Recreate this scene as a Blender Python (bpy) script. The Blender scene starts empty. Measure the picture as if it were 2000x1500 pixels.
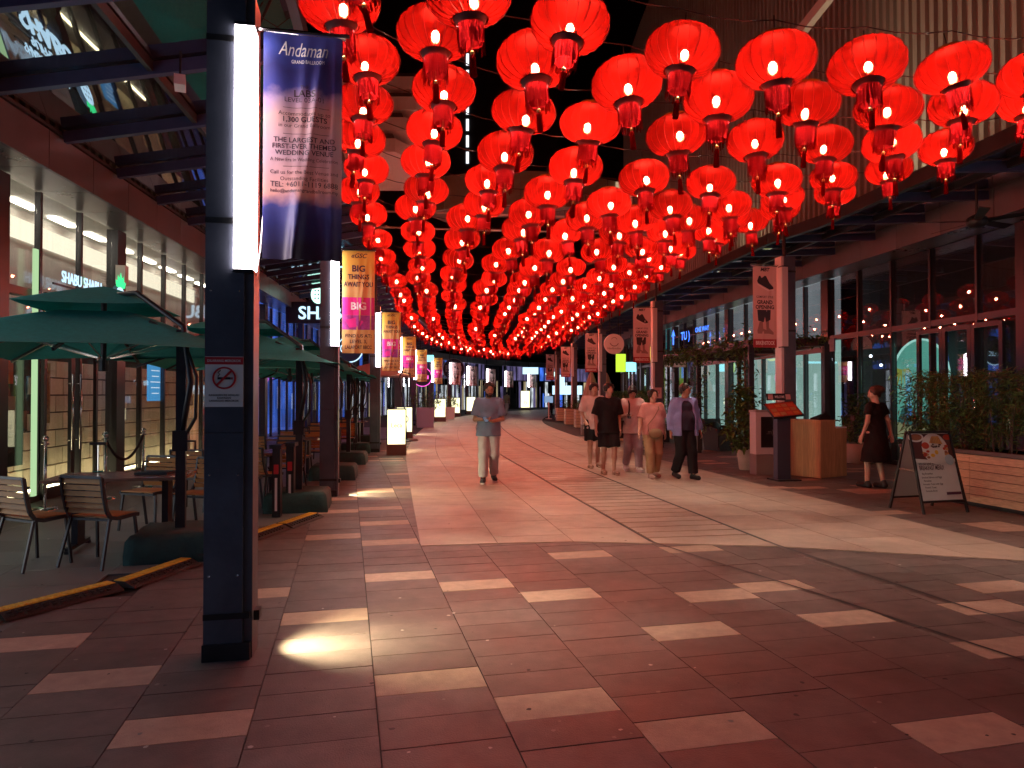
import bpy, math, random
import numpy as np
from mathutils import Vector, Matrix

random.seed(7)
rng = np.random.default_rng(7)
SC = bpy.context.scene
COL = SC.collection
R = math.radians

# ------------------------------------------------------------------ camera
cam_d = bpy.data.cameras.new('camera')
cam = bpy.data.objects.new('camera', cam_d)
COL.objects.link(cam)
cam_d.sensor_width = 36.0
cam_d.lens = 24.97
cam_d.clip_start = 0.05
cam_d.clip_end = 600
cam.location = (0, 0, 1.58)
cam.rotation_euler = (R(90 + 0.83), 0, 0)
SC.camera = cam

# ------------------------------------------------------------------ world: night sky
W = bpy.data.worlds.new('World')
SC.world = W
W.use_nodes = True
wn = W.node_tree
bg = wn.nodes['Background']
sky = wn.nodes.new('ShaderNodeTexSky')
sky.sky_type = 'NISHITA'
sky.sun_disc = False
sky.sun_elevation = R(-7)
sky.sun_rotation = R(200)
wn.links.new(sky.outputs['Color'], bg.inputs['Color'])
bg.inputs['Strength'].default_value = 0.06

SC.view_settings.view_transform = 'Standard'
SC.view_settings.look = 'None'
SC.view_settings.gamma = 1
SC.view_settings.use_curve_mapping = False
SC.view_settings.exposure = 0.0
SC.render.engine = 'CYCLES'
cy = SC.cycles
cy.use_denoising = True
try:
    cy.denoiser = 'OPENIMAGEDENOISE'
except Exception:
    pass
cy.use_light_tree = True
cy.max_bounces = 5
cy.diffuse_bounces = 3
cy.glossy_bounces = 4
cy.transmission_bounces = 4
cy.transparent_max_bounces = 20
cy.sample_clamp_indirect = 4
cy.sample_clamp_direct = 0
cy.caustics_reflective = False
cy.caustics_refractive = False

# ------------------------------------------------------------------ materials
MATS = {}


def pm(name, col, rough=0.6, metal=0.0, nscale=0, namp=0.2, bump=0, bscale=60, spec=0.5, rand=0.0,
       stretch=None, emit=None, estr=0, sheen=0, blotch=0):
    if name in MATS:
        return MATS[name]
    m = bpy.data.materials.new(name)
    m.use_nodes = True
    nt = m.node_tree
    b = nt.nodes['Principled BSDF']
    b.inputs['Roughness'].default_value = rough
    b.inputs['Metallic'].default_value = metal
    b.inputs['Specular IOR Level'].default_value = spec
    if sheen:
        b.inputs['Sheen Weight'].default_value = sheen
    c = (col[0], col[1], col[2], 1)
    b.inputs['Base Color'].default_value = c
    geo = None
    if nscale or bump:
        geo = nt.nodes.new('ShaderNodeNewGeometry')
        vec = geo.outputs['Position']
        if stretch:
            mp = nt.nodes.new('ShaderNodeMapping')
            mp.inputs['Scale'].default_value = stretch
            nt.links.new(vec, mp.inputs['Vector'])
            vec = mp.outputs['Vector']
    last = None
    if nscale:
        n = nt.nodes.new('ShaderNodeTexNoise')
        n.inputs['Scale'].default_value = nscale
        n.inputs['Detail'].default_value = 5
        n.inputs['Roughness'].default_value = 0.65
        nt.links.new(vec, n.inputs['Vector'])
        mr = nt.nodes.new('ShaderNodeMapRange')
        mr.inputs['From Min'].default_value = 0.25
        mr.inputs['From Max'].default_value = 0.75
        mr.inputs['To Min'].default_value = 1 - namp
        mr.inputs['To Max'].default_value = 1 + namp
        nt.links.new(n.outputs['Fac'], mr.inputs['Value'])
        last = mr.outputs['Result']
        rr = nt.nodes.new('ShaderNodeMapRange')
        rr.inputs['To Min'].default_value = max(0.02, rough - 0.12)
        rr.inputs['To Max'].default_value = min(1, rough + 0.12)
        nt.links.new(n.outputs['Fac'], rr.inputs['Value'])
        nt.links.new(rr.outputs['Result'], b.inputs['Roughness'])
    if blotch:
        n3 = nt.nodes.new('ShaderNodeTexNoise')
        n3.inputs['Scale'].default_value = 0.9
        n3.inputs['Detail'].default_value = 8
        n3.inputs['Roughness'].default_value = 0.7
        n3.inputs['Distortion'].default_value = 0.6
        nt.links.new(geo.outputs['Position'], n3.inputs['Vector'])
        m3 = nt.nodes.new('ShaderNodeMapRange')
        m3.inputs['From Min'].default_value = 0.35
        m3.inputs['From Max'].default_value = 0.65
        m3.inputs['To Min'].default_value = 1 - blotch
        m3.inputs['To Max'].default_value = 1 + blotch * 0.6
        nt.links.new(n3.outputs['Fac'], m3.inputs['Value'])
        mu3 = nt.nodes.new('ShaderNodeMath')
        mu3.operation = 'MULTIPLY'
        nt.links.new(last, mu3.inputs[0])
        nt.links.new(m3.outputs['Result'], mu3.inputs[1])
        last = mu3.outputs[0]
        r3 = nt.nodes.new('ShaderNodeMapRange')
        r3.inputs['From Min'].default_value = 0.3
        r3.inputs['From Max'].default_value = 0.7
        r3.inputs['To Min'].default_value = rough - 0.16
        r3.inputs['To Max'].default_value = rough + 0.14
        nt.links.new(n3.outputs['Fac'], r3.inputs['Value'])
        nt.links.new(r3.outputs['Result'], b.inputs['Roughness'])
    if rand:
        oi = nt.nodes.new('ShaderNodeObjectInfo')
        g2 = geo or nt.nodes.new('ShaderNodeNewGeometry')
        ad = nt.nodes.new('ShaderNodeMath')
        ad.operation = 'ADD'
        nt.links.new(oi.outputs['Random'], ad.inputs[0])
        nt.links.new(g2.outputs['Random Per Island'], ad.inputs[1])
        fr = nt.nodes.new('ShaderNodeMath')
        fr.operation = 'FRACT'
        nt.links.new(ad.outputs[0], fr.inputs[0])
        m2 = nt.nodes.new('ShaderNodeMapRange')
        m2.inputs['To Min'].default_value = 1 - rand
        m2.inputs['To Max'].default_value = 1 + rand
        nt.links.new(fr.outputs[0], m2.inputs['Value'])
        if last is None:
            last = m2.outputs['Result']
        else:
            mu = nt.nodes.new('ShaderNodeMath')
            mu.operation = 'MULTIPLY'
            nt.links.new(last, mu.inputs[0])
            nt.links.new(m2.outputs['Result'], mu.inputs[1])
            last = mu.outputs[0]
    if last is not None:
        vm = nt.nodes.new('ShaderNodeVectorMath')
        vm.operation = 'SCALE'
        vm.inputs[0].default_value = col[:3]
        nt.links.new(last, vm.inputs['Scale'])
        nt.links.new(vm.outputs[0], b.inputs['Base Color'])
    if bump:
        n2 = nt.nodes.new('ShaderNodeTexNoise')
        n2.inputs['Scale'].default_value = bscale
        n2.inputs['Detail'].default_value = 4
        nt.links.new(vec, n2.inputs['Vector'])
        bp = nt.nodes.new('ShaderNodeBump')
        bp.inputs['Strength'].default_value = bump
        bp.inputs['Distance'].default_value = 0.02
        nt.links.new(n2.outputs['Fac'], bp.inputs['Height'])
        nt.links.new(bp.outputs['Normal'], b.inputs['Normal'])
    if emit:
        b.inputs['Emission Color'].default_value = (emit[0], emit[1], emit[2], 1)
        b.inputs['Emission Strength'].default_value = estr
    MATS[name] = m
    return m


def em(name, col, strength, nscale=0, namp=0.3, stretch=None):
    """a lit surface: lamp, sign, lit window or added fill"""
    if name in MATS:
        return MATS[name]
    m = bpy.data.materials.new(name)
    m.use_nodes = True
    nt = m.node_tree
    nt.nodes.clear()
    o = nt.nodes.new('ShaderNodeOutputMaterial')
    e = nt.nodes.new('ShaderNodeEmission')
    e.inputs['Color'].default_value = (col[0], col[1], col[2], 1)
    e.inputs['Strength'].default_value = strength
    if nscale:
        g = nt.nodes.new('ShaderNodeNewGeometry')
        mp = nt.nodes.new('ShaderNodeMapping')
        mp.inputs['Scale'].default_value = stretch or (1, 1, 1)
        n = nt.nodes.new('ShaderNodeTexNoise')
        n.inputs['Scale'].default_value = nscale
        n.inputs['Detail'].default_value = 3
        mr = nt.nodes.new('ShaderNodeMapRange')
        mr.inputs['From Min'].default_value = 0.3
        mr.inputs['From Max'].default_value = 0.7
        mr.inputs['To Min'].default_value = strength * (1 - namp)
        mr.inputs['To Max'].default_value = strength * (1 + namp)
        nt.links.new(g.outputs['Position'], mp.inputs['Vector'])
        nt.links.new(mp.outputs['Vector'], n.inputs['Vector'])
        nt.links.new(n.outputs['Fac'], mr.inputs['Value'])
        nt.links.new(mr.outputs['Result'], e.inputs['Strength'])
    nt.links.new(e.outputs[0], o.inputs[0])
    MATS[name] = m
    return m


def glass_mat(name, tint, refl, rough=0.01, dirt=0.0):
    m = bpy.data.materials.new(name)
    m.use_nodes = True
    nt = m.node_tree
    nt.nodes.clear()
    o = nt.nodes.new('ShaderNodeOutputMaterial')
    t = nt.nodes.new('ShaderNodeBsdfTransparent')
    t.inputs['Color'].default_value = (*tint, 1)
    g = nt.nodes.new('ShaderNodeBsdfGlossy')
    g.inputs['Roughness'].default_value = rough
    g.inputs['Color'].default_value = (0.9, 0.92, 0.95, 1)
    lw = nt.nodes.new('ShaderNodeLayerWeight')
    pw = nt.nodes.new('ShaderNodeMath')
    pw.operation = 'POWER'
    pw.inputs[1].default_value = 4.0
    nt.links.new(lw.outputs['Facing'], pw.inputs[0])
    mr = nt.nodes.new('ShaderNodeMapRange')
    mr.inputs['To Min'].default_value = refl
    mr.inputs['To Max'].default_value = 0.85
    nt.links.new(pw.outputs[0], mr.inputs['Value'])
    mx = nt.nodes.new('ShaderNodeMixShader')
    nt.links.new(mr.outputs['Result'], mx.inputs[0])
    nt.links.new(t.outputs[0], mx.inputs[1])
    nt.links.new(g.outputs[0], mx.inputs[2])
    last = mx
    if dirt:
        d = nt.nodes.new('ShaderNodeBsdfDiffuse')
        d.inputs['Color'].default_value = (0.3, 0.29, 0.27, 1)
        m2 = nt.nodes.new('ShaderNodeMixShader')
        geo = nt.nodes.new('ShaderNodeNewGeometry')
        mp = nt.nodes.new('ShaderNodeMapping')
        mp.inputs['Scale'].default_value = (6, 6, 0.5)
        n = nt.nodes.new('ShaderNodeTexNoise')
        n.inputs['Scale'].default_value = 2
        n.inputs['Detail'].default_value = 6
        mrr = nt.nodes.new('ShaderNodeMapRange')
        mrr.inputs['From Min'].default_value = 0.35
        mrr.inputs['From Max'].default_value = 0.8
        mrr.inputs['To Max'].default_value = dirt
        nt.links.new(geo.outputs['Position'], mp.inputs['Vector'])
        nt.links.new(mp.outputs['Vector'], n.inputs['Vector'])
        nt.links.new(n.outputs['Fac'], mrr.inputs['Value'])
        nt.links.new(mrr.outputs['Result'], m2.inputs[0])
        nt.links.new(mx.outputs[0], m2.inputs[1])
        nt.links.new(d.outputs[0], m2.inputs[2])
        last = m2
    nt.links.new(last.outputs[0], o.inputs[0])
    MATS[name] = m
    return m


def cloth_light(name, col, transp, tcol, streak=0.35, glow=0.0):
    """thin silk lit from inside: translucent, a little see-through, streaky weave"""
    m = bpy.data.materials.new(name)
    m.use_nodes = True
    nt = m.node_tree
    nt.nodes.clear()
    o = nt.nodes.new('ShaderNodeOutputMaterial')
    tc = nt.nodes.new('ShaderNodeTexCoord')
    mp = nt.nodes.new('ShaderNodeMapping')
    mp.inputs['Scale'].default_value = (9, 9, 1.6)
    oi = nt.nodes.new('ShaderNodeObjectInfo')
    ad = nt.nodes.new('ShaderNodeVectorMath')
    ad.operation = 'ADD'
    nt.links.new(tc.outputs['Object'], ad.inputs[0])
    nt.links.new(oi.outputs['Location'], ad.inputs[1])
    nt.links.new(ad.outputs[0], mp.inputs['Vector'])
    n = nt.nodes.new('ShaderNodeTexNoise')
    n.inputs['Scale'].default_value = 1.0
    n.inputs['Detail'].default_value = 6
    nt.links.new(mp.outputs['Vector'], n.inputs['Vector'])
    mr = nt.nodes.new('ShaderNodeMapRange')
    mr.inputs['From Min'].default_value = 0.3
    mr.inputs['From Max'].default_value = 0.7
    mr.inputs['To Min'].default_value = 1 - streak
    mr.inputs['To Max'].default_value = 1.0
    nt.links.new(n.outputs['Fac'], mr.inputs['Value'])
    sc = nt.nodes.new('ShaderNodeVectorMath')
    sc.operation = 'SCALE'
    sc.inputs[0].default_value = col
    nt.links.new(mr.outputs['Result'], sc.inputs['Scale'])
    tl = nt.nodes.new('ShaderNodeBsdfTranslucent')
    nt.links.new(sc.outputs[0], tl.inputs['Color'])
    df = nt.nodes.new('ShaderNodeBsdfPrincipled')
    df.inputs['Roughness'].default_value = 0.5
    df.inputs['Specular IOR Level'].default_value = 0.0
    nt.links.new(sc.outputs[0], df.inputs['Base Color'])
    m1 = nt.nodes.new('ShaderNodeMixShader')
    m1.inputs[0].default_value = 0.35
    nt.links.new(tl.outputs[0], m1.inputs[1])
    nt.links.new(df.outputs[0], m1.inputs[2])
    tr = nt.nodes.new('ShaderNodeBsdfTransparent')
    tr.inputs['Color'].default_value = (*tcol, 1)
    m2 = nt.nodes.new('ShaderNodeMixShader')
    m2.inputs[0].default_value = transp
    last = m1
    if glow:
        rf = nt.nodes.new('ShaderNodeBsdfRefraction')
        rf.inputs['IOR'].default_value = 1.12
        rf.inputs['Roughness'].default_value = 0.42
        rf.inputs['Color'].default_value = (0.9, 0.13, 0.06, 1)
        m3 = nt.nodes.new('ShaderNodeMixShader')
        m3.inputs[0].default_value = glow
        nt.links.new(m1.outputs[0], m3.inputs[1])
        nt.links.new(rf.outputs[0], m3.inputs[2])
        last = m3
    nt.links.new(last.outputs[0], m2.inputs[1])
    nt.links.new(tr.outputs[0], m2.inputs[2])
    nt.links.new(m2.outputs[0], o.inputs[0])
    MATS[name] = m
    return m


M_post = pm('post_paint', (0.085, 0.095, 0.125), 0.42, 0.2, 3, 0.2, bump=0.05, bscale=40, blotch=0.25)
M_steel = pm('dark_steel', (0.035, 0.036, 0.042), 0.4, 0.5, 4, 0.25)
M_black = pm('black_metal', (0.02, 0.02, 0.022), 0.45, 0.3)
M_beam = pm('beam_paint', (0.05, 0.065, 0.15), 0.4, 0.1, 3, 0.2)
M_fascia = pm('fascia_metal', (0.16, 0.14, 0.15), 0.36, 0.3, 1.2, 0.18, rand=0.12)
M_soffit = pm('soffit_metal', (0.3, 0.29, 0.28), 0.3, 0.85, 1.5, 0.15)
M_mull = pm('mullion_metal', (0.05, 0.05, 0.055), 0.35, 0.6)
M_clad = pm('cladding', (0.27, 0.255, 0.205), 0.6, 0.1, 0.8, 0.25, stretch=(6, 6, 0.3))
M_dark = pm('dark_interior', (0.03, 0.03, 0.034), 0.7, 0, 1.5, 0.4)
M_conc = pm('concrete', (0.16, 0.15, 0.14), 0.75, 0, 2, 0.25, bump=0.2, bscale=30)
M_grout = pm('grout', (0.035, 0.03, 0.028), 0.9, 0, 6, 0.3)
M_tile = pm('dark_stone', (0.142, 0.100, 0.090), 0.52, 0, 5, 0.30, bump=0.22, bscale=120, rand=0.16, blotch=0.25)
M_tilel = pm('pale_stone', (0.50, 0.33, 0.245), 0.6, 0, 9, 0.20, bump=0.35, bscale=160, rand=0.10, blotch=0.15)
M_road = pm('beige_stone', (0.44, 0.315, 0.245), 0.5, 0, 2.5, 0.22, bump=0.15, bscale=90, rand=0.08, blotch=0.16)
M_walk = pm('walkway_stone', (0.15, 0.145, 0.14), 0.5, 0, 3, 0.22, bump=0.15, bscale=90, rand=0.10)
M_wood = pm('teak', (0.40, 0.17, 0.045), 0.6, 0, 5, 0.3, stretch=(2, 2, 14), rand=0.18)
M_woodp = pm('planter_wood', (0.60, 0.42, 0.27), 0.55, 0, 4, 0.3, stretch=(2, 2, 16), rand=0.14)
M_woodc = pm('counter_wood', (0.50, 0.29, 0.14), 0.5, 0, 3, 0.3, stretch=(16, 16, 1), rand=0.12)
M_green = pm('green_canvas', (0.040, 0.30, 0.28), 0.9, 0, 20, 0.15, bump=0.15, bscale=300, spec=0.15)
M_greenb = pm('green_cover', (0.012, 0.050, 0.046), 0.75, 0, 8, 0.25, bump=0.5, bscale=20)
M_chrome = pm('chrome', (0.75, 0.75, 0.75), 0.15, 1)
M_gold = pm('gold_card', (0.42, 0.19, 0.02), 0.45, 0.2)
M_white = pm('white_paint', (0.78, 0.77, 0.75), 0.5, 0, 3, 0.06)
M_yellow = pm('ramp_yellow', (0.72, 0.42, 0.03), 0.55, 0, 14, 0.35)
M_rubber = pm('rubber', (0.02, 0.02, 0.02), 0.7, 0, 10, 0.3, bump=0.3, bscale=80)
M_red = pm('sign_red', (0.5, 0.02, 0.025), 0.5)
M_leafd = pm('leaf_dark', (0.040, 0.085, 0.022), 0.5, rand=0.5)
M_leafm = pm('leaf_mid', (0.085, 0.15, 0.035), 0.5, rand=0.5)
M_leafy = pm('leaf_rust', (0.13, 0.085, 0.025), 0.55, rand=0.5)
M_bark = pm('bark', (0.07, 0.05, 0.035), 0.9, 0, 12, 0.3)
M_soil = pm('soil', (0.04, 0.03, 0.02), 0.95, 0, 30, 0.4)
M_pot = pm('pot_ceramic', (0.42, 0.39, 0.36), 0.55, 0, 5, 0.1)
M_rattan = pm('rattan', (0.022, 0.022, 0.024), 0.6, 0, 60, 0.5, bump=0.5, bscale=90)
M_skin = pm('skin', (0.56, 0.34, 0.25), 0.5, 0, 18, 0.07)
M_skin2 = pm('skin_tan', (0.36, 0.19, 0.125), 0.5, 0, 18, 0.07)
M_hair = pm('hair', (0.012, 0.010, 0.009), 0.45, 0, 60, 0.5, bump=0.4, bscale=160)
M_hairb = pm('hair_brown', (0.05, 0.022, 0.012), 0.45, 0, 60, 0.5, bump=0.4, bscale=160)
M_ink = pm('ink', (0.02, 0.018, 0.02), 0.5)
M_silk = cloth_light('lantern_silk', (0.062, 0.0006, 0.0003), 0.10, (1.0, 0.165, 0.11), 0.5, 0.03)
M_bulbs = [em('bulb_%s' % n_, (1.0, 0.84, 0.66), e_) for n_, e_ in (('dim', 2700), ('mid', 3450), ('bright', 4200))]
M_fringe = cloth_light('fringe_thread', (0.30, 0.004, 0.005), 0.0, (1, 1, 1), 0.6)
M_rib = pm('rib_wire', (0.16, 0.008, 0.006), 0.5)
M_panel = em('led_panel', (1.0, 0.88, 0.93), 20)
M_paneloff = pm('panel_off', (0.62, 0.57, 0.56), 0.4)
M_glass = glass_mat('glass', (0.96, 0.97, 0.965), 0.035, 0.01, 0.04)
M_glassd = glass_mat('glass_dark', (0.84, 0.85, 0.87), 0.13, 0.012, 0.03)
M_roofg = glass_mat('roof_glass', (0.35, 0.37, 0.42), 0.5, 0.02, 0.03)

# ------------------------------------------------------------------ mesh helpers
class MB:
    def __init__(self):
        self.v = []
        self.f = []
        self.mi = []

    def add(self, vs, fs, mi=0, M=None):
        o = len(self.v)
        if M is not None:
            vs = [M @ Vector(p) for p in vs]
        self.v.extend([tuple(p) for p in vs])
        self.f.extend([tuple(i + o for i in f) for f in fs])
        self.mi.extend([mi] * len(fs))
        return self

    def box(self, c, s, mi=0, M=None, rz=0):
        x, y, z = s[0] / 2, s[1] / 2, s[2] / 2
        vs = [(-x, -y, -z), (x, -y, -z), (x, y, -z), (-x, y, -z), (-x, -y, z), (x, -y, z), (x, y, z), (-x, y, z)]
        if rz:
            ca, sa = math.cos(rz), math.sin(rz)
            vs = [(a * ca - b * sa, a * sa + b * ca, d) for a, b, d in vs]
        vs = [(a + c[0], b + c[1], d + c[2]) for a, b, d in vs]
        return self.add(vs, [(0, 3, 2, 1), (4, 5, 6, 7), (0, 1, 5, 4), (1, 2, 6, 5), (2, 3, 7, 6), (3, 0, 4, 7)], mi, M)

    def bar(self, p, q, w, h, mi=0, M=None):
        """rectangular bar from p to q"""
        p, q = Vector(p), Vector(q)
        d = (q - p)
        L = d.length
        d.normalize()
        up = Vector((0, 0, 1)) if abs(d.z) < 0.95 else Vector((0, 1, 0))
        s = d.cross(up).normalized()
        u = s.cross(d)
        vs = []
        for a in (p, q):
            for i, j in ((-1, -1), (1, -1), (1, 1), (-1, 1)):
                vs.append(a + s * (i * w / 2) + u * (j * h / 2))
        return self.add(vs, [(0, 1, 2, 3), (7, 6, 5, 4), (0, 4, 5, 1), (1, 5, 6, 2), (2, 6, 7, 3), (3, 7, 4, 0)], mi, M)

    def tube(self, pts, r, n=6, mi=0, M=None, cap=True):
        pts = [Vector(p) for p in pts]
        rr = r if isinstance(r, (list, tuple)) else [r] * len(pts)
        vs, fs = [], []
        ref = None
        for i, p in enumerate(pts):
            a = pts[max(0, i - 1)]
            b = pts[min(len(pts) - 1, i + 1)]
            d = (b - a).normalized()
            if ref is None:
                ref = Vector((0, 0, 1)) if abs(d.z) < 0.9 else Vector((1, 0, 0))
            s = d.cross(ref).normalized()
            u = s.cross(d).normalized()
            ref = u
            for k in range(n):
                t = 2 * math.pi * k / n
                vs.append(p + (s * math.cos(t) + u * math.sin(t)) * rr[i])
        for i in range(len(pts) - 1):
            for k in range(n):
                k2 = (k + 1) % n
                fs.append((i * n + k, i * n + k2, (i + 1) * n + k2, (i + 1) * n + k))
        if cap:
            fs.append(tuple(range(n - 1, -1, -1)))
            fs.append(tuple((len(pts) - 1) * n + k for k in range(n)))
        return self.add(vs, fs, mi, M)

    def lathe(self, prof, n=24, mi=0, M=None, wob=None, cap=False):
        vs, fs = [], []
        for (r, z) in prof:
            for k in range(n):
                t = 2 * math.pi * k / n
                q = r * (wob(t, z) if wob else 1)
                vs.append((q * math.cos(t), q * math.sin(t), z))
        for i in range(len(prof) - 1):
            for k in range(n):
                k2 = (k + 1) % n
                fs.append((i * n + k, i * n + k2, (i + 1) * n + k2, (i + 1) * n + k))
        if cap:
            fs.append(tuple(range(n - 1, -1, -1)))
            fs.append(tuple((len(prof) - 1) * n + k for k in range(n)))
        return self.add(vs, fs, mi, M)

    def ball(self, c, r, n=10, m=6, mi=0, M=None):
        rx, ry, rz = r if isinstance(r, (tuple, list)) else (r, r, r)
        vs = [(c[0], c[1], c[2] - rz)]
        for i in range(1, m):
            a = -math.pi / 2 + math.pi * i / m
            for k in range(n):
                t = 2 * math.pi * k / n
                vs.append((c[0] + rx * math.cos(a) * math.cos(t), c[1] + ry * math.cos(a) * math.sin(t), c[2] + rz * math.sin(a)))
        vs.append((c[0], c[1], c[2] + rz))
        fs = [(0, 1 + (k + 1) % n, 1 + k) for k in range(n)]
        for i in range(m - 2):
            for k in range(n):
                a, b = 1 + i * n + k, 1 + i * n + (k + 1) % n
                fs.append((a, b, b + n, a + n))
        t = len(vs) - 1
        o = 1 + (m - 2) * n
        fs += [(o + k, o + (k + 1) % n, t) for k in range(n)]
        return self.add(vs, fs, mi, M)

    def poly(self, pts, mi=0, M=None):
        return self.add(pts, [tuple(range(len(pts)))], mi, M)

    def prism(self, poly2, z0, z1, mi=0, M=None):
        n = len(poly2)
        vs = [(x, y, z0) for x, y in poly2] + [(x, y, z1) for x, y in poly2]
        fs = [tuple(range(n - 1, -1, -1)), tuple(range(n, 2 * n))]
        fs += [(i, (i + 1) % n, n + (i + 1) % n, n + i) for i in range(n)]
        return self.add(vs, fs, mi, M)

    def mesh(self, name, mats, smooth=False):
        me = bpy.data.meshes.new(name)
        me.from_pydata(self.v, [], self.f)
        if not isinstance(mats, (list, tuple)):
            mats = [mats]
        for m in mats:
            me.materials.append(m)
        if len(mats) > 1:
            me.polygons.foreach_set('material_index', self.mi)
        if smooth:
            me.polygons.foreach_set('use_smooth', [True] * len(me.polygons))
        me.update()
        return me

    def build(self, name, mats, parent=None, smooth=False, M=None):
        o = bpy.data.objects.new(name, self.mesh(name, mats, smooth))
        COL.objects.link(o)
        if parent:
            o.parent = parent
        if M is not None:
            o.matrix_local = M
        return o


def link(name, me, parent=None, M=None):
    o = bpy.data.objects.new(name, me)
    COL.objects.link(o)
    if parent:
        o.parent = parent
    if M is not None:
        o.matrix_local = M
    return o


_cubes = {}


def cube(name, mat, parent, M, c, s, rz=0, label=None):
    """a box piece: unit cube mesh shared by material, sized by its matrix"""
    if mat.name not in _cubes:
        _cubes[mat.name] = MB().box((0, 0, 0), (1, 1, 1)).mesh('box_' + mat.name, mat)
    L = Matrix.Translation(c) @ Matrix.Rotation(rz, 4, 'Z') @ Matrix.Diagonal((s[0], s[1], s[2], 1))
    o = link(name, _cubes[mat.name], parent, M @ L if M is not None else L)
    if label:
        o['label'] = label
    return o


def tag(o, label, cat, group=None, kind=None):
    o['label'] = label
    o['category'] = cat
    if group:
        o['group'] = group
    if kind:
        o['kind'] = kind
    return o


def empty(name, loc, rz=0, label=None, cat=None, group=None):
    o = bpy.data.objects.new(name, None)
    o.empty_display_size = 0.2
    COL.objects.link(o)
    o.location = loc
    o.rotation_euler = (0, 0, rz)
    if label:
        tag(o, label, cat, group)
    return o


def structure(o):
    o['kind'] = 'structure'
    return o


def copy_tree(o, loc=None, rz=None, label=None, parent=None):
    c = o.copy()
    COL.objects.link(c)
    if parent:
        c.parent = parent
    for ch in o.children:
        copy_tree(ch, parent=c)
    if loc is not None:
        c.location = loc
    if rz is not None:
        c.rotation_euler = (0, 0, rz)
    if label:
        c['label'] = label
    return c


_txt = {}


def text_geo(body, bold=0.0, shear=0.0):
    """letters as a flat mesh, height about 0.7 for size 1, centred on x; returns verts (x, y), faces, width"""
    key = (body, bold, shear)
    if key in _txt:
        return _txt[key]
    cu = bpy.data.curves.new('t', 'FONT')
    cu.body = body
    cu.align_x = 'CENTER'
    cu.size = 1
    cu.offset = bold
    cu.shear = shear
    cu.resolution_u = 3
    ob = bpy.data.objects.new('t', cu)
    me = ob.to_mesh()
    vs = [(v.co.x, v.co.y) for v in me.vertices]
    fs = [tuple(p.vertices) for p in me.polygons]
    ob.to_mesh_clear()
    bpy.data.objects.remove(ob)
    bpy.data.curves.remove(cu)
    w = (max(v[0] for v in vs) - min(v[0] for v in vs)) if vs else 0
    _txt[key] = (vs, fs, w)
    return _txt[key]


def put_text(mb, body, cx, base, size, maxw=None, mi=0, bold=0.0, shear=0.0, fn=None, M=None, y=-0.003, depth=0):
    """write text in the xz plane facing -y; fn(x, z) gives the cloth's y"""
    vs, fs, w = text_geo(body, bold, shear)
    sx = size
    if maxw and w * size > maxw:
        sx = maxw / w
    pts = []
    for (a, b) in vs:
        X, Z = cx + a * sx, base + b * size
        pts.append((X, (fn(X, Z) if fn else 0) + y, Z))
    if depth:
        n = len(pts)
        back = [(p[0], p[1] + depth, p[2]) for p in pts]
        from collections import Counter
        ed = Counter()
        dirs = {}
        for f in fs:
            for i in range(len(f)):
                a, b = f[i], f[(i + 1) % len(f)]
                k = (min(a, b), max(a, b))
                ed[k] += 1
                dirs[k] = (a, b)
        side = [(dirs[k][0], dirs[k][0] + n, dirs[k][1] + n, dirs[k][1]) for k, c in ed.items() if c == 1]
        mb.add(pts + back, list(fs) + side, mi, M)
    else:
        mb.add(pts, fs, mi, M)


class Curve:
    def __init__(self, pts, n=16):
        P = [Vector((p[0], p[1], 0)) for p in pts]
        P = [P[0] * 2 - P[1]] + P + [P[-1] * 2 - P[-2]]
        out = []
        for i in range(1, len(P) - 2):
            a, b, c, d = P[i - 1:i + 3]
            for k in range(n):
                t = k / n
                out.append(0.5 * ((2 * b) + (c - a) * t + (2 * a - 5 * b + 4 * c - d) * t * t + (3 * b - a - 3 * c + d) * t ** 3))
        out.append(P[-2])
        self.p = out
        self.s = [0]
        for i in range(1, len(out)):
            self.s.append(self.s[-1] + (out[i] - out[i - 1]).length)
        self.L = self.s[-1]

    def at(self, s):
        s = max(0, min(self.L - 1e-4, s))
        lo, hi = 0, len(self.s) - 1
        while hi - lo > 1:
            mid = (lo + hi) // 2
            if self.s[mid] <= s:
                lo = mid
            else:
                hi = mid
        t = (s - self.s[lo]) / max(1e-9, self.s[hi] - self.s[lo])
        return self.p[lo].lerp(self.p[hi], t)

    def tan(self, s):
        return (self.at(s + 0.25) - self.at(s - 0.25)).normalized()

    def off(self, s, t):
        d = self.tan(s)
        return self.at(s) + Vector((d.y, -d.x, 0)) * t      # t > 0: to the right of the way along

    def s_at_y(self, y):
        for i in range(1, len(self.p)):
            if self.p[i].y >= y:
                a, b = self.p[i - 1], self.p[i]
                t = (y - a.y) / max(1e-9, b.y - a.y)
                return self.s[i - 1] + t * (self.s[i] - self.s[i - 1])
        return self.L


def frame(p, q):
    """matrix: origin p, x towards q, z up"""
    d = (Vector(q) - Vector(p)).normalized()
    n = Vector((-d.y, d.x, 0))
    M = Matrix(((d.x, n.x, 0, p[0]), (d.y, n.y, 0, p[1]), (0, 0, 1, p[2] if len(p) > 2 else 0), (0, 0, 0, 1)))
    return M


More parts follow.
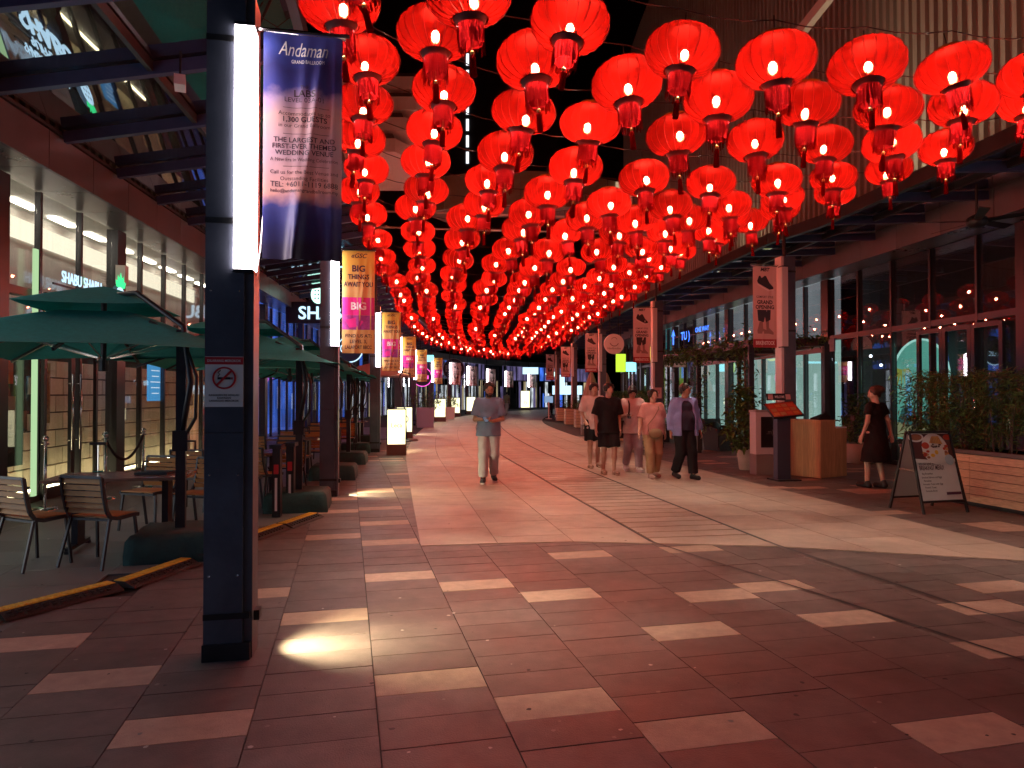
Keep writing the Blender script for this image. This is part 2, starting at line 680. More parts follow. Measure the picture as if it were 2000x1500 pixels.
LPOST = Curve([(-0.75, 0), (-1.70, 4.25), (-2.84, 11), (-3.75, 19.4), (-4.45, 27.7), (-5.0, 36), (-5.0, 44), (-4.4, 50.5),
               (-3.5, 57), (-2.4, 62), (-0.9, 68), (0.95, 73), (3.3, 77), (8, 82)])
LFAC = Curve([(-5.45, -8), (-5.9, -3), (-6.25, 1), (-6.62, 5.5), (-7.08, 10.6), (-7.5, 14.8), (-7.98, 20), (-8.55, 26), (-9.3, 36), (-9.5, 45), (-8.6, 54), (-6.5, 63),
              (-3.5, 71), (0, 77.5), (4.5, 82.5), (11, 88)])
RPOST = Curve([(8.2, 3), (6.45, 10.5), (5.57, 14.3), (4.35, 21), (3.85, 30), (3.4, 38.5), (2.95, 46), (3.4, 53), (5.2, 59), (9, 65)])
RFAC = Curve([(11.4, -8), (10.8, -3), (10.2, 2), (9.6, 7), (8.98, 12.4), (8.4, 18.5), (7.75, 25), (7.3, 32), (7.0, 39), (7.2, 46), (8.2, 52), (10.5, 58), (15, 64)])
ROADL = Curve([(-0.6, 5.37), (-0.95, 7.4), (-1.86, 12.9), (-2.94, 19.9), (-3.85, 29), (-4.3, 38), (-4.05, 46), (-3.1, 54), (-1.5, 62), (1, 69.5), (5, 76), (11, 82)])

# ================================================================== GROUND
S0 = ROADL.s_at_y(7.4)
ground = structure(MB().box((0, 60, -0.10), (400, 400, 0.06)).build('ground', M_conc))
pavement = structure(MB().box((0, 45, -0.035), (60, 110, 0.04)).build('pavement', M_grout))


def near_edge(t):
    pts = [(-1, 0.0), (1.4, 0.0), (3.6, -0.62), (6.2, -1.95), (8, -3)]
    for (a, b), (c, d) in zip(pts, pts[1:]):
        if t <= c:
            return S0 + b + (d - b) * (t - a) / (c - a)
    return S0 - 3


ROADW = 6.05
_road_samples = [(ROADL.at(s), ROADL.tan(s), s) for s in np.arange(0, ROADL.L, 0.4)]


def road_st(p):
    best = min(_road_samples, key=lambda q: (q[0] - p).length_squared)
    d = p - best[0]
    return best[2] + d.dot(best[1]), d.x * best[1].y - d.y * best[1].x


c13, s13 = math.cos(R(13)), math.sin(R(13))
CW, RH = 0.597, 0.29


def cell_xy(ci, ri):
    u = 0.146 + (ci + 0.5) * CW
    v = (0.03 if ci % 2 == 0 else 0.175) + (ri + 0.5) * RH
    return u * c13 - v * s13, u * s13 + v * c13


def xy_cell(x, y):
    u = x * c13 + y * s13
    v = -x * s13 + y * c13
    ci = math.floor((u - 0.146) / CW)
    ri = math.floor((v - (0.03 if ci % 2 == 0 else 0.175)) / RH)
    return ci, ri


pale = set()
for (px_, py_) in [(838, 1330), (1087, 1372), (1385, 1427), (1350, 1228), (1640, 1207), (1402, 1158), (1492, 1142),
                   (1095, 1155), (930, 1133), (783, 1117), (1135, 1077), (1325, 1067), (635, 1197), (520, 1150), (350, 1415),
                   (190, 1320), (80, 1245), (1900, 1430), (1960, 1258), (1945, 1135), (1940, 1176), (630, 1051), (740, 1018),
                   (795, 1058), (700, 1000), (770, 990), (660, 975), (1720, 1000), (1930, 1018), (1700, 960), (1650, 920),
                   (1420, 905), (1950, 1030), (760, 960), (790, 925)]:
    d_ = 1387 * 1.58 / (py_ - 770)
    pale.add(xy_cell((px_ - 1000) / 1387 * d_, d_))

RAMP = Curve([(-3.9, 4.2), (-3.63, 5.04), (-3.22, 5.77), (-3.08, 6.5), (-2.87, 7.8), (-2.72, 9.1), (-3.2, 11.5), (-3.75, 15), (-4.2, 19.4), (-4.9, 28)])


def in_walk(x, y):
    s = RAMP.s_at_y(y)
    return x < RAMP.at(s).x


dark_cells, walk_cells = [], []
for ci in range(-30, 40):
    for ri in range(-6, 112):
        x, y = cell_xy(ci, ri)
        if y < 0.6 or y > 27 or abs(x) > 0.76 * y + 3.5:
            continue
        if in_walk(x, y):
            continue
        s, t = road_st(Vector((x, y, 0)))
        if 0.4 < t < ROADW - 0.4 and s > near_edge(t) + 0.35:
            continue
        if x > RFAC.at(RFAC.s_at_y(y)).x + 0.5:
            continue
        dark_cells.append((x * x + y * y + (0 if y > 2.5 and abs(x) < 0.76 * y + 0.4 else 1000), x, y, (ci, ri)))
dark_cells.sort()
rest = MB()
restl = MB()
R13 = Matrix.Rotation(R(13), 4, 'Z')
for k, (d2, x, y, cell) in enumerate(dark_cells):
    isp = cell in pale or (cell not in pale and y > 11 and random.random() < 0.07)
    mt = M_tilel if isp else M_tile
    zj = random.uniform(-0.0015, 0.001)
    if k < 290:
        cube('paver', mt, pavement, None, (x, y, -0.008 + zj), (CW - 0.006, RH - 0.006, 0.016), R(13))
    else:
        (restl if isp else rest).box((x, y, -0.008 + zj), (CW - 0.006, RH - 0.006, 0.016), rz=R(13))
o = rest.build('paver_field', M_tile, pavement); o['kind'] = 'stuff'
o = restl.build('pale_paver_field', M_tilel, pavement); o['kind'] = 'stuff'

# walkway on the left under the parasols: larger smooth slabs
walkway = structure(empty('walkway', (-6, 8, 0)))
WM = Matrix.Translation((6, -8, 0))
wk = []
for ci in range(-20, 20):
    for ri in range(-8, 70):
        u, v = ci * 0.9 + 0.2, ri * 0.6 + (0.3 if ci % 2 else 0)
        x, y = u * c13 - v * s13, u * s13 + v * c13
        if y < 0.5 or y > 34 or abs(x) > 0.76 * y + 4.0 or not in_walk(x, y):
            continue
        if x < LFAC.at(LFAC.s_at_y(y)).x - 1.2:
            continue
        wk.append((x * x + y * y + (0 if y > 4 and abs(x) < 0.76 * y + 0.6 else 1000), x, y))
wk.sort()
restw = MB()
for k, (d2, x, y) in enumerate(wk):
    if k < 200:
        cube('slab', M_walk, walkway, WM, (x, y, -0.009), (0.896, 0.596, 0.016), R(13))
    else:
        restw.box((x + 6, y - 8, -0.009), (0.896, 0.596, 0.016), rz=R(13))
if restw.v:
    o = restw.build('slab_field', M_walk, walkway); o['kind'] = 'stuff'

# the pale curved roadway with its slabs and the channel of narrow cover slabs
road = structure(MB().box((0, 0, -0.001), (0.02, 0.02, 0.001)).build('road', M_grout))
pieces = []


def road_piece(ta, tb, sa0, sa1, sb0, sb1, gap, name):
    """one slab between offsets ta..tb"""
    g = gap / 2
    p = [ROADL.off(sa0 + g, ta + g), ROADL.off(sb0 + g, tb - g), ROADL.off(sb1 - g, tb - g), ROADL.off(sa1 - g, ta + g)]
    return (p, name)


def road_col(ta, tb, step, gap, name, stag=0.0, smax=78):
    a0, b0 = near_edge(ta), near_edge(tb)
    first = True
    while max(a0, b0) < smax:
        L = step
        a1 = b1 = max(a0, b0) + L
        if first:
            mid = S0 + step * (1 + stag)
            while mid < max(a0, b0) + 0.25:
                mid += step
            while mid > max(a0, b0) + step * 1.3:
                mid -= step
            a1 = b1 = mid
            first = False
        pieces.append(road_piece(ta, tb, a0, a1, b0, b1, gap, name))
        a0, b0 = a1, b1


for i, (ta, tb) in enumerate([(0, 0.81), (0.81, 1.62), (1.62, 2.43)]):
    road_col(ta, tb, 0.9, 0.007, 'road_slab', 0.37 * (i % 3))
road_col(2.46, 3.66, 0.31, 0.022, 'drain_cover')
for i, (ta, tb) in enumerate([(3.69, 4.48), (4.48, 5.27), (5.27, ROADW)]):
    road_col(ta, tb, 0.9, 0.007, 'road_slab', 0.29 * ((i + 1) % 3))
pieces.sort(key=lambda q: (q[0][0] + q[0][2]).length)
counts = {'road_slab': 0, 'drain_cover': 0}
rests = {'road_slab': MB(), 'drain_cover': MB()}
for p, name in pieces:
    c = (p[0] + p[1] + p[2] + p[3]) / 4
    vs = [(q.x - c.x, q.y - c.y, 0.0) for q in p] + [(q.x - c.x, q.y - c.y, 0.007) for q in p]
    fs = [(4, 5, 6, 7), (0, 1, 5, 4), (1, 2, 6, 5), (2, 3, 7, 6), (3, 0, 4, 7)]
    counts[name] += 1
    if counts[name] <= (230 if name == 'road_slab' else 90):
        MB().add(vs, fs).build(name, M_road, road, M=Matrix.Translation(c))
    else:
        rests[name].add([(a + c.x, b + c.y, d) for a, b, d in vs], fs)
for name, mb in rests.items():
    o = mb.build(name + '_field', M_road, road)
    o['kind'] = 'stuff'
# slot drains either side of the channel, running on through the dark pavers
for tt, pre in ((2.445, [(3.55, 3.1), (3.04, 4.2), (2.43, 5.6), (1.95, 6.6)]), (3.675, [(4.15, 3.4), (3.38, 5.2), (3.05, 6.4)])):
    pts = [Vector((x, y, 0)) for x, y in pre] + [ROADL.off(s, tt) for s in np.arange(near_edge(tt) + 0.1, 60, 0.8)]
    mb = MB()
    for a, b in zip(pts, pts[1:]):
        d = (b - a).normalized()
        n = Vector((-d.y, d.x, 0)) * 0.012
        mb.add([a - n + Vector((0, 0, .0085)), b - n + Vector((0, 0, .0085)), b + n + Vector((0, 0, .0085)), a + n + Vector((0, 0, .0085))], [(0, 1, 2, 3)])
    mb.build('slot_drain', M_black, road)

# ================================================================== BUILDINGS
M_cream = pm('cream_block', (0.62, 0.55, 0.40), 0.6, 0, 3, 0.15, rand=0.1)
M_greyin = pm('grey_interior', (0.55, 0.54, 0.50), 0.7, 0, 1.2, 0.2)
E_cove = em('cove_light', (1.0, 0.90, 0.68), 1.5)
E_floorstrip = em('floor_strip', (1.0, 0.84, 0.48), 14.0)
STY = {
    'dark': M_dark,
    'grey': M_greyin,
    'cream': em('room_cream', (1.0, 0.78, 0.45), 0.42, 1.3, 0.6, (1, 1, .4)),
    'cool': em('fill_glow_cool', (0.30, 0.55, 1.0), 1.0, 0.9, 0.7, (1, 1, .3)),  # added bluish fill glow for bays out of view
    'fill_coolb': em('fill_glow_bright', (0.95, 0.98, 1.0), 2.6, 0.9, 0.7, (1, 1, .3)),  # added whiter fill for parasols and chairs, also out of view
    'fill_neutral': em('fill_glow_neutral', (1.0, 0.66, 0.50), 2.6, 0.9, 0.7, (1, 1, .3)),  # added warm fill glow for the unseen right bays
    'blue': em('room_blue', (0.06, 0.18, 0.85), 1.0, 0.9, 0.8, (1.5, 1.5, .5)),
    'violet': em('room_violet', (0.30, 0.24, 0.55), 0.35, 1.1, 0.8, (2, 2, .5)),
    'white': em('room_white', (0.85, 0.92, 1.0), 0.8, 1.6, 0.9, (2, 2, .4)),
    'mint': em('room_mint', (0.50, 0.82, 0.70), 0.85, 0.7, 0.12),
    'paleg': em('room_pale', (0.50, 0.56, 0.58), 0.45, 0.8, 0.25),
    'teal': em('room_teal', (0.05, 0.45, 0.50), 0.55, 1.2, 0.8, (2, 2, .4)),
    'lime': em('room_lime', (0.35, 0.6, 0.10), 0.6, 1.2, 0.6),
    'dteal': em('room_dim_teal', (0.06, 0.12, 0.105), 0.4, 1.2, 0.4),
    'warm': em('room_warm', (0.9, 0.45, 0.2), 0.35, 1.5, 0.9, (2, 2, .6)),
}


_r = random.Random(3)


def facade(root, cv, s0, s1, step, side, sty, gl, deep=1.0, ztop=4.6, zf=5.12, over=0.75, ztr=3.05, cols=(), transom=lambda s: True):
    """side=+1: street on the right of the way along (left building); pieces are children of root"""
    n = int(round((s1 - s0) / step))
    for i in range(n):
        sa, sb = s0 + i * step, s0 + (i + 1) * step
        p, q = cv.at(sa), cv.at(sb)
        sm = (sa + sb) / 2
        M = frame(p, q)
        if True:
            L = (q - p).length
            far = p.y > 42
            out = -1 if side > 0 else 1              # local y towards the street
            st = sty(sm, i)
            # mullion / column at the bay's start
            if i in cols:
                cube('column', M_mull, root, M, (0.16, -out * 0.0, ztop / 2), (0.34, 0.20, ztop))
            else:
                cube('mullion', M_mull, root, M, (0.0, 0, ztop / 2), (0.055, 0.09 if side > 0 else 0.13, ztop))
            tr = transom(sm)
            x0 = 0.36 if i in cols else 0.04
            w = L - x0 - 0.05
            cx = x0 + w / 2
            if tr:
                cube('transom', M_mull, root, M, (cx, 0, ztr), (w + 0.02, 0.13, 0.12))
                if gl:
                    cube('glass_pane', gl, root, M, (cx, 0, (ztr - 0.06 + 0.1) / 2), (w, 0.012, ztr - 0.16))
                    cube('glass_pane', gl, root, M, (cx, 0, (ztr + 0.06 + ztop) / 2), (w, 0.012, ztop - ztr - 0.06))
            elif gl:
                cube('glass_pane', gl, root, M, (cx, 0, (ztop + 0.1) / 2), (w, 0.012, ztop - 0.1))
            cube('sill', M_mull, root, M, (cx, 0, 0.05), (w + 0.02, 0.15, 0.10))
            # back wall of the room
            lo, hi = st if isinstance(st, tuple) else (st, st)
            dd = deep
            if lo in ('mint',):
                dd = 0.25
            if lo and p.y > 34:
                for j in range(3):
                    pick = _r.choice(['dark', 'dark', 'dark', 'violet', 'white', 'white', 'dark', 'blue', 'cream', 'cream', 'violet'])
                    hh = ztr * _r.choice([1, 1, .8, .55])
                    cube('room_wall', STY[pick], root, M, (L * (j + .5) / 3, -out * dd, hh / 2), (L / 3 + 0.01, 0.03, hh))
            elif lo:
                cube('room_wall', STY[lo], root, M, (L / 2, -out * dd, ztr / 2), (L + 0.02, 0.03, ztr))
            if hi:
                cube('room_wall', STY[hi], root, M, (L / 2, -out * (dd + (0.004 if hi != lo else 0)), (ztr + zf) / 2), (L + 0.02, 0.03, zf - ztr))
            # fascia and soffit
            cube('fascia_panel', M_fascia, root, M, (L / 2, out * over, (ztop + zf) / 2), (L - 0.012, 0.05, zf - ztop))
            cube('soffit_panel', M_soffit, root, M, (L / 2, out * over / 2 - out * 0.02, ztop + 0.03), (L - 0.012, over - 0.05, 0.03))
            cube('roof_slab', M_dark, root, M, (L / 2, -out * 0.4, zf + 0.04), (L + 0.05, 2.4, 0.05))


lb = empty('shop_building', (-6.5, 9, 0), 0,
           'long dark metal shop building with tall lit glass bays along the parasol terrace', 'building')
LBI = Matrix.Translation((6.5, -9, 0))


class Off:
    """curve seen in a building's own coordinates"""
    def __init__(self, c, d):
        self.c, self.d, self.L = c, Vector(d), c.L

    def at(self, s):
        return self.c.at(s) - self.d

    def s_at_y(self, y):
        return self.c.s_at_y(y)

    def off(self, s, t):
        return self.c.off(s, t) - self.d


LF = Off(LFAC, (-6.5, 9, 0))
sL0 = LFAC.s_at_y(7.0) - 1.2 * 13


def sty_left(s, i):
    y = LFAC.at(s).y
    if y < 7.5:
        return ('fill_coolb', 'fill_coolb') if y > 4.6 else ('cool', 'cool')  # bays outside the frame carry the added fill glow
    if y < 9.9:
        return ('cream', 'grey')
    if y < 18.6:
        return (None, None)
    if y < 22:
        return ('warm', 'grey')
    if y < 33:
        return ('blue' if y > 23 else 'violet', 'blue')
    return _r.choice([('white', 'violet'), ('blue', 'violet'), ('white', 'blue'), ('violet', 'dark'), ('dark', 'dark'), ('dark', 'violet'), ('teal', 'dark'),
                      ('dark', 'blue')])


facade(lb, LF, sL0, sL0 + 1.2 * 85, 1.2, +1, sty_left, M_glass, cols=tuple(13 + k for k in (-10, -5, 2, 5, 10, 14, 19, 24, 29, 34, 39, 44, 49, 54, 59, 64)),
       transom=lambda s: LFAC.at(s).y < 10 or LFAC.at(s).y > 34)
# room behind the near glass: block wall, upper grey wall with its light cove, floor strip
sA, sB = LFAC.s_at_y(9.4), LFAC.s_at_y(19.5)
nb = 0
s = sA
k = 0
while s < sB:
    p, q = LF.off(s, -0.95), LF.off(s + 0.5, -0.95)
    M = frame(p, q)
    door = LFAC.s_at_y(10.2) < s < LFAC.s_at_y(12.3)
    cube('room_backing', M_grout, lb, M, (0.25, 0.06, 1.2), (0.53, 0.04, 2.4))
    for r in range(7):
        if door and r > 2:
            continue
        wx = 0.25 if r % 2 == 0 else 0.0
        cube('wall_block', M_cream, lb, M, (wx, 0, 0.17 + r * 0.31), (0.475, 0.08, 0.285))
    cube('room_wall', M_greyin, lb, M, (0.25, 0.03, 3.75), (0.54, 0.05, 2.7))
    cube('cove_strip', E_cove, lb, M, (0.25, -0.03, 4.30), (0.52, 0.04, 0.34))
    if k % 3 == 0:
        cube('wall_niche', M_dark, lb, M, (0.25, -0.01, 3.0), (0.2, 0.06, 0.75))
    cube('floor_strip', E_floorstrip, lb, M, (0.25, -0.35, 0.03), (0.5, 0.05, 0.03))
    s += 0.5
    k += 1
# ceiling of that room
for s in np.arange(LFAC.s_at_y(7.2), sB, 1.2):
    M = frame(LF.off(s, -0.55), LF.off(s + 1.2, -0.55))
    cube('room_ceiling', M_greyin, lb, M, (0.6, 0, 4.66), (1.22, 1.0, 0.03))
    cube('ceiling_lamp', em('room_lamp', (1.0, 0.90, 0.74), 15), lb, M, (0.6, 0.12, 4.62), (0.7, 0.14, 0.03))
# double entrance door in the second bay: leaves, handles, posters, green edge light
sd = LFAC.s_at_y(10.55)
M = frame(LF.at(sd), LF.at(sd + 1.9))
for j in range(2):
    d = MB()
    x0, x1 = j * 0.82 + 0.05, j * 0.82 + 0.82
    for a, b in (((x0, 0), (0.06, 2.6)), ((x1, 0), (0.06, 2.6))):
        d.box((a[0], -0.09, 1.36), (0.07, 0.05, 2.6))
    d.box(((x0 + x1) / 2, -0.09, 0.1), (x1 - x0, 0.05, 0.14))
    d.box(((x0 + x1) / 2, -0.09, 2.63), (x1 - x0, 0.05, 0.08))
    do = d.build('door', M_mull, lb, M=M)
    hx = x1 - 0.1 if j == 0 else x0 + 0.1
    MB().tube([(hx, -0.17, 0.7), (hx, -0.17, 1.9)], 0.018, 8).tube([(hx, -0.17, 0.85), (hx, -0.09, 0.85)], 0.01, 6).tube(
        [(hx, -0.17, 1.75), (hx, -0.09, 1.75)], 0.01, 6).build('handle', M_chrome, do, True)
cube('edge_light', em('green_edge', (0.62, 0.95, 0.50), 0.75), lb, M, (-0.22, -0.10, 1.9), (0.09, 0.04, 3.6))
for (x, z, w, h, m) in ((0.28, 1.95, 0.24, 0.42, pm('poster_red', (0.45, 0.1, 0.05), 0.6)), (0.30, 1.25, 0.34, 0.6, pm('poster_grey', (0.4, 0.37, 0.35), 0.6)),
                        (1.35, 1.6, 0.18, 1.0, pm('plant_gold', (0.3, 0.2, 0.04), 0.6, 0, 20, 0.8)), (0.42, 0.75, 0.5, 0.55, M_dark)):
    cube('poster', m, lb, M, (x, 0.55, z), (w, 0.02, h))
# blue notice screen behind the glass further along
sd = LFAC.s_at_y(14.75)
M = frame(LF.at(sd), LF.at(sd + 1))
cube('screen', em('blue_screen', (0.10, 0.42, 0.85), 0.9), lb, M, (0.30, 0.05, 1.87), (0.72, 0.02, 0.86))
t = MB()
for r in range(6):
    t.box((0.30, 0.032, 2.2 - r * 0.12), (0.5 - 0.07 * (r % 3), 0.004, 0.02))
t.build('screen_text', em('screen_white', (0.7, 0.85, 1), 1.2), lb, M=M)
# mural panel past the tiles
sd = LFAC.s_at_y(18.7)
M = frame(LF.at(sd), LF.at(sd + 2))
mb = MB()
mur = [pm('mural_%d' % i, c, 0.6) for i, c in enumerate([(0.5, 0.12, 0.08), (0.5, 0.25, 0.06), (0.25, 0.16, 0.12), (0.4, 0.3, 0.25), (0.08, 0.12, 0.12)])]
for r in range(14):
    for c in range(8):
        mb.box((0.12 + c * 0.22 + (0.1 if r % 2 else 0), 0.3, 0.1 + r * 0.17), (0.2, 0.03, 0.15), _r.randrange(5))
mb.build('mural', mur, lb, M=M)

rb = empty('shop_building', (8.5, 13, 0), 0,
           'dark glass shop building with mint lit panels and an arched window, behind the hedge planter', 'building')
RF = Off(RFAC, (8.5, 13, 0))
sR0 = RFAC.s_at_y(8.3) - 1.3 * 12


def sty_right(s, i):
    y = RFAC.at(s).y
    if y < 8.0:
        return ('fill_neutral', 'cool')  # unseen bays, glow put in to fill the right side
    if y < 13.0:
        return ('dteal', 'dark')
    if y < 18.6:
        return ('dark', 'dark')
    if y < 28.5:
        return ('mint', 'paleg')
    return _r.choice([('teal', 'dark'), ('white', 'dark'), ('dark', 'paleg'), ('lime', 'dark'), ('dark', 'dark'), ('white', 'teal'), ('dark', 'dark'),
                      ('teal', 'violet')])


facade(rb, RF, sR0, sR0 + 1.3 * 58, 1.3, -1, sty_right, M_glassd, cols=tuple(12 + k for k in (-8, -3, 3, 8, 13, 18, 23, 28, 33, 38)), deep=0.9)
# purple grey sill band over the mint panels
for s in np.arange(RFAC.s_at_y(18.3), RFAC.s_at_y(28), 1.3):
    M = frame(RF.at(s), RF.at(s + 1.3))
    cube('spandrel', pm('spandrel', (0.22, 0.19, 0.26), 0.5), rb, M, (0.65, 0.10, 2.86), (1.29, 0.04, 0.34))
# tall framed doors
sd = RFAC.s_at_y(12.75)
M = frame(RF.at(sd), RF.at(sd + 2.4))
for j in range(3):
    d = MB()
    x0 = j * 0.78
    for xx in (x0 + 0.05, x0 + 0.73):
        d.box((xx, 0.11, 1.48), (0.09, 0.06, 2.86))
    d.box((x0 + 0.39, 0.11, 2.88), (0.6, 0.06, 0.09)).box((x0 + 0.39, 0.11, 0.14), (0.6, 0.06, 0.2))
    do = d.build('door', M_mull, rb, M=M)
    MB().tube([(x0 + 0.62, 0.2, 0.8), (x0 + 0.62, 0.2, 1.9)], 0.016, 6).build('handle', M_chrome, do, True)
# arched picture window lit mint, with a plain tropical scene in flat pieces
sd = RFAC.s_at_y(14.6)
M = frame(RF.at(sd), RF.at(sd + 2.6))
mint1 = em('arch_sky', (0.20, 0.72, 0.55), 0.75, 0.6, 0.3)
arch = MB()
pts = [(-0.95, 0, 0.55), (0.95, 0, 0.55)] + [(0.95 * math.cos(a), 0, 1.95 + 0.85 * math.sin(a)) for a in np.linspace(0, math.pi, 20)]
arch.poly([(x + 1.15, -0.42, z) for x, y, z in pts])
ao = arch.build('arch_window', mint1, rb, M=M)
fr = MB()
fr.tube([(x + 1.15, -0.40, z) for x, y, z in pts[2:]], 0.025, 6)
fr.build('arch_frame', em('arch_rim', (0.5, 1, 0.85), 1.1), ao)
sc_ = MB()
for k, (x, z, w, h) in enumerate(((0.75, 1.15, 0.8, 0.45), (1.6, 1.05, 0.9, 0.55))):
    sc_.poly([(x - w / 2, -0.405, z - h * .6), (x + w / 2, -0.405, z - h * .6), (x + w * .2, -0.405, z + h * .35), (x - w * .1, -0.405, z + h * .5), (x - w * .35, -0.405, z + h * .1)], 0)
sc_.poly([(0.25, -0.404, 0.58), (2.05, -0.404, 0.58), (2.05, -0.404, 0.95), (1.3, -0.404, 0.86), (0.25, -0.404, 0.98)], 1)
for k in range(9):
    a = R(200 + k * 19)
    c = (1.75, 2.15)
    e = (c[0] + 0.55 * math.cos(a), c[1] - 0.18 + 0.42 * math.sin(a) * 0.8)
    m_ = ((c[0] + e[0]) / 2, (c[1] + e[1]) / 2 + 0.12)
    sc_.poly([(c[0], -0.403, c[1]), (m_[0] + .03, -0.403, m_[1] + .05), (e[0], -0.403, e[1]), (m_[0] - .03, -0.403, m_[1] - .05)], 2)
sc_.build('arch_scene', [em('scene_hill', (0.08, 0.3, 0.28), 0.45), em('scene_sand', (0.55, 0.6, 0.30), 0.5), em('scene_palm', (0.5, 0.6, 0.10), 0.6)], ao)
# small blue hanging lamps in the dark bays
for k in range(7):
    s = RFAC.s_at_y(15.2) + k * 0.42
    M = frame(RF.at(s), RF.at(s + 1))
    z = 2.1 + 0.5 * _r.random()
    MB().tube([(0, -0.5, z), (0, -0.5, 4.5)], 0.006, 4).ball((0, -0.5, z), 0.035, 8, 5, 1).build('pendant_lamp', [M_black, em('cool_bulb', (0.8, 0.9, 1), 9)], rb, M=M)

# ------------------------------------------------------------------ upper walls of ribbed cladding above the canopies
def cladding(root, cv, ref, s0, s1, side, off, z0, z1, step=2.4, pitch=0.26):
    s = s0
    while s < s1:
        p, q = cv.off(s, off), cv.off(s + step, off)
        M = frame(p, q)
        L = (q - p).length
        out = -1 if side > 0 else 1
        n = int(L / pitch)
        vs, fs = [], []
        pr = []
        for i in range(n):
            x = i * L / n
            w = L / n
            pr += [(x, 0), (x + w * .45, 0), (x + w * .52, out * 0.075), (x + w * .93, out * 0.075)]
        pr.append((L, 0))
        for (x, y) in pr:
            vs += [(x, y, z0), (x, y, z1)]
        fs = [(2 * i, 2 * i + 2, 2 * i + 3, 2 * i + 1) for i in range(len(pr) - 1)]
        MB().add(vs, fs).build('cladding_panel', M_clad, root, M=M)
        cube('wall_backing', M_dark, root, M, (L / 2, -out * 0.12, (z0 + z1) / 2), (L, 0.1, z1 - z0))
        s += step


rub = empty('ribbed_wall', (9, 13, 5), 0, 'tall brown ribbed metal wall rising above the canopy over the hedge planter', 'wall')
RU = Off(RFAC, (9, 13, 0))
cladding(rub, RU, None, RFAC.s_at_y(5), RFAC.s_at_y(44), -1, 0.1, 0.15, 17)
lub = empty('ribbed_wall', (-7, 9, 5), 0, 'dark ribbed metal wall rising above the terrace canopy by the tall banner post', 'wall')
LU = Off(LFAC, (-7, 9, 0))
cladding(lub, LU, None, LFAC.s_at_y(5), LFAC.s_at_y(30), +1, -0.2, 0.15, 15)
# white diagonal strut and flood lamps that wash the ribbed wall
st = MB().bar((5.6, 15.0, 8.6), (8.6, 12.4, 12.4), 0.22, 0.16).build('steel_strut', pm('strut', (0.6, 0.58, 0.5), 0.5))
tag(st, 'pale diagonal steel strut crossing in front of the ribbed wall at the top', 'strut')
# stepped white soffits of a balcony block, dark bridge, far tower
bb = empty('balcony_block', (-5.2, 26, 10.5), 0, 'pale grey stepped concrete balcony block high beyond the first lantern files', 'building')
for k in range(4):
    MB().prism([(-4, 0.3 * k), (0.9 + 0.35 * k, 0.3 * k), (1.5 + 0.3 * k, 1.2 + k * .3), (0.9 + 0.3 * k, 5), (-4, 5)], 0.9 * k, 0.9 * k + 0.5).build('slab', M_white, bb)
    MB().prism([(-4, 0.6 + 0.3 * k), (0.7 + 0.3 * k, 0.6 + 0.3 * k), (0.7 + .3 * k, 4.5), (-4, 4.5)], 0.9 * k + 0.502, 0.9 * k + 0.898).build('recess', M_conc, bb)
sb = empty('footbridge', (0.2, 33, 10.4), 0, 'dark beige enclosed footbridge crossing high above the lanterns', 'bridge')
for k in range(8):
    a0, a1 = -4.6 + k * 1.2, -4.6 + (k + 1) * 1.2
    f = lambda x: 0.07 * x * x
    M = frame((a0, f(a0), 0), (a1, f(a1), 0))
    L = math.hypot(a1 - a0, f(a1) - f(a0))
    cube('side_panel', pm('bridge_panel', (0.30, 0.25, 0.18), 0.5, 0.2, 2, 0.15), sb, M, (L / 2, 0, 0.8), (L - 0.02, 0.12, 1.6))
    cube('deck', M_conc, sb, M, (L / 2, 1.1, 0.06), (L, 2.1, 0.12))
cube('lit_end', em('bridge_light', (1.0, 0.85, 0.5), 0.42), sb, None, (5.25, 1.6, 0.8), (0.75, 0.2, 1.5))
tw = empty('tower', (-6, 72, 0), 0, 'black tower block with a broken vertical line of lit slots', 'tower')
cube('tower_wall', M_dark, tw, None, (0, 6, 36), (22, 10, 50))
for k in range(12):
    cube('window', em('slot', (0.9, 0.95, 1), 1.6), tw, None, (1.4, 0.97, 26 + k * 1.7), (0.28, 0.1, 1.2))
tw2 = empty('tower', (14, 98, 0), 0, 'black tower block closing the street end, a few windows lit', 'tower')
cube('tower_wall', M_dark, tw2, None, (0, 6, 32), (34, 10, 50))
for k in range(6):
    cube('window', em('slot2', (1, 0.9, 0.6), 0.5), tw2, None, (-9 + 2.5 * k, 0.97, 22 + (k * 7) % 12), (0.8, 0.1, 1.2))
# two thin steel tubes across the street
for k, z in enumerate((8.35, 7.75)):
    o = MB().tube([(-6.3, 26, z), (7.5, 27.6, z)], 0.035, 6).build('steel_tube', M_white, None, True)
    tag(o, ['upper thin pale steel tube spanning the street above the lanterns', 'lower thin pale steel tube spanning the street above the lanterns'][k], 'tube')

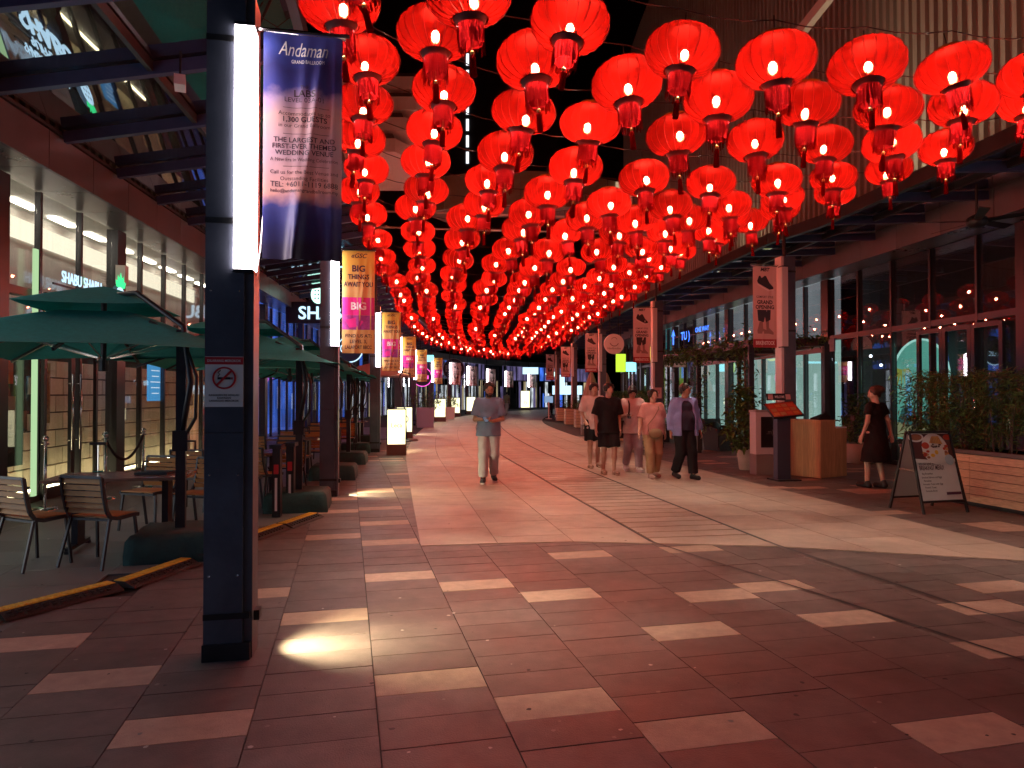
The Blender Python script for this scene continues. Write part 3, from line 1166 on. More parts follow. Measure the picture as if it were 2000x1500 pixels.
# ------------------------------------------------------------------ canopies
def canopy(name, cv, post, s0, s1, side, z_in, z_out, outer, step, label, off_in):
    root = empty(name, cv.at(s0), 0, label, 'canopy')
    base = cv.at(s0)
    s = s0
    prev = None
    while s < s1:
        t = 1 if side > 0 else -1
        a = cv.off(s, t * off_in) - base
        b = cv.off(s, t * outer(s)) - base
        A, B = Vector((a.x, a.y, z_in)), Vector((b.x, b.y, z_out))
        MB().bar(A, B, 0.09, 0.15).build('beam', M_beam, root)
        if prev:
            pa, pb = prev
            h = Vector((0, 0, 0.10))
            mid0, mid1 = pa.lerp(pb, 0.5), A.lerp(B, 0.5)
            for (u0, v0, u1, v1) in ((pa, mid0, A, mid1), (mid0, pb, mid1, B)):
                vs = [u0 + h, v0 + h, v1 + h, u1 + h]
                c = (vs[0] + vs[1] + vs[2] + vs[3]) / 4
                vs = [c + (v - c) * 0.985 for v in vs]
                vs += [v + Vector((0, 0, 0.02)) for v in vs]
                MB().add(vs, [(3, 2, 1, 0), (4, 5, 6, 7), (0, 1, 5, 4), (1, 2, 6, 5), (2, 3, 7, 6), (3, 0, 4, 7)]).build('glass_panel', M_roofg, root)
            MB().bar(pb, B, 0.10, 0.22).build('edge_beam', M_steel, root)
            MB().bar(mid0 + Vector((0, 0, .02)), mid1 + Vector((0, 0, .02)), 0.06, 0.12).build('purlin', M_steel, root)
        prev = (A, B)
        s += step
    return root


def outer_left(s):
    p = LFAC.at(s)
    y = p.y
    q = LPOST.at(LPOST.s_at_y(min(76, y + 0.8))) if y < 60 else None
    return max(2.2, min(4.6, (q - p).length)) if q else 4.3


canopy('glass_canopy', LFAC, LPOST, LFAC.s_at_y(6.5), LFAC.s_at_y(60), +1, 5.12, 5.70, outer_left, 1.6,
       'dark glass canopy on steel beams over the parasol terrace', 0.82)
canopy('glass_canopy', RFAC, RPOST, RFAC.s_at_y(7.5), RFAC.s_at_y(52), -1, 5.0, 4.9, lambda s: 3.2 if RFAC.at(s).y > 14 else 2.9, 1.6,
       'dark canopy with cross beams over the shop fronts behind the hedge planter', 0.82)

# chewing gum spots and specks trodden into the pavers
rr = random.Random(5)
mb = MB()
for k in range(150):
    D_ = 2.9 + 7 * rr.random() ** 1.5
    x = rr.uniform(-.72, .72) * D_
    r_ = rr.uniform(.006, .016)
    n_ = 7
    mb.add([(x + r_ * math.cos(6.283 * i / n_) * rr.uniform(.6, 1.3), D_ + r_ * math.sin(6.283 * i / n_) * rr.uniform(.6, 1.3), .0093) for i in range(n_)], [tuple(range(n_))], rr.randrange(3))
o = mb.build('gum_spots', [pm('gum_pale', (.5, .46, .42), .7), pm('gum_grey', (.25, .22, .2), .7), pm('gum_dark', (.03, .025, .025), .6)], pavement)
o['kind'] = 'stuff'

# ================================================================== LANTERNS
def interp(tab, y):
    if y <= tab[0][0]:
        (a, b), (c, d) = tab[0], tab[1]
    elif y >= tab[-1][0]:
        (a, b), (c, d) = tab[-2], tab[-1]
    else:
        for (a, b), (c, d) in zip(tab, tab[1:]):
            if y <= c:
                break
    return b + (d - b) * (y - a) / (c - a)


XL = [(4.8, -1.10), (6.0, -1.24), (7.8, -1.66), (9.8, -2.12), (12.9, -2.55), (16, -2.86), (20, -3.25), (30.2, -4.2), (39, -4.3), (46, -3.4), (50, -2.2)]
XR = [(6.45, 5.43), (8.09, 4.98), (9.13, 4.80), (9.94, 4.55), (11.2, 4.2), (13.1, 3.80), (14.8, 3.57), (17.4, 3.35), (29, 2.95), (35, 2.65), (42, 2.3)]
DOFF = [(4.8, 1.65), (6.0, 2.05), (8.3, 2.1), (10.5, 1.6), (13, 1.2), (18, 0.8), (26, 0.0), (35, -1.8), (48, -6.5)]
rows = [4.85, 5.35, 6.2, 7.15, 8.2, 9.3, 10.3, 11.8, 13.5, 15.2, 16.8, 18.7]
while rows[-1] < 47:
    rows.append(rows[-1] + 1.72)
NCOL = 9
# front rows: measured hanging points (x, y, z)
FRONT = [
    [(-1.12, 4.85, 4.67), (-0.31, 5.05, 4.44), (0.43, 5.24, 4.34), (1.32, 5.47, 4.24), (2.12, 5.67, 4.26), (2.96, 5.89, 4.32), (3.81, 6.11, 4.4), (4.71, 6.34, 4.46), (5.5, 6.5, 4.6)],
    [(-1.3, 5.31, 4.53), (-0.6, 5.51, 4.4), (0.18, 5.73, 4.29), (0.97, 5.96, 4.2), (1.81, 6.2, 4.18), (2.7, 6.46, 4.23), (3.57, 6.71, 4.29), (4.44, 6.96, 4.44), (5.3, 7.2, 4.57)],
    [(-1.28, 6.2, 4.51), (-0.62, 6.42, 4.35), (0.11, 6.66, 4.24), (0.76, 6.87, 4.21), (1.67, 7.17, 4.21), (2.57, 7.47, 4.26), (3.44, 7.76, 4.32), (4.32, 8.05, 4.45), (5.09, 8.3, 4.48)],
    [(-1.5, 7.15, 4.52), (-0.81, 7.38, 4.34), (-0.07, 7.62, 4.18), (0.71, 7.88, 4.11), (1.52, 8.15, 4.07), (2.37, 8.43, 4.1), (3.27, 8.73, 4.22), (4.09, 9.0, 4.34), (4.95, 9.29, 4.53)],
    [(-1.77, 8.19, 4.55), (-1.03, 8.44, 4.36), (-0.29, 8.69, 4.21), (0.45, 8.95, 4.13), (1.26, 9.22, 4.07), (2.13, 9.51, 4.12), (3.01, 9.81, 4.2), (3.86, 10.1, 4.38), (4.74, 10.39, 4.54)],
]
SHELL_R, SHELL_H = 0.295, 0.345
DZ = SHELL_H / 2 - 0.205


def shell_mesh(seed, nrib=22, seg=3, nz=12):
    rr = random.Random(seed)
    n = nrib * seg
    prof = []
    for i in range(nz + 1):
        a = -1.25 + 2.5 * i / nz
        prof.append((SHELL_R * (math.cos(a) ** 0.72), SHELL_H / 2 * math.sin(a) / math.sin(1.25)))
    off = [rr.uniform(-0.012, 0.012) for _ in range(nrib)]

    def wob(t, z):
        k = (t / (2 * math.pi) * nrib)
        fr = k - math.floor(k)
        return 1 - 0.022 * math.sin(math.pi * fr) + off[int(k) % nrib] * math.cos(3 * z)
    return MB().lathe(prof, n, 0, None, wob).mesh('lantern_shade', M_silk, True)


def rib_mesh(nrib=22):
    mb = MB()
    for k in range(nrib):
        t = 2 * math.pi * k / nrib
        pts = []
        for i in range(9):
            a = -1.25 + 2.5 * i / 8
            r = SHELL_R * (math.cos(a) ** 0.72) + 0.005
            pts.append((r * math.cos(t), r * math.sin(t), SHELL_H / 2 * math.sin(a) / math.sin(1.25)))
        mb.tube(pts, 0.0029, 3, cap=False)
    return mb.mesh('ribs', M_rib)


def fringe_mesh(seed):
    rr = random.Random(seed)
    mb = MB()
    r0 = 0.094
    mb.lathe([(0.086, -0.235 - DZ), (0.083, -0.36 - DZ), (0.078, -0.375 - DZ)], 20)
    n = 46
    for k in range(n):
        t = 2 * math.pi * (k + rr.uniform(-.2, .2)) / n
        L = 0.18 + rr.uniform(-0.04, 0.03)
        dx = rr.uniform(-0.006, 0.006)
        w = 0.0045
        ca, sa = math.cos(t), math.sin(t)
        top = Vector((r0 * ca, r0 * sa, -0.235 - DZ))
        bot = Vector(((r0 + dx) * ca - dx * sa, (r0 + dx) * sa + dx * ca, -0.235 - DZ - L))
        tn = Vector((-sa, ca, 0)) * w
        nn = Vector((ca, sa, 0)) * 0.002
        mb.add([top - tn, top + tn, bot + tn, bot - tn, top + nn, bot + nn], [(0, 1, 2, 3), (0, 4, 5, 3), (1, 2, 5, 4)])
    return mb.mesh('fringe', M_fringe)


def tassel_mesh():
    mb = MB()
    mb.tube([(0, 0, -0.24), (0, 0, -0.43)], 0.003, 4, 1)
    mb.ball((0, 0, -0.44), (0.016, 0.016, 0.018), 8, 5, 1)
    mb.lathe([(0.012, -0.455), (0.022, -0.475), (0.020, -0.49), (0.026, -0.60), (0.024, -0.605), (0, -0.60)], 10, 0)
    mb.v = [(x, y, z - DZ + .01) for x, y, z in mb.v]
    return mb.mesh('tassel', [M_fringe, M_gold], True)


def collar_mesh():
    mb = MB()
    mb.lathe([(0.116, 0.190 + DZ), (0.118, 0.205 + DZ), (0.106, 0.232 + DZ), (0.06, 0.238 + DZ), (0.0, 0.238 + DZ)], 20, 0)
    mb.lathe([(0.116, 0.190 + DZ), (0.0, 0.19 + DZ)], 20, 2)
    mb.tube([(0, 0, 0.235 + DZ), (0, 0, 0.33)], 0.006, 5, 1)

    
    return mb.mesh('collar', [M_gold, M_black, pm('lantern_lining', (0.10, 0.004, 0.003), 0.7)], True)


ring_m = MB().lathe([(0.122, -0.190 - DZ), (0.110, -0.212 - DZ), (0.096, -0.222 - DZ), (0.096, -0.245 - DZ)], 20).mesh('lower_ring', pm('lantern_lining', (0.10, 0.004, 0.003), 0.7), True)
shells = [shell_mesh(i) for i in range(3)]
shell_far = shell_mesh(5, 22, 1, 8)
ribs_m = rib_mesh()
fringes = [fringe_mesh(i) for i in range(3)]
tas_m = tassel_mesh()
col_m = collar_mesh()
bulb_ms = [MB().ball((0, 0, -0.035), (0.0285, 0.0285, 0.034), 10, 6).mesh('bulb', m_) for m_ in M_bulbs]
# simplified skirt for far ones
ORD = ['first', 'second', 'third', 'fourth', 'fifth', 'sixth', 'seventh', 'eighth', 'ninth']
ORDR = ['frontmost', 'second', 'third', 'fourth', 'fifth', 'sixth', 'seventh', 'eighth', 'ninth', 'tenth', 'eleventh', 'twelfth', 'thirteenth', 'fourteenth', 'fifteenth', 'sixteenth']
rl = random.Random(11)
HANG = 0.33
for ri, dl in enumerate(rows):
    a = Vector((interp(XL, dl), dl, 0))
    dr = dl + interp(DOFF, dl)
    b = Vector((interp(XR, dr), dr, 0))
    drow = (b - a).normalized()
    wire = []
    lean0 = rl.uniform(-0.03, 0.03)
    spots = []
    for c in range(-1, NCOL + 1):
        f = c / (NCOL - 1)
        p = a.lerp(b, f)
        jig = 0.10 if ri > 1 else 0.06
        p = p + drow * rl.uniform(-jig, jig) * 0.9 + Vector((-drow.y, drow.x, 0)) * rl.uniform(-jig, jig) * 0.8
        z = 4.54 - 0.42 * (1 - (2 * f - 1) ** 2) + rl.uniform(-0.03, 0.03) - (0.02 if ri < 2 else 0)
        if ri < len(FRONT) and 0 <= c < NCOL:
            x_, y_, z = FRONT[ri][c]
            p = Vector((x_, y_, 0))
        spots.append((p, z))
    # cable through the tops, on to either side
    ends_a = a + (a - b) * (0.5 / NCOL)
    for (p, z) in spots[1:-1]:
        wire.append((p.x, p.y, z + HANG))
    la = LFAC.at(LFAC.s_at_y(a.y))
    wa = Vector((spots[1][0].x, spots[1][0].y, 0)) - drow * 1.0
    wb = Vector((spots[-2][0].x, spots[-2][0].y, 0)) + drow * 1.0
    wire = [(wa.x, wa.y, 5.25)] + wire + [(wb.x, wb.y, 4.97)]
    pts = []
    for i in range(len(wire) - 1):
        p, q = Vector(wire[i]), Vector(wire[i + 1])
        for k in range(3):
            t = k / 3
            m_ = p.lerp(q, t)
            m_.z -= 0.04 * 4 * t * (1 - t)
            pts.append(m_)
    pts.append(Vector(wire[-1]))
    w = MB().tube(pts, 0.006, 4).build('lantern_cable', M_black)
    if ri < 16:
        tag(w, 'thin black cable carrying the %s row of red lanterns' % ORDR[ri], 'cable', 'cables carrying the lanterns')
    else:
        tag(w, 'thin black cable lost among the crowded far rows of lanterns', 'cable', 'far cables carrying the lanterns')
    for c in range(NCOL):
        p, z = spots[c + 1]
        rz = rl.uniform(0, 6.28)
        lt = empty('red_lantern', (p.x, p.y, z), 0)
        lt.rotation_euler = (rl.gauss(0, .07), rl.gauss(0, .07), rz)
        s_ = rl.uniform(0.96, 1.05)
        lt.scale = (s_, s_, s_ * rl.uniform(0.95, 1.06))
        if ri < 16:
            lab = 'round red silk lantern hanging %s from the left in the %s row' % (ORD[c], ORDR[ri])
            tag(lt, lab, 'lantern', 'red lanterns hung over the street')
        else:
            tag(lt, 'small red lantern in the crowded far rows, hard to tell from its neighbours', 'lantern', 'far red lanterns over the street')
        far = p.y > 22
        sh = link('shade', shell_far if far else shells[(ri + c) % 3], lt)
        link('bulb', bulb_ms[rl.choice((0, 1, 1, 1, 2))], lt, Matrix.Translation((rl.uniform(-.03, .03), rl.uniform(-.03, .03), rl.uniform(-.03, .03))))
        link('fringe', fringes[(ri * 2 + c) % 3], lt)
        link('collar', col_m, lt)
        link('lower_ring', ring_m, lt)
        if not far:
            r_ = link('ribs', ribs_m, lt)
            r_['kind'] = 'stuff'
        if p.y < 34:
            link('tassel', tas_m, lt)

# ================================================================== POSTS, LIGHT PANELS, BANNERS
def make_post(lit, label, group):
    t = empty('lamp_post', (0, 0, 0), 0, label, 'lamp post', group)
    MB().box((-0.02, 0, 2.0), (0.22, 0.24, 4.0)).box((-0.123, 0.02, 2.0), (0.018, 0.18, 4.0)).build('column', M_post, t)
    MB().box((0.118, 0.0, 2.0), (0.05, 0.2, 4.0)).build('side_channel', M_paneloff if not lit else M_post, t)
    MB().box((0.0, 0, 0.05), (0.27, 0.27, 0.10)).build('base_plate', M_steel, t)
    pn = MB().box((0.088, -0.075, 3.065), (0.112, 0.13, 1.47)).build('light_panel', M_panel if lit else M_paneloff, t)
    MB().box((0.1465, -0.075, 3.065), (0.004, 0.12, 1.45)).build('diffuser_edge', em('edge_glow', (1.0, .80, .86), 15) if lit else M_paneloff, pn)
    for z in (3.81, 2.32):
        MB().box((0.088, -0.075, z), (0.116, 0.134, 0.02)).build('end_cap', M_steel, pn)
    for z in (0.26, 3.72, 2.62):
        MB().box((0.0, 0, z), (0.262, 0.256, 0.035)).build('strap', M_black, t)
    MB().tube([(0.02, 0, 4.0), (0.02, 0, 5.2)], 0.03, 6).build('rod', M_steel, t)
    MB().tube([(0.1, -0.02, 3.845), (0.70, -0.02, 3.845)], 0.012, 6).build('banner_arm', M_chrome, t)
    bl = MB()
    for z in (0.5, 1.1, 2.2):
        for x in (-0.10, 0.06):
            bl.ball((x, -0.122, z), (0.007, 0.004, 0.007), 6, 4)
    for z in (1.35,):
        bl.box((-0.02, -0.1205, z), (0.222, 0.002, 0.004))
    bo = bl.build('bolts', M_chrome, t)
    bo['kind'] = 'stuff'
    fx = MB().box((0.158, 0.0, 0.235), (0.035, 0.09, 0.06)).build('spot_fixture', M_steel, t)
    return t


def make_spot(p, rz, power, col=(1.0, 0.92, 0.55)):
    l = bpy.data.lights.new('post_spot', 'SPOT')
    l.energy = power
    l.color = col
    l.spot_size = R(112)
    l.spot_blend = 1.0
    l.shadow_soft_size = 0.02
    o = bpy.data.objects.new('post_spot', l)
    COL.objects.link(o)
    o.location = p
    o.rotation_euler = (R(75), 0, rz)      # aims along +y rotated by rz, tilted down
    return o


lpost_s = [LPOST.s_at_y(4.36), LPOST.s_at_y(11.1), LPOST.s_at_y(19.5), LPOST.s_at_y(27.8), LPOST.s_at_y(36), LPOST.s_at_y(44)]
while lpost_s[-1] < LPOST.L - 14:
    lpost_s.append(lpost_s[-1] + 6.3)
LABP = ['tall blue grey lamp post in front, with the long white light panel and smoking notice',
        'second lit lamp post, by the cinema banner and a green covered parasol weight',
        'third lit lamp post, beside the first glowing box sign',
        'fourth lit lamp post along the left, behind the second glowing box sign',
        'fifth lit lamp post along the left, carrying a yellow and pink banner',
        'sixth lit lamp post along the left, carrying the palest banner']
proto = make_post(True, LABP[0], 'lit lamp posts along the terrace')
lposts = []
for i, s in enumerate(lpost_s):
    p = LPOST.at(s)
    d = LPOST.tan(s)
    rz = math.atan2(-d.x, d.y)
    o = proto if i == 0 else copy_tree(proto)
    o.location = (p.x, p.y, 0)
    o.rotation_euler = (0, 0, rz)
    lab = LABP[i] if i < 6 else '%s lit lamp post counting outwards along the far bend of the street' % ORD[i - 6]
    o['label'] = lab
    lposts.append((p, rz, o))
rproto = make_post(False, 'x', 'lamp posts along the right hand shops')
rposts = []
RLAB = ['brown lamp post behind the wooden counter with a shoe banner', 'lamp post behind the walking group carrying a shoe banner',
        'third shoe banner lamp post, by the folded beige parasol', 'fourth shoe banner lamp post, rising from behind a wooden planter',
        'farthest shoe banner lamp post, with the palest banner']
for i, y in enumerate((14.4, 21.2, 30.2, 38.7, 46.2)):
    s = RPOST.s_at_y(y)
    p = RPOST.at(s)
    d = RPOST.tan(s)
    rz = math.atan2(-d.x, d.y)
    o = rproto if i == 0 else copy_tree(rproto)
    o.location = (p.x, p.y, 0)
    o.rotation_euler = (0, 0, rz)
    o.scale = (-1.12, 1.12, 1.09)
    o['label'] = RLAB[i]
    rposts.append((p, rz, o))
# ground spots at the feet of the near posts, shining across the paving
for i, (p, rz, o) in enumerate(lposts[:5]):
    off = Matrix.Rotation(rz, 3, 'Z') @ Vector((0.185, 0.0, 0.15))
    make_spot((p.x + off.x, p.y + off.y, 0.23), rz - R(80), 230 if i < 1 else 200)

M_ban = []


def banner_mat(name, stops, horiz=0.0):
    """printed cloth: colour by height on the banner's own coordinates (flat print), slightly translucent"""
    m = bpy.data.materials.new(name)
    m.use_nodes = True
    nt = m.node_tree
    b = nt.nodes['Principled BSDF']
    b.inputs['Roughness'].default_value = 0.38
    tc = nt.nodes.new('ShaderNodeTexCoord')
    sx = nt.nodes.new('ShaderNodeSeparateXYZ')
    nt.links.new(tc.outputs['Object'], sx.inputs[0])
    nz = nt.nodes.new('ShaderNodeTexNoise')
    nz.inputs['Scale'].default_value = 7
    nz.inputs['Detail'].default_value = 5
    nt.links.new(tc.outputs['Object'], nz.inputs['Vector'])
    mu = nt.nodes.new('ShaderNodeMath')
    mu.operation = 'MULTIPLY_ADD'
    mu.inputs[1].default_value = horiz
    nt.links.new(nz.outputs['Fac'], mu.inputs[0])
    nt.links.new(sx.outputs['Z'], mu.inputs[2])
    mr = nt.nodes.new('ShaderNodeMapRange')
    mr.inputs['From Min'].default_value = -1.5
    mr.inputs['From Max'].default_value = 0.0
    nt.links.new(mu.outputs[0], mr.inputs['Value'])
    cr = nt.nodes.new('ShaderNodeValToRGB')
    el = cr.color_ramp.elements
    el[0].position, el[0].color = stops[0][0], (*stops[0][1], 1)
    el[1].position, el[1].color = stops[-1][0], (*stops[-1][1], 1)
    for pos, c in stops[1:-1]:
        e = el.new(pos)
        e.color = (*c, 1)
    nt.links.new(mr.outputs['Result'], cr.inputs[0])
    nt.links.new(cr.outputs[0], b.inputs['Base Color'])
    tl = nt.nodes.new('ShaderNodeBsdfTranslucent')
    nt.links.new(cr.outputs[0], tl.inputs['Color'])
    mx = nt.nodes.new('ShaderNodeMixShader')
    mx.inputs[0].default_value = 0.35
    out = nt.nodes['Material Output']
    nt.links.new(b.outputs[0], mx.inputs[1])
    nt.links.new(tl.outputs[0], mx.inputs[2])
    nt.links.new(mx.outputs[0], out.inputs[0])
    return m


def cloth(w, h, fold, nx=26, nz=40, seed=0, pinch=0.0):
    rr = random.Random(seed)
    ph = [rr.uniform(0, 6.28) for _ in range(4)]

    def fn(x, z):
        u = x / w
        v = -z / h
        y = fold * (0.5 * math.sin(9 * u + 2.6 * v + ph[0]) + 0.35 * math.sin(15 * u - 4 * v + ph[1]) + 0.3 * math.sin(3 * v + 5 * u + ph[2])) * (0.35 + 0.65 * v)
        # sharp diagonal pull folds
        for k, (u0, sl, am) in enumerate(((0.30, -0.42, 1.0), (0.05, -0.18, .6), (0.42, -.05, .8))):
            d = (u - (u0 + sl * v)) / 0.06
            y -= fold * am * 1.3 * math.exp(-d * d) * min(1, v * 3 + .2)
        return y

    vs, fs = [], []
    for j in range(nz + 1):
        for i in range(nx + 1):
            x = w * (i / nx - 0.5)
            z = -h * j / nz
            xx = x
            if pinch and j > nz * 0.55 and i == 0:
                xx += 0
            vs.append((xx, fn(x, z), z))
    for j in range(nz):
        for i in range(nx):
            a = j * (nx + 1) + i
            fs.append((a, a + nx + 1, a + nx + 2, a + 1))
    return vs, fs, fn


M_b1 = banner_mat('print_wedding', [(0.0, (0.012, 0.010, 0.02)), (0.16, (0.02, 0.018, 0.05)), (0.26, (0.025, 0.03, 0.13)), (0.335, (0.05, 0.06, 0.22)), (0.40, (0.62, 0.34, 0.29)),
                                    (0.56, (0.50, 0.36, 0.42)), (0.72, (0.58, 0.38, 0.36)), (0.79, (0.35, 0.27, 0.42)), (0.83, (0.04, 0.05, 0.24)), (0.92, (0.03, 0.035, 0.16)), (1.0, (0.05, 0.08, 0.35))], 0.18)
inkd = pm('print_ink', (0.035, 0.02, 0.035), 0.5)
inkw = pm('print_white', (0.8, 0.76, 0.74), 0.5)
M_yb = banner_mat('print_yellow', [(0.0, (0.66, 0.40, 0.10)), (0.25, (0.62, 0.40, 0.16)), (0.5, (0.70, 0.50, 0.12)), (0.75, (0.72, 0.52, 0.20)), (1.0, (0.66, 0.48, 0.08))], 0.5)
M_mag = pm('print_magenta', (0.62, 0.025, 0.22), 0.42)
M_mag2 = pm('print_purple', (0.30, 0.04, 0.22), 0.45, 0, 12, 0.5)
M_pk = banner_mat('print_pink', [(0.0, (0.40, 0.09, 0.09)), (0.06, (0.62, 0.40, 0.36)), (0.5, (0.66, 0.50, 0.46)), (1.0, (0.70, 0.56, 0.53))], 0.2)
M_pkink = pm('print_dark', (0.03, 0.025, 0.03), 0.5)
M_shoe2 = pm('print_shoe', (0.30, 0.17, 0.15), 0.5)


def strip(mb, x0, x1, z0, z1, fn, mi, n=10, dy=-0.002):
    vs, fs = [], []
    for i in range(n + 1):
        x = x0 + (x1 - x0) * i / n
        for j in range(7):
            z = z0 + (z1 - z0) * j / 6
            vs.append((x, fn(x, z) + dy, z))
    for i in range(n):
        for j in range(6):
            a = i * 7 + j
            fs.append((a, a + 1, a + 8, a + 7) if z1 < z0 else (a, a + 7, a + 8, a + 1))
    mb.add(vs, fs, mi)


def blob(mb, pts, fn, mi, dy=-0.004):
    mb.add([(x, fn(x, z) + dy, z) for x, z in pts], [tuple(range(len(pts)))], mi)


def banner(p, rz, dx, w, h, top, kind, label, group, seed, fold):
    """cloth hung from the post arm; local x along the arm"""
    root = empty('banner', p, rz, label, 'banner', group)
    Mo = Matrix.Translation((dx, -0.02, top))
    vs, fs, fn = cloth(w, h, fold, seed=seed)
    cl = MB().add(vs, fs).build('cloth', {'wed': M_b1, 'big': M_yb, 'shoe': M_pk}[kind], root, True, Mo)
    t = MB()
    if kind == 'wed':
        put_text(t, 'Andaman', 0.0, -0.140, 0.125, 0.30, 1, 0, 0.35, fn)
        put_text(t, 'GRAND BALLROOM', 0.03, -0.185, 0.032, 0.2, 1, 0, 0, fn)
        rowsT = [('THE', -0.345, .032, .0), ('LABS', -0.395, .062, .02), ('LEVEL 03A-01', -0.43, .042, 0), ('Accommodates up to', -0.515, .036, 0), ('1,300 GUESTS', -0.555, .046, .02),
                 ('in our Grand Ballroom', -0.59, .034, 0), ('THE LARGEST AND', -0.685, .043, .015), ('FIRST-EVER THEMED', -0.725, .043, .015), ('WEDDING VENUE', -0.765, .043, .015),
                 ('A New Era in Wedding Celebration', -0.805, .032, 0), ('Call us for the Best Venue and', -0.885, .034, 0), ('Outstanding Facilities', -0.925, .034, 0),
                 ('TEL: +6011-1119 6888', -0.965, .046, .008), ('hello@andamangrandballroom.my', -1.0, .03, .01)]
        for b, z, sz, bo in rowsT:
            put_text(t, b, 0.01, z, sz, w * 0.86, 0, bo, 0, fn)
        for z in (-0.465, -0.63, -0.835):
            strip(t, -0.12, 0.16, z, z - 0.003, fn, 0)
    elif kind == 'big':
        put_text(t, '\u00abGSC', 0.0, -0.115, 0.10, w * .62, 0, 0.02, 0.3, fn)
        put_text(t, 'BIG', 0, -0.33, 0.135, w * .5, 0, 0.035, 0, fn)
        put_text(t, 'THINGS', 0, -0.45, 0.105, w * .66, 0, 0.03, 0, fn)
        put_text(t, 'AWAIT YOU', 0, -0.57, 0.105, w * .9, 0, 0.03, 0, fn)
        for z0_, z1_, mi_ in ((-0.74, -1.02, M_mag), (-1.022, -1.25, M_mag2)):
            sm_ = MB()
            strip(sm_, -w / 2 + .003, w / 2 - .003, z0_, z1_, fn, 0, 12)
            sm_.build('print_panel', mi_, root, False, Mo)
        put_text(t, 'BIG', 0, -0.93, 0.16, w * .62, 1, 0.03, 0, fn, y=-0.006)
        blob(t, [(-.2, -1.1), (-.05, -1.06), (.08, -1.12), (.02, -1.2), (-.14, -1.22)], fn, 2)
        for b, z in (('FIND US AT:', -1.37), ('LEVEL 3,', -1.46), ('LALAPORT BBCC', -1.55)):
            put_text(t, b, 0, z, 0.075, w * .82, 0, 0.02, 0, fn)
    else:
        put_text(t, 'MBT', 0, -0.10, 0.10, w * .5, 0, 0.035, 0.25, fn)
        blob(t, [(-.17, -.30), (-.13, -.20), (-.10, -.19), (-.07, -.24), (.0, -.19), (.03, -.20), (.10, -.33), (.19, -.42), (.19, -.455), (.10, -.47), (-.02, -.41), (-.15, -.345)], fn, 0)
        blob(t, [(-.16, -.355), (-.03, -.425), (.09, -.485), (.19, -.465), (.19, -.48), (.08, -.505), (-.04, -.445), (-.165, -.37)], fn, 1)
        put_text(t, 'COMFORT STYLE', 0, -0.64, 0.062, w * .72, 0, 0.015, 0, fn)
        put_text(t, 'GRAND', 0, -0.76, 0.105, w * .66, 0, 0.035, 0, fn)
        put_text(t, 'OPENING', 0, -0.86, 0.105, w * .78, 0, 0.035, 0, fn)
        blob(t, [(-.17, -.88), (.13, -.88), (.12, -1.08), (.02, -1.13), (.0, -1.02), (-.03, -1.13), (-.15, -1.10)], fn, 0)
        blob(t, [(-.12, -1.12), (-.05, -1.12), (-.04, -1.26), (.10, -1.31), (.10, -1.36), (-.16, -1.36), (-.17, -1.30)], fn, 3)
        blob(t, [(.02, -1.12), (.09, -1.10), (.09, -1.24), (.19, -1.34), (.18, -1.38), (.04, -1.35)], fn, 3, -.006)
        strip(t, -w / 2 + .003, w / 2 - .003, -h + 0.17, -h + 0.01, fn, 2, 12)
        put_text(t, 'BIRKENSTOCK', 0, -h + 0.06, 0.10, w * .8, 1, 0.03, 0, fn, y=-0.006)
    t.build('lettering', {'wed': [inkd, inkw], 'big': [inkd, inkw, M_mag, M_mag2], 'shoe': [M_pkink, inkw, pm('print_red', (0.35, 0.03, 0.04), .5), M_shoe2]}[kind], root, False, Mo)
    MB().tube([(-w / 2 - 0.04, 0, 0.005), (w / 2 + 0.02, 0, 0.005)], 0.014, 6).build('hem_rod', M_chrome, root, True, Mo)
    if kind == 'wed':
        MB().tube([(-w / 2 + 0.01, 0.0, -1.05), (-w / 2 - 0.01, -0.01, -1.36), (-w / 2 - 0.05, 0, -1.62)], 0.004, 4).build('tie_cord', M_white, root, False, Mo)
    return root


p, rz, o = lposts[0]
banner((p.x, p.y, 0), R(13), 0.415, 0.475, 1.42, 3.84, 'wed', 'blue and pink wedding venue banner with tie cord on the front post', None, 3, 0.020)
BL = ['yellow and magenta cinema banner on the second post, lettering easy to read', 'yellow and magenta cinema banner on the third post',
      'yellow and magenta cinema banner on the fourth post', 'yellow and magenta cinema banner on the fifth post', 'palest yellow and magenta cinema banner on the sixth post']
for i in range(1, 6):
    p, rz, o = lposts[i]
    banner((p.x, p.y, 0), rz + R(4), 0.44, 0.50, 1.62, 3.845, 'big', BL[i - 1], 'yellow and magenta banners', i, 0.012)
for i in range(6, len(lposts)):
    p, rz, o = lposts[i]
    if p.x > 4.5:
        continue
    banner((p.x, p.y, 0), 0, 0.5, 0.6, 1.55, 3.80, 'shoe', 'pale pink banner on the %s lamp post of the far bend' % ORD[i - 6], 'pale banners on the far bend', i, 0.02)
SL = ['largest pink shoe banner, on the post behind the wooden counter', 'second largest pink shoe banner, above the walking group', 'third pink shoe banner, left of the round white sign',
      'fourth pink shoe banner, above the wooden planters', 'small cream shoe banner, farthest of the shoe banners']
for i, (p, rz, o) in enumerate(rposts):
    banner((p.x, p.y, 0), rz, -0.47, 0.52, 1.64, 4.16, 'shoe', SL[i], 'pink shoe banners', 20 + i, 0.006)
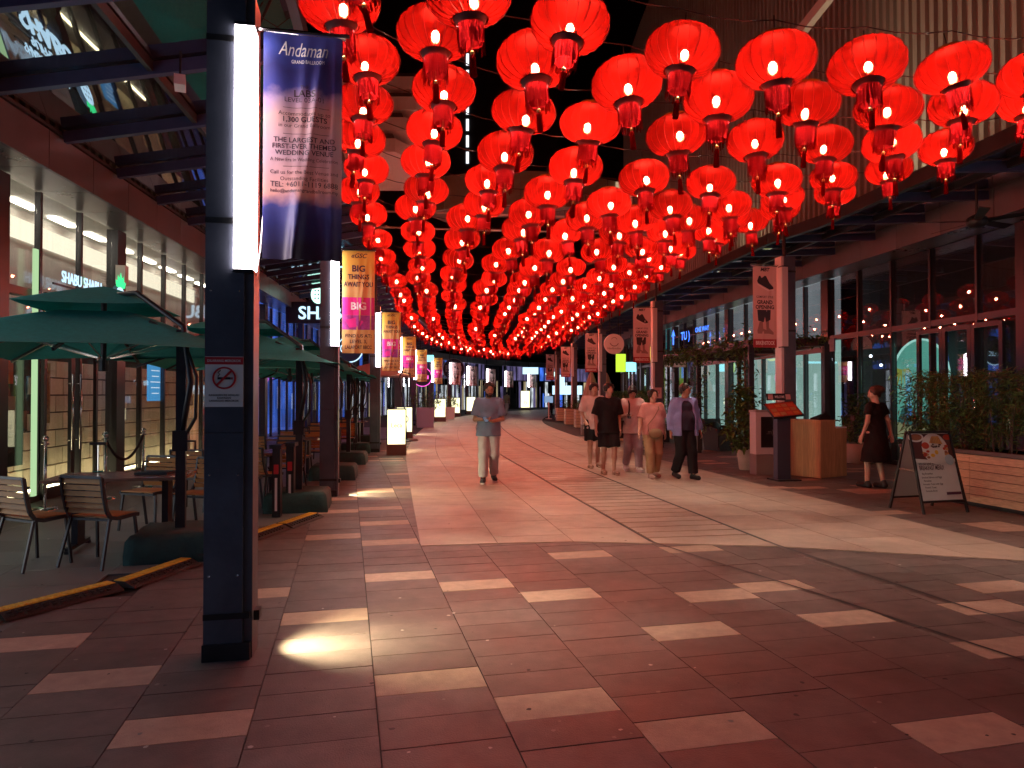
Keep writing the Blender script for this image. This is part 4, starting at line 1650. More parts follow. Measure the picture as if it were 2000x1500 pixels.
# no smoking sign on the front post
p, rz, o = lposts[0]
ns = empty('no_smoking_sign', (p.x, p.y, 0), rz, 'white no smoking notice with red header on the front lamp post', 'sign')
Mo = Matrix.Translation((-0.018, -0.126, 1.655))
MB().box((0, 0, 0), (0.215, 0.006, 0.30)).build('board', M_white, ns, M=Mo)
MB().box((0, -0.0045, 0.125), (0.215, 0.003, 0.045)).build('header', M_red, ns, M=Mo)
t = MB()
rg = []
for k in range(28):
    a = 2 * math.pi * k / 28
    rg.append((0.062 * math.cos(a), -0.005, 0.022 + 0.062 * math.sin(a)))
MB().tube(rg + [rg[0]], 0.006, 5, 0, None, False).build('ring', M_red, ns, M=Mo)
MB().bar((-0.04, -0.007, -0.02), (0.04, -0.007, 0.064), 0.006, 0.012, 0).build('slash', M_red, ns, M=Mo)
t.box((0.0, -0.0045, 0.02), (0.075, 0.003, 0.014), 1).box((0.044, -0.0045, 0.02), (0.008, 0.003, 0.014), 0)
t.tube([(-0.035, -0.005, 0.03), (-0.025, -0.005, 0.045), (-0.035, -0.005, 0.055), (-0.02, -0.005, 0.068)], 0.003, 4, 1)
put_text(t, 'DILARANG MEROKOK', 0, 0.118, 0.020, 0.19, 2, 0.01, y=-0.008)
for b, z in (('KAWASAN INI ADALAH', -0.085), ('KAWASAN', -0.102), ('LARANGAN MEROKOK', -0.119)):
    put_text(t, b, 0, z, 0.016, 0.17, 1, 0.02, y=-0.005)
t.build('lettering', [M_red, M_ink, M_white], ns, M=Mo)
for i, (pp, rz_, lab) in enumerate(((rposts[1][0], rposts[1][1], 'small pink no smoking notice on the post behind the walking group'),)):
    q = empty('no_smoking_sign', (pp.x, pp.y, 0), rz_, lab, 'sign')
    MB().box((-0.02, -0.15, 1.62), (0.22, 0.006, 0.32)).build('board', pm('pinkboard', (0.6, 0.4, 0.42), .5), q)
    t = MB()
    rg = [(-0.02 + .055 * math.cos(k * .3), -0.156, 1.65 + .055 * math.sin(k * .3)) for k in range(22)]
    t.tube(rg, 0.008, 4).build('ring', M_red, q)

# ================================================================== TERRACE FURNITURE
def make_chair():
    t = empty('chair', (0, 0, 0))
    w = 0.23
    fr = MB()
    # side rails: back top -> seat rear -> seat front (local +y is the way the chair faces)
    for s in (-1, 1):
        pts = [(s * w, -0.16, 0.83), (s * w, -0.135, 0.66), (s * w, -0.10, 0.52), (s * w, -0.06, 0.455), (s * w, 0.02, 0.435), (s * w, 0.22, 0.445), (s * w, 0.27, 0.44)]
        for a, b in zip(pts, pts[1:]):
            fr.bar(a, b, 0.020, 0.034)
    fr.bar((-w, -0.16, 0.83), (w, -0.16, 0.83), 0.02, 0.024)
    fr.bar((-w, 0.27, 0.43), (w, 0.27, 0.43), 0.02, 0.02)
    fr.bar((-w, -0.05, 0.43), (w, -0.05, 0.43), 0.02, 0.02)
    o = fr.build('frame', M_steel, t)
    for s in (-1, 1):
        MB().bar((s * (w - .01), -0.06, 0.44), (s * (w + .02), -0.17, 0.0), 0.022, 0.022).build('leg', M_steel, t)
        MB().bar((s * (w - .01), 0.23, 0.44), (s * (w + .02), 0.27, 0.0), 0.022, 0.022).build('leg', M_steel, t)
    ys = [(-0.155, .79), (-0.147, .733), (-0.138, .676), (-0.126, .619), (-0.112, .564), (-0.092, .512)]
    me = MB().box((0, 0, 0), (0.44, 0.014, 0.046)).mesh('back_slat', M_wood)
    for (y, z) in ys:
        link('back_slat', me, t, Matrix.Translation((0, y + 0.008, z)) @ Matrix.Rotation(R(-9 if z > .6 else -18), 4, 'X'))
    me2 = MB().box((0, 0, 0), (0.44, 0.058, 0.014)).mesh('seat_slat', M_wood)
    for k in range(5):
        link('seat_slat', me2, t, Matrix.Translation((0, -0.02 + 0.064 * k, 0.455)))
    return t


def make_table():
    t = empty('dining_table', (0, 0, 0))
    MB().box((0, 0, 0.725), (1.30, 0.72, 0.03)).build('table_top', pm('table_top', (0.20, 0.15, 0.12), 0.22, 0, 6, 0.2), t)
    for s in (-1, 1):
        lg = MB()
        lg.box((s * 0.42, 0, 0.38), (0.06, 0.22, 0.66))
        lg.box((s * 0.42, 0, 0.045), (0.05, 0.60, 0.035))
        for q in (-1, 1):
            lg.box((s * 0.42, q * 0.28, 0.015), (0.06, 0.05, 0.03))
        lg.box((s * 0.42, 0, 0.70), (0.05, 0.5, 0.02))
        lg.build('leg', M_steel, t)
    return t


chair0 = make_chair()
table0 = make_table()
CH = 'slatted chairs on the terrace'
TB = 'tables on the terrace'


def face(dx, dy):
    return math.atan2(-dx, dy)


chairs = [
    ((-4.47, 6.54), face(.41, .91), 'nearest slatted chair at the left edge, its back lit golden'),
    ((-3.86, 6.60), face(.27, .96), 'slatted chair with its back to us, between the left edge chair and the green weight'),
    ((-3.55, 8.25), face(-.25, -.97), 'slatted chair across the nearest table, facing us'),
    ((-4.25, 8.45), face(-.25, -.97), 'slatted chair at the far left of the nearest table'),
    ((-3.70, 9.55), face(.1, 1), 'slatted chair seen between the parasol mast and front post'),
    ((-4.35, 9.7), face(.1, 1), 'slatted chair left of the parasol mast, by the rope barrier'),
    ((-3.55, 11.3), face(0, -1), 'slatted chair at the far side of the second table'),
    ((-3.62, 10.1), face(.4, 1), 'reddish slatted chair just right of the front post'),
    ((-3.95, 12.9), face(.1, 1), 'slatted chair right of the front post at the third table'),
    ((-4.55, 14.5), face(0, -1), 'slatted chair at the far side of the third table'),
    ((-3.98, 14.35), face(.05, -1), 'large lit slatted chair left of the second lamp post'),
    ((-4.7, 13.1), face(.1, 1), 'slatted chair near the glass, third table'),
    ((-4.6, 17.0), face(.1, 1), 'slatted chair behind the second lamp post'),
    ((-4.35, 18.6), face(.1, -1), 'orange lit slatted chair between the second and third posts'),
    ((-5.1, 18.7), face(.1, -1), 'slatted chair near the glass behind the second post'),
    ((-5.1, 21.5), face(.1, 1), 'small slatted chair just left of the third post'),
    ((-5.3, 23.0), face(.1, -1), 'small slatted chair beyond the third post'),
]
for i, ((x, y), rz, lab) in enumerate(chairs):
    o = chair0 if i == 0 else copy_tree(chair0)
    o.location = (x, y, 0)
    o.rotation_euler = (0, 0, rz)
    tag(o, lab, 'chair', CH)
tabs = [((-4.05, 7.42), R(14), 'nearest wooden topped table, reflecting the shop light'), ((-3.95, 10.45), R(8), 'second wooden topped table beyond the parasol mast'),
        ((-4.35, 13.7), R(6), 'third wooden topped table left of the second lamp post'), ((-4.75, 17.8), R(5), 'fourth wooden topped table behind the second lamp post'),
        ((-5.2, 22.2), R(4), 'fifth wooden topped table beyond the third post')]
for i, ((x, y), rz, lab) in enumerate(tabs):
    o = table0 if i == 0 else copy_tree(table0)
    o.location = (x, y, 0)
    o.rotation_euler = (0, 0, rz)
    tag(o, lab, 'table', TB)
# small things on the tables
for i, (x, y) in enumerate(((-4.45, 7.65), (-3.95, 10.6))):
    t = empty('card_holder', (x, y, 0.74), 0.3, ['chrome wire card holder on the nearest table', 'chrome wire card holder on the second table'][i], 'card holder', 'card holders')
    MB().tube([(0, 0, 0), (0, 0, 0.30)], 0.006, 6).tube([(-.05, 0, 0.004), (.05, 0, 0.004)], 0.012, 6).build('stem', M_chrome, t)
    MB().box((0, 0, 0.31), (0.16, 0.05, 0.03)).build('clip', M_chrome, t)
lp_ = MB().box((0, 0, 0.012), (0.34, 0.24, 0.02)).box((0, 0.0, 0.026), (0.30, 0.2, 0.004)).build('menu_folder', M_black, None, M=Matrix.Translation((-3.75, 7.5, 0.742)))
tag(lp_, 'flat black menu folder lying on the nearest table', 'menu')


# cantilever parasols -------------------------------------------------
def make_parasol():
    t = empty('parasol', (0, 0, 0))
    # mast at the origin, canopy centre at cx, cy
    cx, cy = -0.98, 0.98
    hs, zr, ze = 1.46, 2.46, 2.00
    def tier(h, z0, z1, r0, sag, bulge, name, n=12):
        """square skirt from radius r0 (height z0) to half side h (height z1)"""
        vs, fs = [], []
        rings = 7
        per = 4 * n
        for i in range(rings + 1):
            f = i / rings
            for k in range(per):
                side, u = divmod(k, n)
                u = u / n * 2 - 1
                a = h * (r0 + (1 - r0) * f)
                x, y = [(a, a * u), (-a * u, a), (-a, -a * u), (a * u, -a)][side]
                z = z0 + (z1 - z0) * (f ** 1.15)
                z += sag * (1 - abs(u) ** 2) * math.sin(math.pi * min(1, f)) * -0.5
                if i == rings:
                    z += bulge * (1 - u * u)
                vs.append((x + cx, y + cy, z))
        for i in range(rings):
            for k in range(per):
                k2 = (k + 1) % per
                fs.append((i * per + k, (i + 1) * per + k, (i + 1) * per + k2, i * per + k2))
        return MB().add(vs, fs).build(name, M_green, t, True)
    tier(hs, zr, ze, 0.22, 0.10, 0.05, 'canopy')
    tier(0.66, zr + 0.30, zr + 0.06, 0.01, 0.03, -0.02, 'top_canopy')
    # hanging valance scallops of the vent
    ribs = []
    for sx, sy in ((1, 1), (1, -1), (-1, 1), (-1, -1), (1, 0), (-1, 0), (0, 1), (0, -1)):
        MB().bar((cx, cy, zr + 0.02), (cx + sx * hs * .985, cy + sy * hs * .985, ze - 0.015), 0.022, 0.03).build('rib', M_steel, t)
        MB().bar((cx + sx * .06, cy + sy * .06, ze - 0.02), (cx + sx * hs * .5, cy + sy * hs * .5, (zr + ze) / 2 - 0.03), 0.016, 0.02).build('strut', M_chrome, t)
    MB().tube([(cx, cy, ze - 0.16), (cx, cy, zr + 0.28)], 0.03, 8).tube([(cx, cy, ze - 0.17), (cx, cy, ze - 0.05)], 0.05, 10).build('hub', M_steel, t)
    MB().box((0, 0, 1.22), (0.09, 0.07, 2.0)).build('mast', M_steel, t)
    # arm and its struts with the crank
    am = MB()
    am.tube([(0, 0, 1.15), (0.10, -0.08, 1.7), (0.02, -0.02, 2.25), (-0.5, 0.36, 2.62), (cx, cy, zr + 0.20)], 0.028, 8)
    am.build('arm', M_steel, t, True)
    MB().tube([(0, 0, 1.1), (0.15, -0.11, 1.35), (0.16, -0.12, 1.75), (0.02, -0.01, 2.12), (-0.35, 0.26, 2.32)], 0.018, 6).build('strut', M_black, t, True)
    MB().box((0, 0, 1.12), (0.14, 0.13, 0.2)).tube([(0.06, -0.05, 1.12), (0.15, -0.12, 1.12), (0.15, -0.12, 1.04)], 0.012, 6).build('crank', M_black, t)
    # covered weights
    vs = []
    b = MB()
    rr = random.Random(2)
    n = 8
    prof = [(0.50, 0.0), (0.50, 0.10), (0.485, 0.22), (0.44, 0.265)]
    P = []
    for (h, z) in prof:
        for k in range(4 * n):
            side, u = divmod(k, n)
            u = u / n * 2 - 1
            a = h + rr.uniform(-.012, .012)
            x, y = [(a, h * u), (-h * u, a), (-a, -h * u), (h * u, -a)][side]
            P.append((x * 0.82, y * 0.82, z + (rr.uniform(-.008, .008) if z else 0)))
    per = 4 * n
    F = []
    for i in range(len(prof) - 1):
        for k in range(per):
            k2 = (k + 1) % per
            F.append((i * per + k, i * per + k2, (i + 1) * per + k2, (i + 1) * per + k))
    F.append(tuple((len(prof) - 1) * per + k for k in range(per)))
    b.add(P, F).build('base_cover', M_greenb, t, True)
    return t


par = make_parasol()
PS = [((-3.28, 7.05), R(14), 'nearest green two tier parasol, its canopy over the first table'),
      ((-2.95, 9.85), R(10), 'second green parasol, whose covered weight stands beside the second lamp post'),
      ((-3.35, 13.4), R(8), 'third green parasol along the terrace, counting from us'),
      ((-3.75, 16.3), R(7), 'fourth green parasol along the terrace, counting from us'),
      ((-4.25, 19.3), R(6), 'fifth green parasol, just left of the third lamp post'),
      ((-4.85, 23.0), R(5), 'sixth green parasol, beyond the third lamp post')]
for i, ((x, y), rz, lab) in enumerate(PS):
    o = par if i == 0 else copy_tree(par)
    o.location = (x, y, 0)
    o.rotation_euler = (0, 0, rz)
    tag(o, lab, 'parasol', 'green parasols on the terrace')


# cable ramps ------------------------------------------------------------
def ramp_mesh(L):
    mb = MB()
    vs = []
    pr = [(-0.15, 0.0), (-0.14, 0.012), (-0.06, 0.05), (0.06, 0.05), (0.14, 0.012), (0.15, 0.0)]
    vs = [(x, 0, z) for x, z in pr] + [(x, L, z) for x, z in pr]
    n = len(pr)
    fs = [(i, i + n, i + n + 1, i + 1) for i in range(n - 1)] + [tuple(range(n)), tuple(range(2 * n - 1, n - 1, -1))]
    mb.add(vs, fs)
    k = 0
    y = 0.05
    while y < L - 0.06:
        for x in (-0.11, -0.085, 0.085, 0.11):
            mb.box((x, y, 0.03 if abs(x) > .1 else 0.042), (0.016, 0.03, 0.012))
        y += 0.06
    return mb


spots_ = [((-4.12, 3.55), (-3.64, 4.96)), ((-3.63, 5.0), (-3.24, 5.78)), ((-3.20, 5.80), (-3.02, 6.62)), ((-2.9, 7.55), (-2.73, 8.35)), ((-2.71, 8.38), (-2.55, 9.15)),
          ((-3.15, 12.2), (-3.3, 13.0))]
RLABS = ['yellow topped cable ramp at the left edge, longest', 'yellow topped cable ramp left of the front post, middle one', 'yellow topped cable ramp ending at the green parasol weight',
         'yellow topped cable ramp just right of the front post', 'yellow topped cable ramp ending at the second parasol weight', 'small cable ramp beside the third parasol weight']
for (a, b), lab in zip(spots_, RLABS):
    L = math.hypot(b[0] - a[0], b[1] - a[1])
    t = empty('cable_ramp', (a[0], a[1], 0.008), face(b[0] - a[0], b[1] - a[1]), lab, 'cable ramp', 'cable ramps along the terrace')
    ramp_mesh(L).build('body', M_rubber, t)
    lid = MB()
    lid.box((0, L / 2, 0.0535), (0.105, L - 0.02, 0.007))
    y = 0.04
    while y < L - .05:
        lid.box((0, y, 0.059), (0.08, 0.018, 0.005))
        y += 0.05
    lid.build('lid', M_yellow, t)

# rope barrier in front of the glass ---------------------------------------
def rope_post(x, y, lab):
    t = empty('rope_stand', (x, y, 0), 0, lab, 'rope stand', 'chrome rope stands')
    MB().lathe([(0.0, 0.03), (0.15, 0.03), (0.16, 0.0)], 18).build('foot', M_chrome, t, True)
    MB().tube([(0, 0, 0.02), (0, 0, 0.94)], 0.024, 10).build('pole', M_chrome, t, True)
    MB().ball((0, 0, 0.97), 0.045, 12, 8).build('finial', M_chrome, t, True)
    MB().tube([(-.05, 0, .9), (.05, 0, .9)], 0.014, 6).build('hook', M_chrome, t, True)


rope_post(-6.15, 10.75, 'chrome rope stand nearer the entrance door, left of the hanging rope')
rope_post(-6.25, 12.05, 'chrome rope stand right of the hanging rope')
rope_post(-6.4, 9.75, 'chrome rope stand by the entrance door, without a rope')
pts = [(-6.15 - .1 * f, 10.75 + 1.3 * f, 0.90 - 0.40 * 4 * f * (1 - f) * 0.9) for f in np.linspace(0, 1, 13)]
tag(MB().tube(pts, 0.022, 8).build('barrier_rope', pm('rope', (0.03, 0.02, 0.025), .8), None, True), 'dark sagging rope between two chrome stands', 'rope')

# bollards with red tags right of the front post
for i, (x, y) in enumerate(((-3.02, 9.15), (-2.97, 9.55))):
    t = empty('barrier_post', (x, y, 0), 0.1, ['black belt barrier post in front, with red tag', 'black belt barrier post behind, half hidden by the parasol mast'][i], 'barrier post', 'belt barrier posts')
    MB().box((0, 0, 0.45), (0.10, 0.12, 0.88)).build('pole', M_black, t)
    MB().box((0, 0, 0.91), (0.15, 0.24, 0.05)).build('head', M_steel, t)
    MB().box((0.0, -0.062, 0.62), (0.06, 0.006, 0.12)).build('tag', M_red, t)
    MB().box((0.0, -0.062, 0.30), (0.03, 0.006, 0.42)).build('reflector', M_paneloff, t)

# ------------------------------------------------------------------ glowing box signs and planters, left side
E_box = em('box_light', (1.0, 0.93, 0.55), 2.1, 1.5, 0.25)


def box_sign(x, y, w, h, rz, lab, deco=True, base=0.28, grp='glowing box signs'):
    t = empty('box_sign', (x, y, 0), rz, lab, 'box sign', grp)
    MB().box((0, 0, base / 2), (w + 0.05, 0.3, base)).build('base', pm('box_base', (0.16, 0.11, 0.09), .5), t)
    MB().box((0, 0, base + (h - base) / 2), (w, 0.22, h - base)).build('light_face', E_box, t)
    fr = MB()
    for s in (-1, 1):
        fr.box((s * (w / 2 + 0.012), 0, base + (h - base) / 2), (0.025, 0.26, h - base))
    fr.box((0, 0, h + 0.015), (w + 0.05, 0.27, 0.03))
    fr.build('frame', M_steel, t)
    if deco:
        tt = MB()
        if deco == 'ring':
            tt.tube([(0.13 * math.cos(a), -0.118, 0.72 + 0.13 * math.sin(a)) for a in np.linspace(0, 6.28, 24)], 0.012, 4)
        else:
            put_text(tt, 'Leca', 0, 0.72, 0.16, w * .6, y=-0.114)
        tt.build('lettering', pm('sign_ink', (0.3, 0.25, 0.22), .5) if deco != 'ring' else M_ink, t)
    return t


box_sign(-3.02, 18.6, 0.46, 1.18, R(8), 'nearest glowing yellow box sign beside the third lamp post', 'text')
box_sign(-3.75, 24.8, 0.52, 1.12, R(6), 'glowing yellow box sign with a dark ring, second along the street', 'ring')
box_sign(-4.15, 41.0, 0.62, 1.30, R(4), 'glowing box sign behind the square grey planter', None)
box_sign(-3.95, 50.0, 0.62, 1.32, R(-10), 'glowing box sign just right of the lime shrub', None)
box_sign(-3.2, 56.0, 0.7, 1.35, R(-15), 'glowing box sign half hidden behind the walking man', None)
box_sign(1.35, 70.0, 0.9, 1.9, R(-20), 'farthest glowing box sign with a dark picture, at the street end', 'ring')


def planter_box(x, y, w, d, h, rz, m, lab, plank=0, cat='planter', grp=None, name='planter'):
    t = empty(name, (x, y, 0), rz, lab, cat, grp)
    if plank:
        n = plank
        ph = (h - 0.04) / n
        MB().box((0, 0, h / 2 - 0.02), (w - 0.04, d - 0.04, h - 0.06)).build('liner', M_dark, t)
        for k in range(n):
            cube('plank', m, t, None, (0, -d / 2 + 0.012, 0.02 + ph * (k + .5)), (w, 0.024, ph - 0.010))
            cube('plank', m, t, None, (-w / 2 + 0.012, 0.0125, 0.02 + ph * (k + .5)), (0.024, d - 0.026, ph - 0.010))
            cube('plank', m, t, None, (w / 2 - 0.012, 0.0125, 0.02 + ph * (k + .5)), (0.024, d - 0.026, ph - 0.010))
    else:
        vs = [(-w / 2 * .9, -d / 2 * .9, 0), (w / 2 * .9, -d / 2 * .9, 0), (w / 2 * .9, d / 2 * .9, 0), (-w / 2 * .9, d / 2 * .9, 0),
              (-w / 2, -d / 2, h), (w / 2, -d / 2, h), (w / 2, d / 2, h), (-w / 2, d / 2, h)]
        MB().add(vs, [(0, 3, 2, 1), (0, 1, 5, 4), (1, 2, 6, 5), (2, 3, 7, 6), (3, 0, 4, 7), (4, 5, 6, 7)]).build('box', m, t)
    MB().box((0, 0, h - 0.03), (w - 0.06, d - 0.06, 0.03)).build('soil', M_soil, t)
    return t


def leaves(n, fn, size, mats, rr, droop=0.3, wid=0.34):
    """n folded leaf blades placed by fn() -> point; each two faces"""
    mb = MB()
    for i in range(n):
        p = fn()
        a = rr.uniform(0, 6.28)
        el = rr.uniform(-droop - .5, 0.7)
        L = size * rr.uniform(0.6, 1.3)
        d = Vector((math.cos(a) * math.cos(el), math.sin(a) * math.cos(el), math.sin(el)))
        s = d.cross(Vector((0, 0, 1)))
        if s.length < 1e-3:
            continue
        s.normalize()
        u = s.cross(d)
        w = L * wid * 0.5
        p = Vector(p)
        tip = p + d * L + Vector((0, 0, -droop * L * 0.4))
        mid = p + d * L * 0.45
        o = [p, mid + s * w + u * w * .35, tip, mid - s * w + u * w * .35]
        mb.add(o, [(0, 1, 2), (0, 2, 3)], rr.randrange(len(mats)))
    return mb


def shrub(root, w, d, z0, z1, n, size, mats, seed, wid=0.34, power=1.0, name='foliage'):
    rr = random.Random(seed)
    bl = [(rr.uniform(-w / 2, w / 2), rr.uniform(-d / 2, d / 2), rr.uniform(z0 + .1 * (z1 - z0), z1), rr.uniform(.4, 1)) for _ in range(max(8, int(14 * w)))]

    def fn():
        b = rr.choice(bl)
        s = 0.28 * min(1, (z1 - z0)) * b[3]
        return (max(-w / 2 - .1, min(w / 2 + .1, b[0] + rr.gauss(0, s))), b[1] + rr.gauss(0, min(d * .35, s)), max(z0, min(z1 + .1, b[2] + rr.gauss(0, s))))
    o = leaves(n, fn, size, mats, rr, wid=wid).build(name, mats, root)
    o['kind'] = 'stuff'
    st = MB()
    for k in range(int(5 + 5 * w)):
        x, y = rr.uniform(-w / 2, w / 2) * .9, rr.uniform(-d / 2, d / 2) * .6
        st.tube([(x, y, z0 - .05), (x + rr.uniform(-.1, .1), y, (z0 + z1) / 2), (x + rr.uniform(-.2, .2), y + rr.uniform(-.05, .05), z1)], [0.012, 0.009, 0.004], 4)
    o2 = st.build('stems', M_bark, root)
    o2['kind'] = 'stuff'
    return o


t = planter_box(-4.15, 34.0, 0.85, 0.85, 0.95, R(8), pm('grey_planter', (0.42, 0.40, 0.46), .5), 'square pale grey planter with a dark bushy shrub')
shrub(t, 1.5, 0.8, 0.95, 1.65, 900, 0.16, [M_leafd, M_leafm], 5, .2)
t = planter_box(-4.1, 46.0, 0.8, 0.8, 0.75, R(8), M_white, 'white planter with a bright lime shrub between two box signs')
shrub(t, 1.1, 0.8, 0.75, 1.35, 500, 0.18, [pm('leaf_lime', (0.22, 0.34, 0.04), .5)], 6, .3)
# small dark red parasol stand near the ring sign
t = empty('parasol', (-3.55, 24.0, 0), 0, 'thin bare parasol stand with a round black foot by the ring sign', 'parasol')
MB().lathe([(0, .07), (.36, .07), (.40, 0.0)], 20).build('foot', M_black, t, True)
MB().tube([(0, 0, .05), (-.06, 0, 1.0), (-.28, 0, 2.1), (-.1, 0, 2.5)], .02, 6).build('mast', M_black, t, True)
t = empty('parasol', (-4.9, 25.6, 0), R(5), 'salmon lit flat parasol beyond the third lamp post', 'parasol')
MB().add([(-1.6, -1.5, 2.25), (1.3, -1.5, 2.2), (1.3, 1.4, 2.2), (-1.6, 1.4, 2.25), (-.15, 0, 2.72)], [(0, 1, 4), (1, 2, 4), (2, 3, 4), (3, 0, 4)]).build('canopy', pm('salmon', (.45, .25, .2), .8), t)
MB().tube([(1.2, -.6, 0), (1.25, -.6, 2.3), (-.15, 0, 2.7)], .025, 6).build('mast', M_black, t)

# ================================================================== RIGHT SIDE OBJECTS
# A-frame breakfast board
t = empty('sandwich_board', (5.68, 9.72, 0), R(15), 'black A-frame board with a breakfast menu poster, standing before the wooden planter', 'menu board')
for s in (-1, 1):
    sl = R(15.5) * s
    fy = 0.29 * s
    MB().bar((-0.36, fy, 0), (-0.33, 0.02 * s, 1.08), 0.028, 0.028).build('leg', M_black, t)
    MB().bar((0.36, fy, 0), (0.33, 0.02 * s, 1.08), 0.028, 0.028).build('leg', M_black, t)
    MB().bar((-0.355, fy * .86, 0.155), (0.355, fy * .86, 0.155), 0.025, 0.025).build('rail', M_black, t)
    MB().bar((-0.335, 0.03 * s, 1.065), (0.335, 0.03 * s, 1.065), 0.025, 0.025).build('rail', M_black, t)
MB().bar((-0.345, -0.14, 0.56), (-0.345, 0.14, 0.56), 0.012, 0.02).build('brace', M_chrome, t)
ang = math.atan2(0.25, 0.9)
for s in (-1, 1):
    Mo = Matrix.Translation((0, s * 0.27 * .86, 0.17)) @ Matrix.Rotation(-s * ang * 1.0 if s < 0 else -ang, 4, 'X')
    Mo = Matrix.Translation((0, s * 0.24, 0.17)) @ Matrix.Rotation((-1 if s < 0 else 1) * R(14.2), 4, 'X')
    bo = MB().box((0, 0, 0.45), (0.66, 0.012, 0.90)).build('panel', M_white if s < 0 else pm('board_back', (0.5, 0.45, 0.44), .6), t, M=Mo)
    if s < 0:
        ph = MB()
        Y = -0.009
        food = [pm('food_%d' % i, c, 0.45) for i, c in enumerate([(0.10, 0.02, 0.015), (0.75, 0.72, 0.68), (0.55, 0.30, 0.10), (0.5, 0.05, 0.02), (0.08, 0.05, 0.04), (0.75, 0.45, 0.03),
                                                                 (0.30, 0.12, 0.05), (0.40, 0.55, 0.62), (0.10, 0.02, 0.06), (0.03, 0.025, 0.03)])]
        ph.box((0, Y, 0.70), (0.655, 0.004, 0.39), 0)

        def disc(cx, cz, r, mi, dy, sq=1.0, a0=0, a1=6.283, n=22):
            ph.poly([(cx + r * math.cos(a), Y - dy, cz + r * sq * math.sin(a)) for a in np.linspace(a0, a1, n)], mi)
        disc(0.04, 0.69, 0.215, 1, .003)
        disc(-0.24, 0.85, 0.13, 1, .003, .5)
        disc(-0.24, 0.852, 0.10, 6, .0035, .45)
        disc(0.28, 0.84, 0.09, 4, .003, .6)
        disc(0.28, 0.845, 0.07, 3, .0035, .55)
        for k in range(2):
            ph.poly([(-.04 + k * .02, Y - .006 - k * .001, .77), (.16 + k * .02, Y - .006 - k * .001, .75), (.13, Y - .006 - k * .001, .84 + k * .02), (.02, Y - .006 - k * .001, .86)], 2)
        for k in range(6):
            ph.box((.00 + .027 * k, Y - .0085, .80), (.006, .001, .07), 6)
        disc(-0.11, 0.735, 0.062, 3, .005, .75)
        rr = random.Random(4)
        for k in range(9):
            disc(-.02 + rr.random() * .17, .71 + rr.random() * .04, .016, 4, .0055 + k * 1e-4, .8, n=8)
        for k in range(10):
            disc(.17 + rr.random() * .07, .60 + rr.random() * .14, .026, [2, 3, 6][k % 3], .0055 + k * 1e-4, .8, n=9)
        disc(0.06, 0.635, 0.085, 1, .0055, .75)
        disc(0.05, 0.64, 0.03, 5, .007)
        disc(-0.02, 0.60, 0.035, 5, .0075, .7)
        for k in range(7):
            disc(-.16 + rr.random() * .08, .57 + rr.random() * .1, .03, [3, 6, 2][k % 3], .006 + k * 1e-4, .6, n=9)
        ph.poly([(-.33, Y - .0072, .505), (.33, Y - .0072, .505), (.33, Y - .0072, .55), (.1, Y - .0072, .525), (-.33, Y - .0072, .56)], 1)
        disc(0.235, 0.535, 0.072, 7, .0085)
        for (b_, z, sz, mx, mi, x) in (('RISE AND SHINE WITH OUR', 0.472, .040, .36, 9, -.10), ('BREAKFAST MENU!', 0.405, .085, .40, 9, -.08), ('NEW', .535, .05, .09, 9, .235),
                                       ('Big Breakfast', .345, .034, .2, 9, -.17), ('Smoked Salmon and Eggs', .295, .034, .33, 9, -.11), ('Pancakes', .25, .034, .16, 9, -.19),
                                       ('Avocado Toast with Eggs', .205, .034, .33, 9, -.11), ('French Toast', .16, .034, .22, 9, -.16), ('Granola Bowl', .115, .034, .22, 9, -.16)):
            put_text(ph, b_, x, z, sz, mx, mi, 0.012, 0, None, y=Y - .0015)
        ph.box((0.20, Y - .002, .085), (.24, .002, .036), 8)
        ph.build('poster', food, bo)

# hedge planter built of wooden planks
t = empty('wooden_planter', (6.55, 9.7, 0), 0, 'long wooden plank planter with a tall feathery hedge, at the right edge', 'planter')
P0, P1 = Vector((6.22, 11.4, 0)), Vector((6.95, 7.6, 0))
d = (P1 - P0).normalized()
n = Vector((-d.y, d.x, 0))                       # away from the street? checked below
if n.x < 0:
    n = -n
Lp = (P1 - P0).length
Mp = Matrix(((d.x, n.x, 0, P0.x - 6.55), (d.y, n.y, 0, P0.y - 9.7), (0, 0, 1, 0), (0, 0, 0, 1)))
MB().box((Lp / 2, 0.40, 0.40), (Lp - 0.05, 0.72, 0.74)).build('liner', M_dark, t, M=Mp)
MB().box((Lp / 2, 0.40, 0.025), (Lp - 0.1, 0.70, 0.05)).build('plinth', M_black, t, M=Mp)
edges = [0, 0.55, 1.35, 3.1, Lp]
for r in range(6):
    for a, b_ in zip(edges, edges[1:]):
        cube('plank', M_woodp, t, Mp, ((a + b_) / 2, 0.015, 0.115 + r * 0.112), (b_ - a - 0.006, 0.03, 0.104))
    cube('plank', M_woodp, t, Mp, (-0.012, 0.40, 0.115 + r * 0.112), (0.024, 0.76, 0.104))
MB().box((Lp / 2, 0.02, 0.765), (Lp, 0.09, 0.05)).box((Lp / 2, 0.78, 0.765), (Lp, 0.05, 0.05)).build('rim', pm('rim_metal', (0.12, 0.11, 0.11), .5), t, M=Mp)
MB().box((Lp / 2, 0.40, 0.76), (Lp - .1, 0.7, 0.02)).build('soil', M_soil, t, M=Mp)
rr = random.Random(21)
clumps = [(rr.uniform(-0.1, Lp), rr.uniform(0.05, 0.8), rr.uniform(0.9, 1.80)) for _ in range(110)]


def fn():
    c = rr.choice(clumps)
    z = c[2] + rr.gauss(0, .12)
    return (c[0] + rr.gauss(0, .13), c[1] + rr.gauss(0, .10), max(.8, min(1.88 + .06 * math.sin(5 * c[0]), z)))


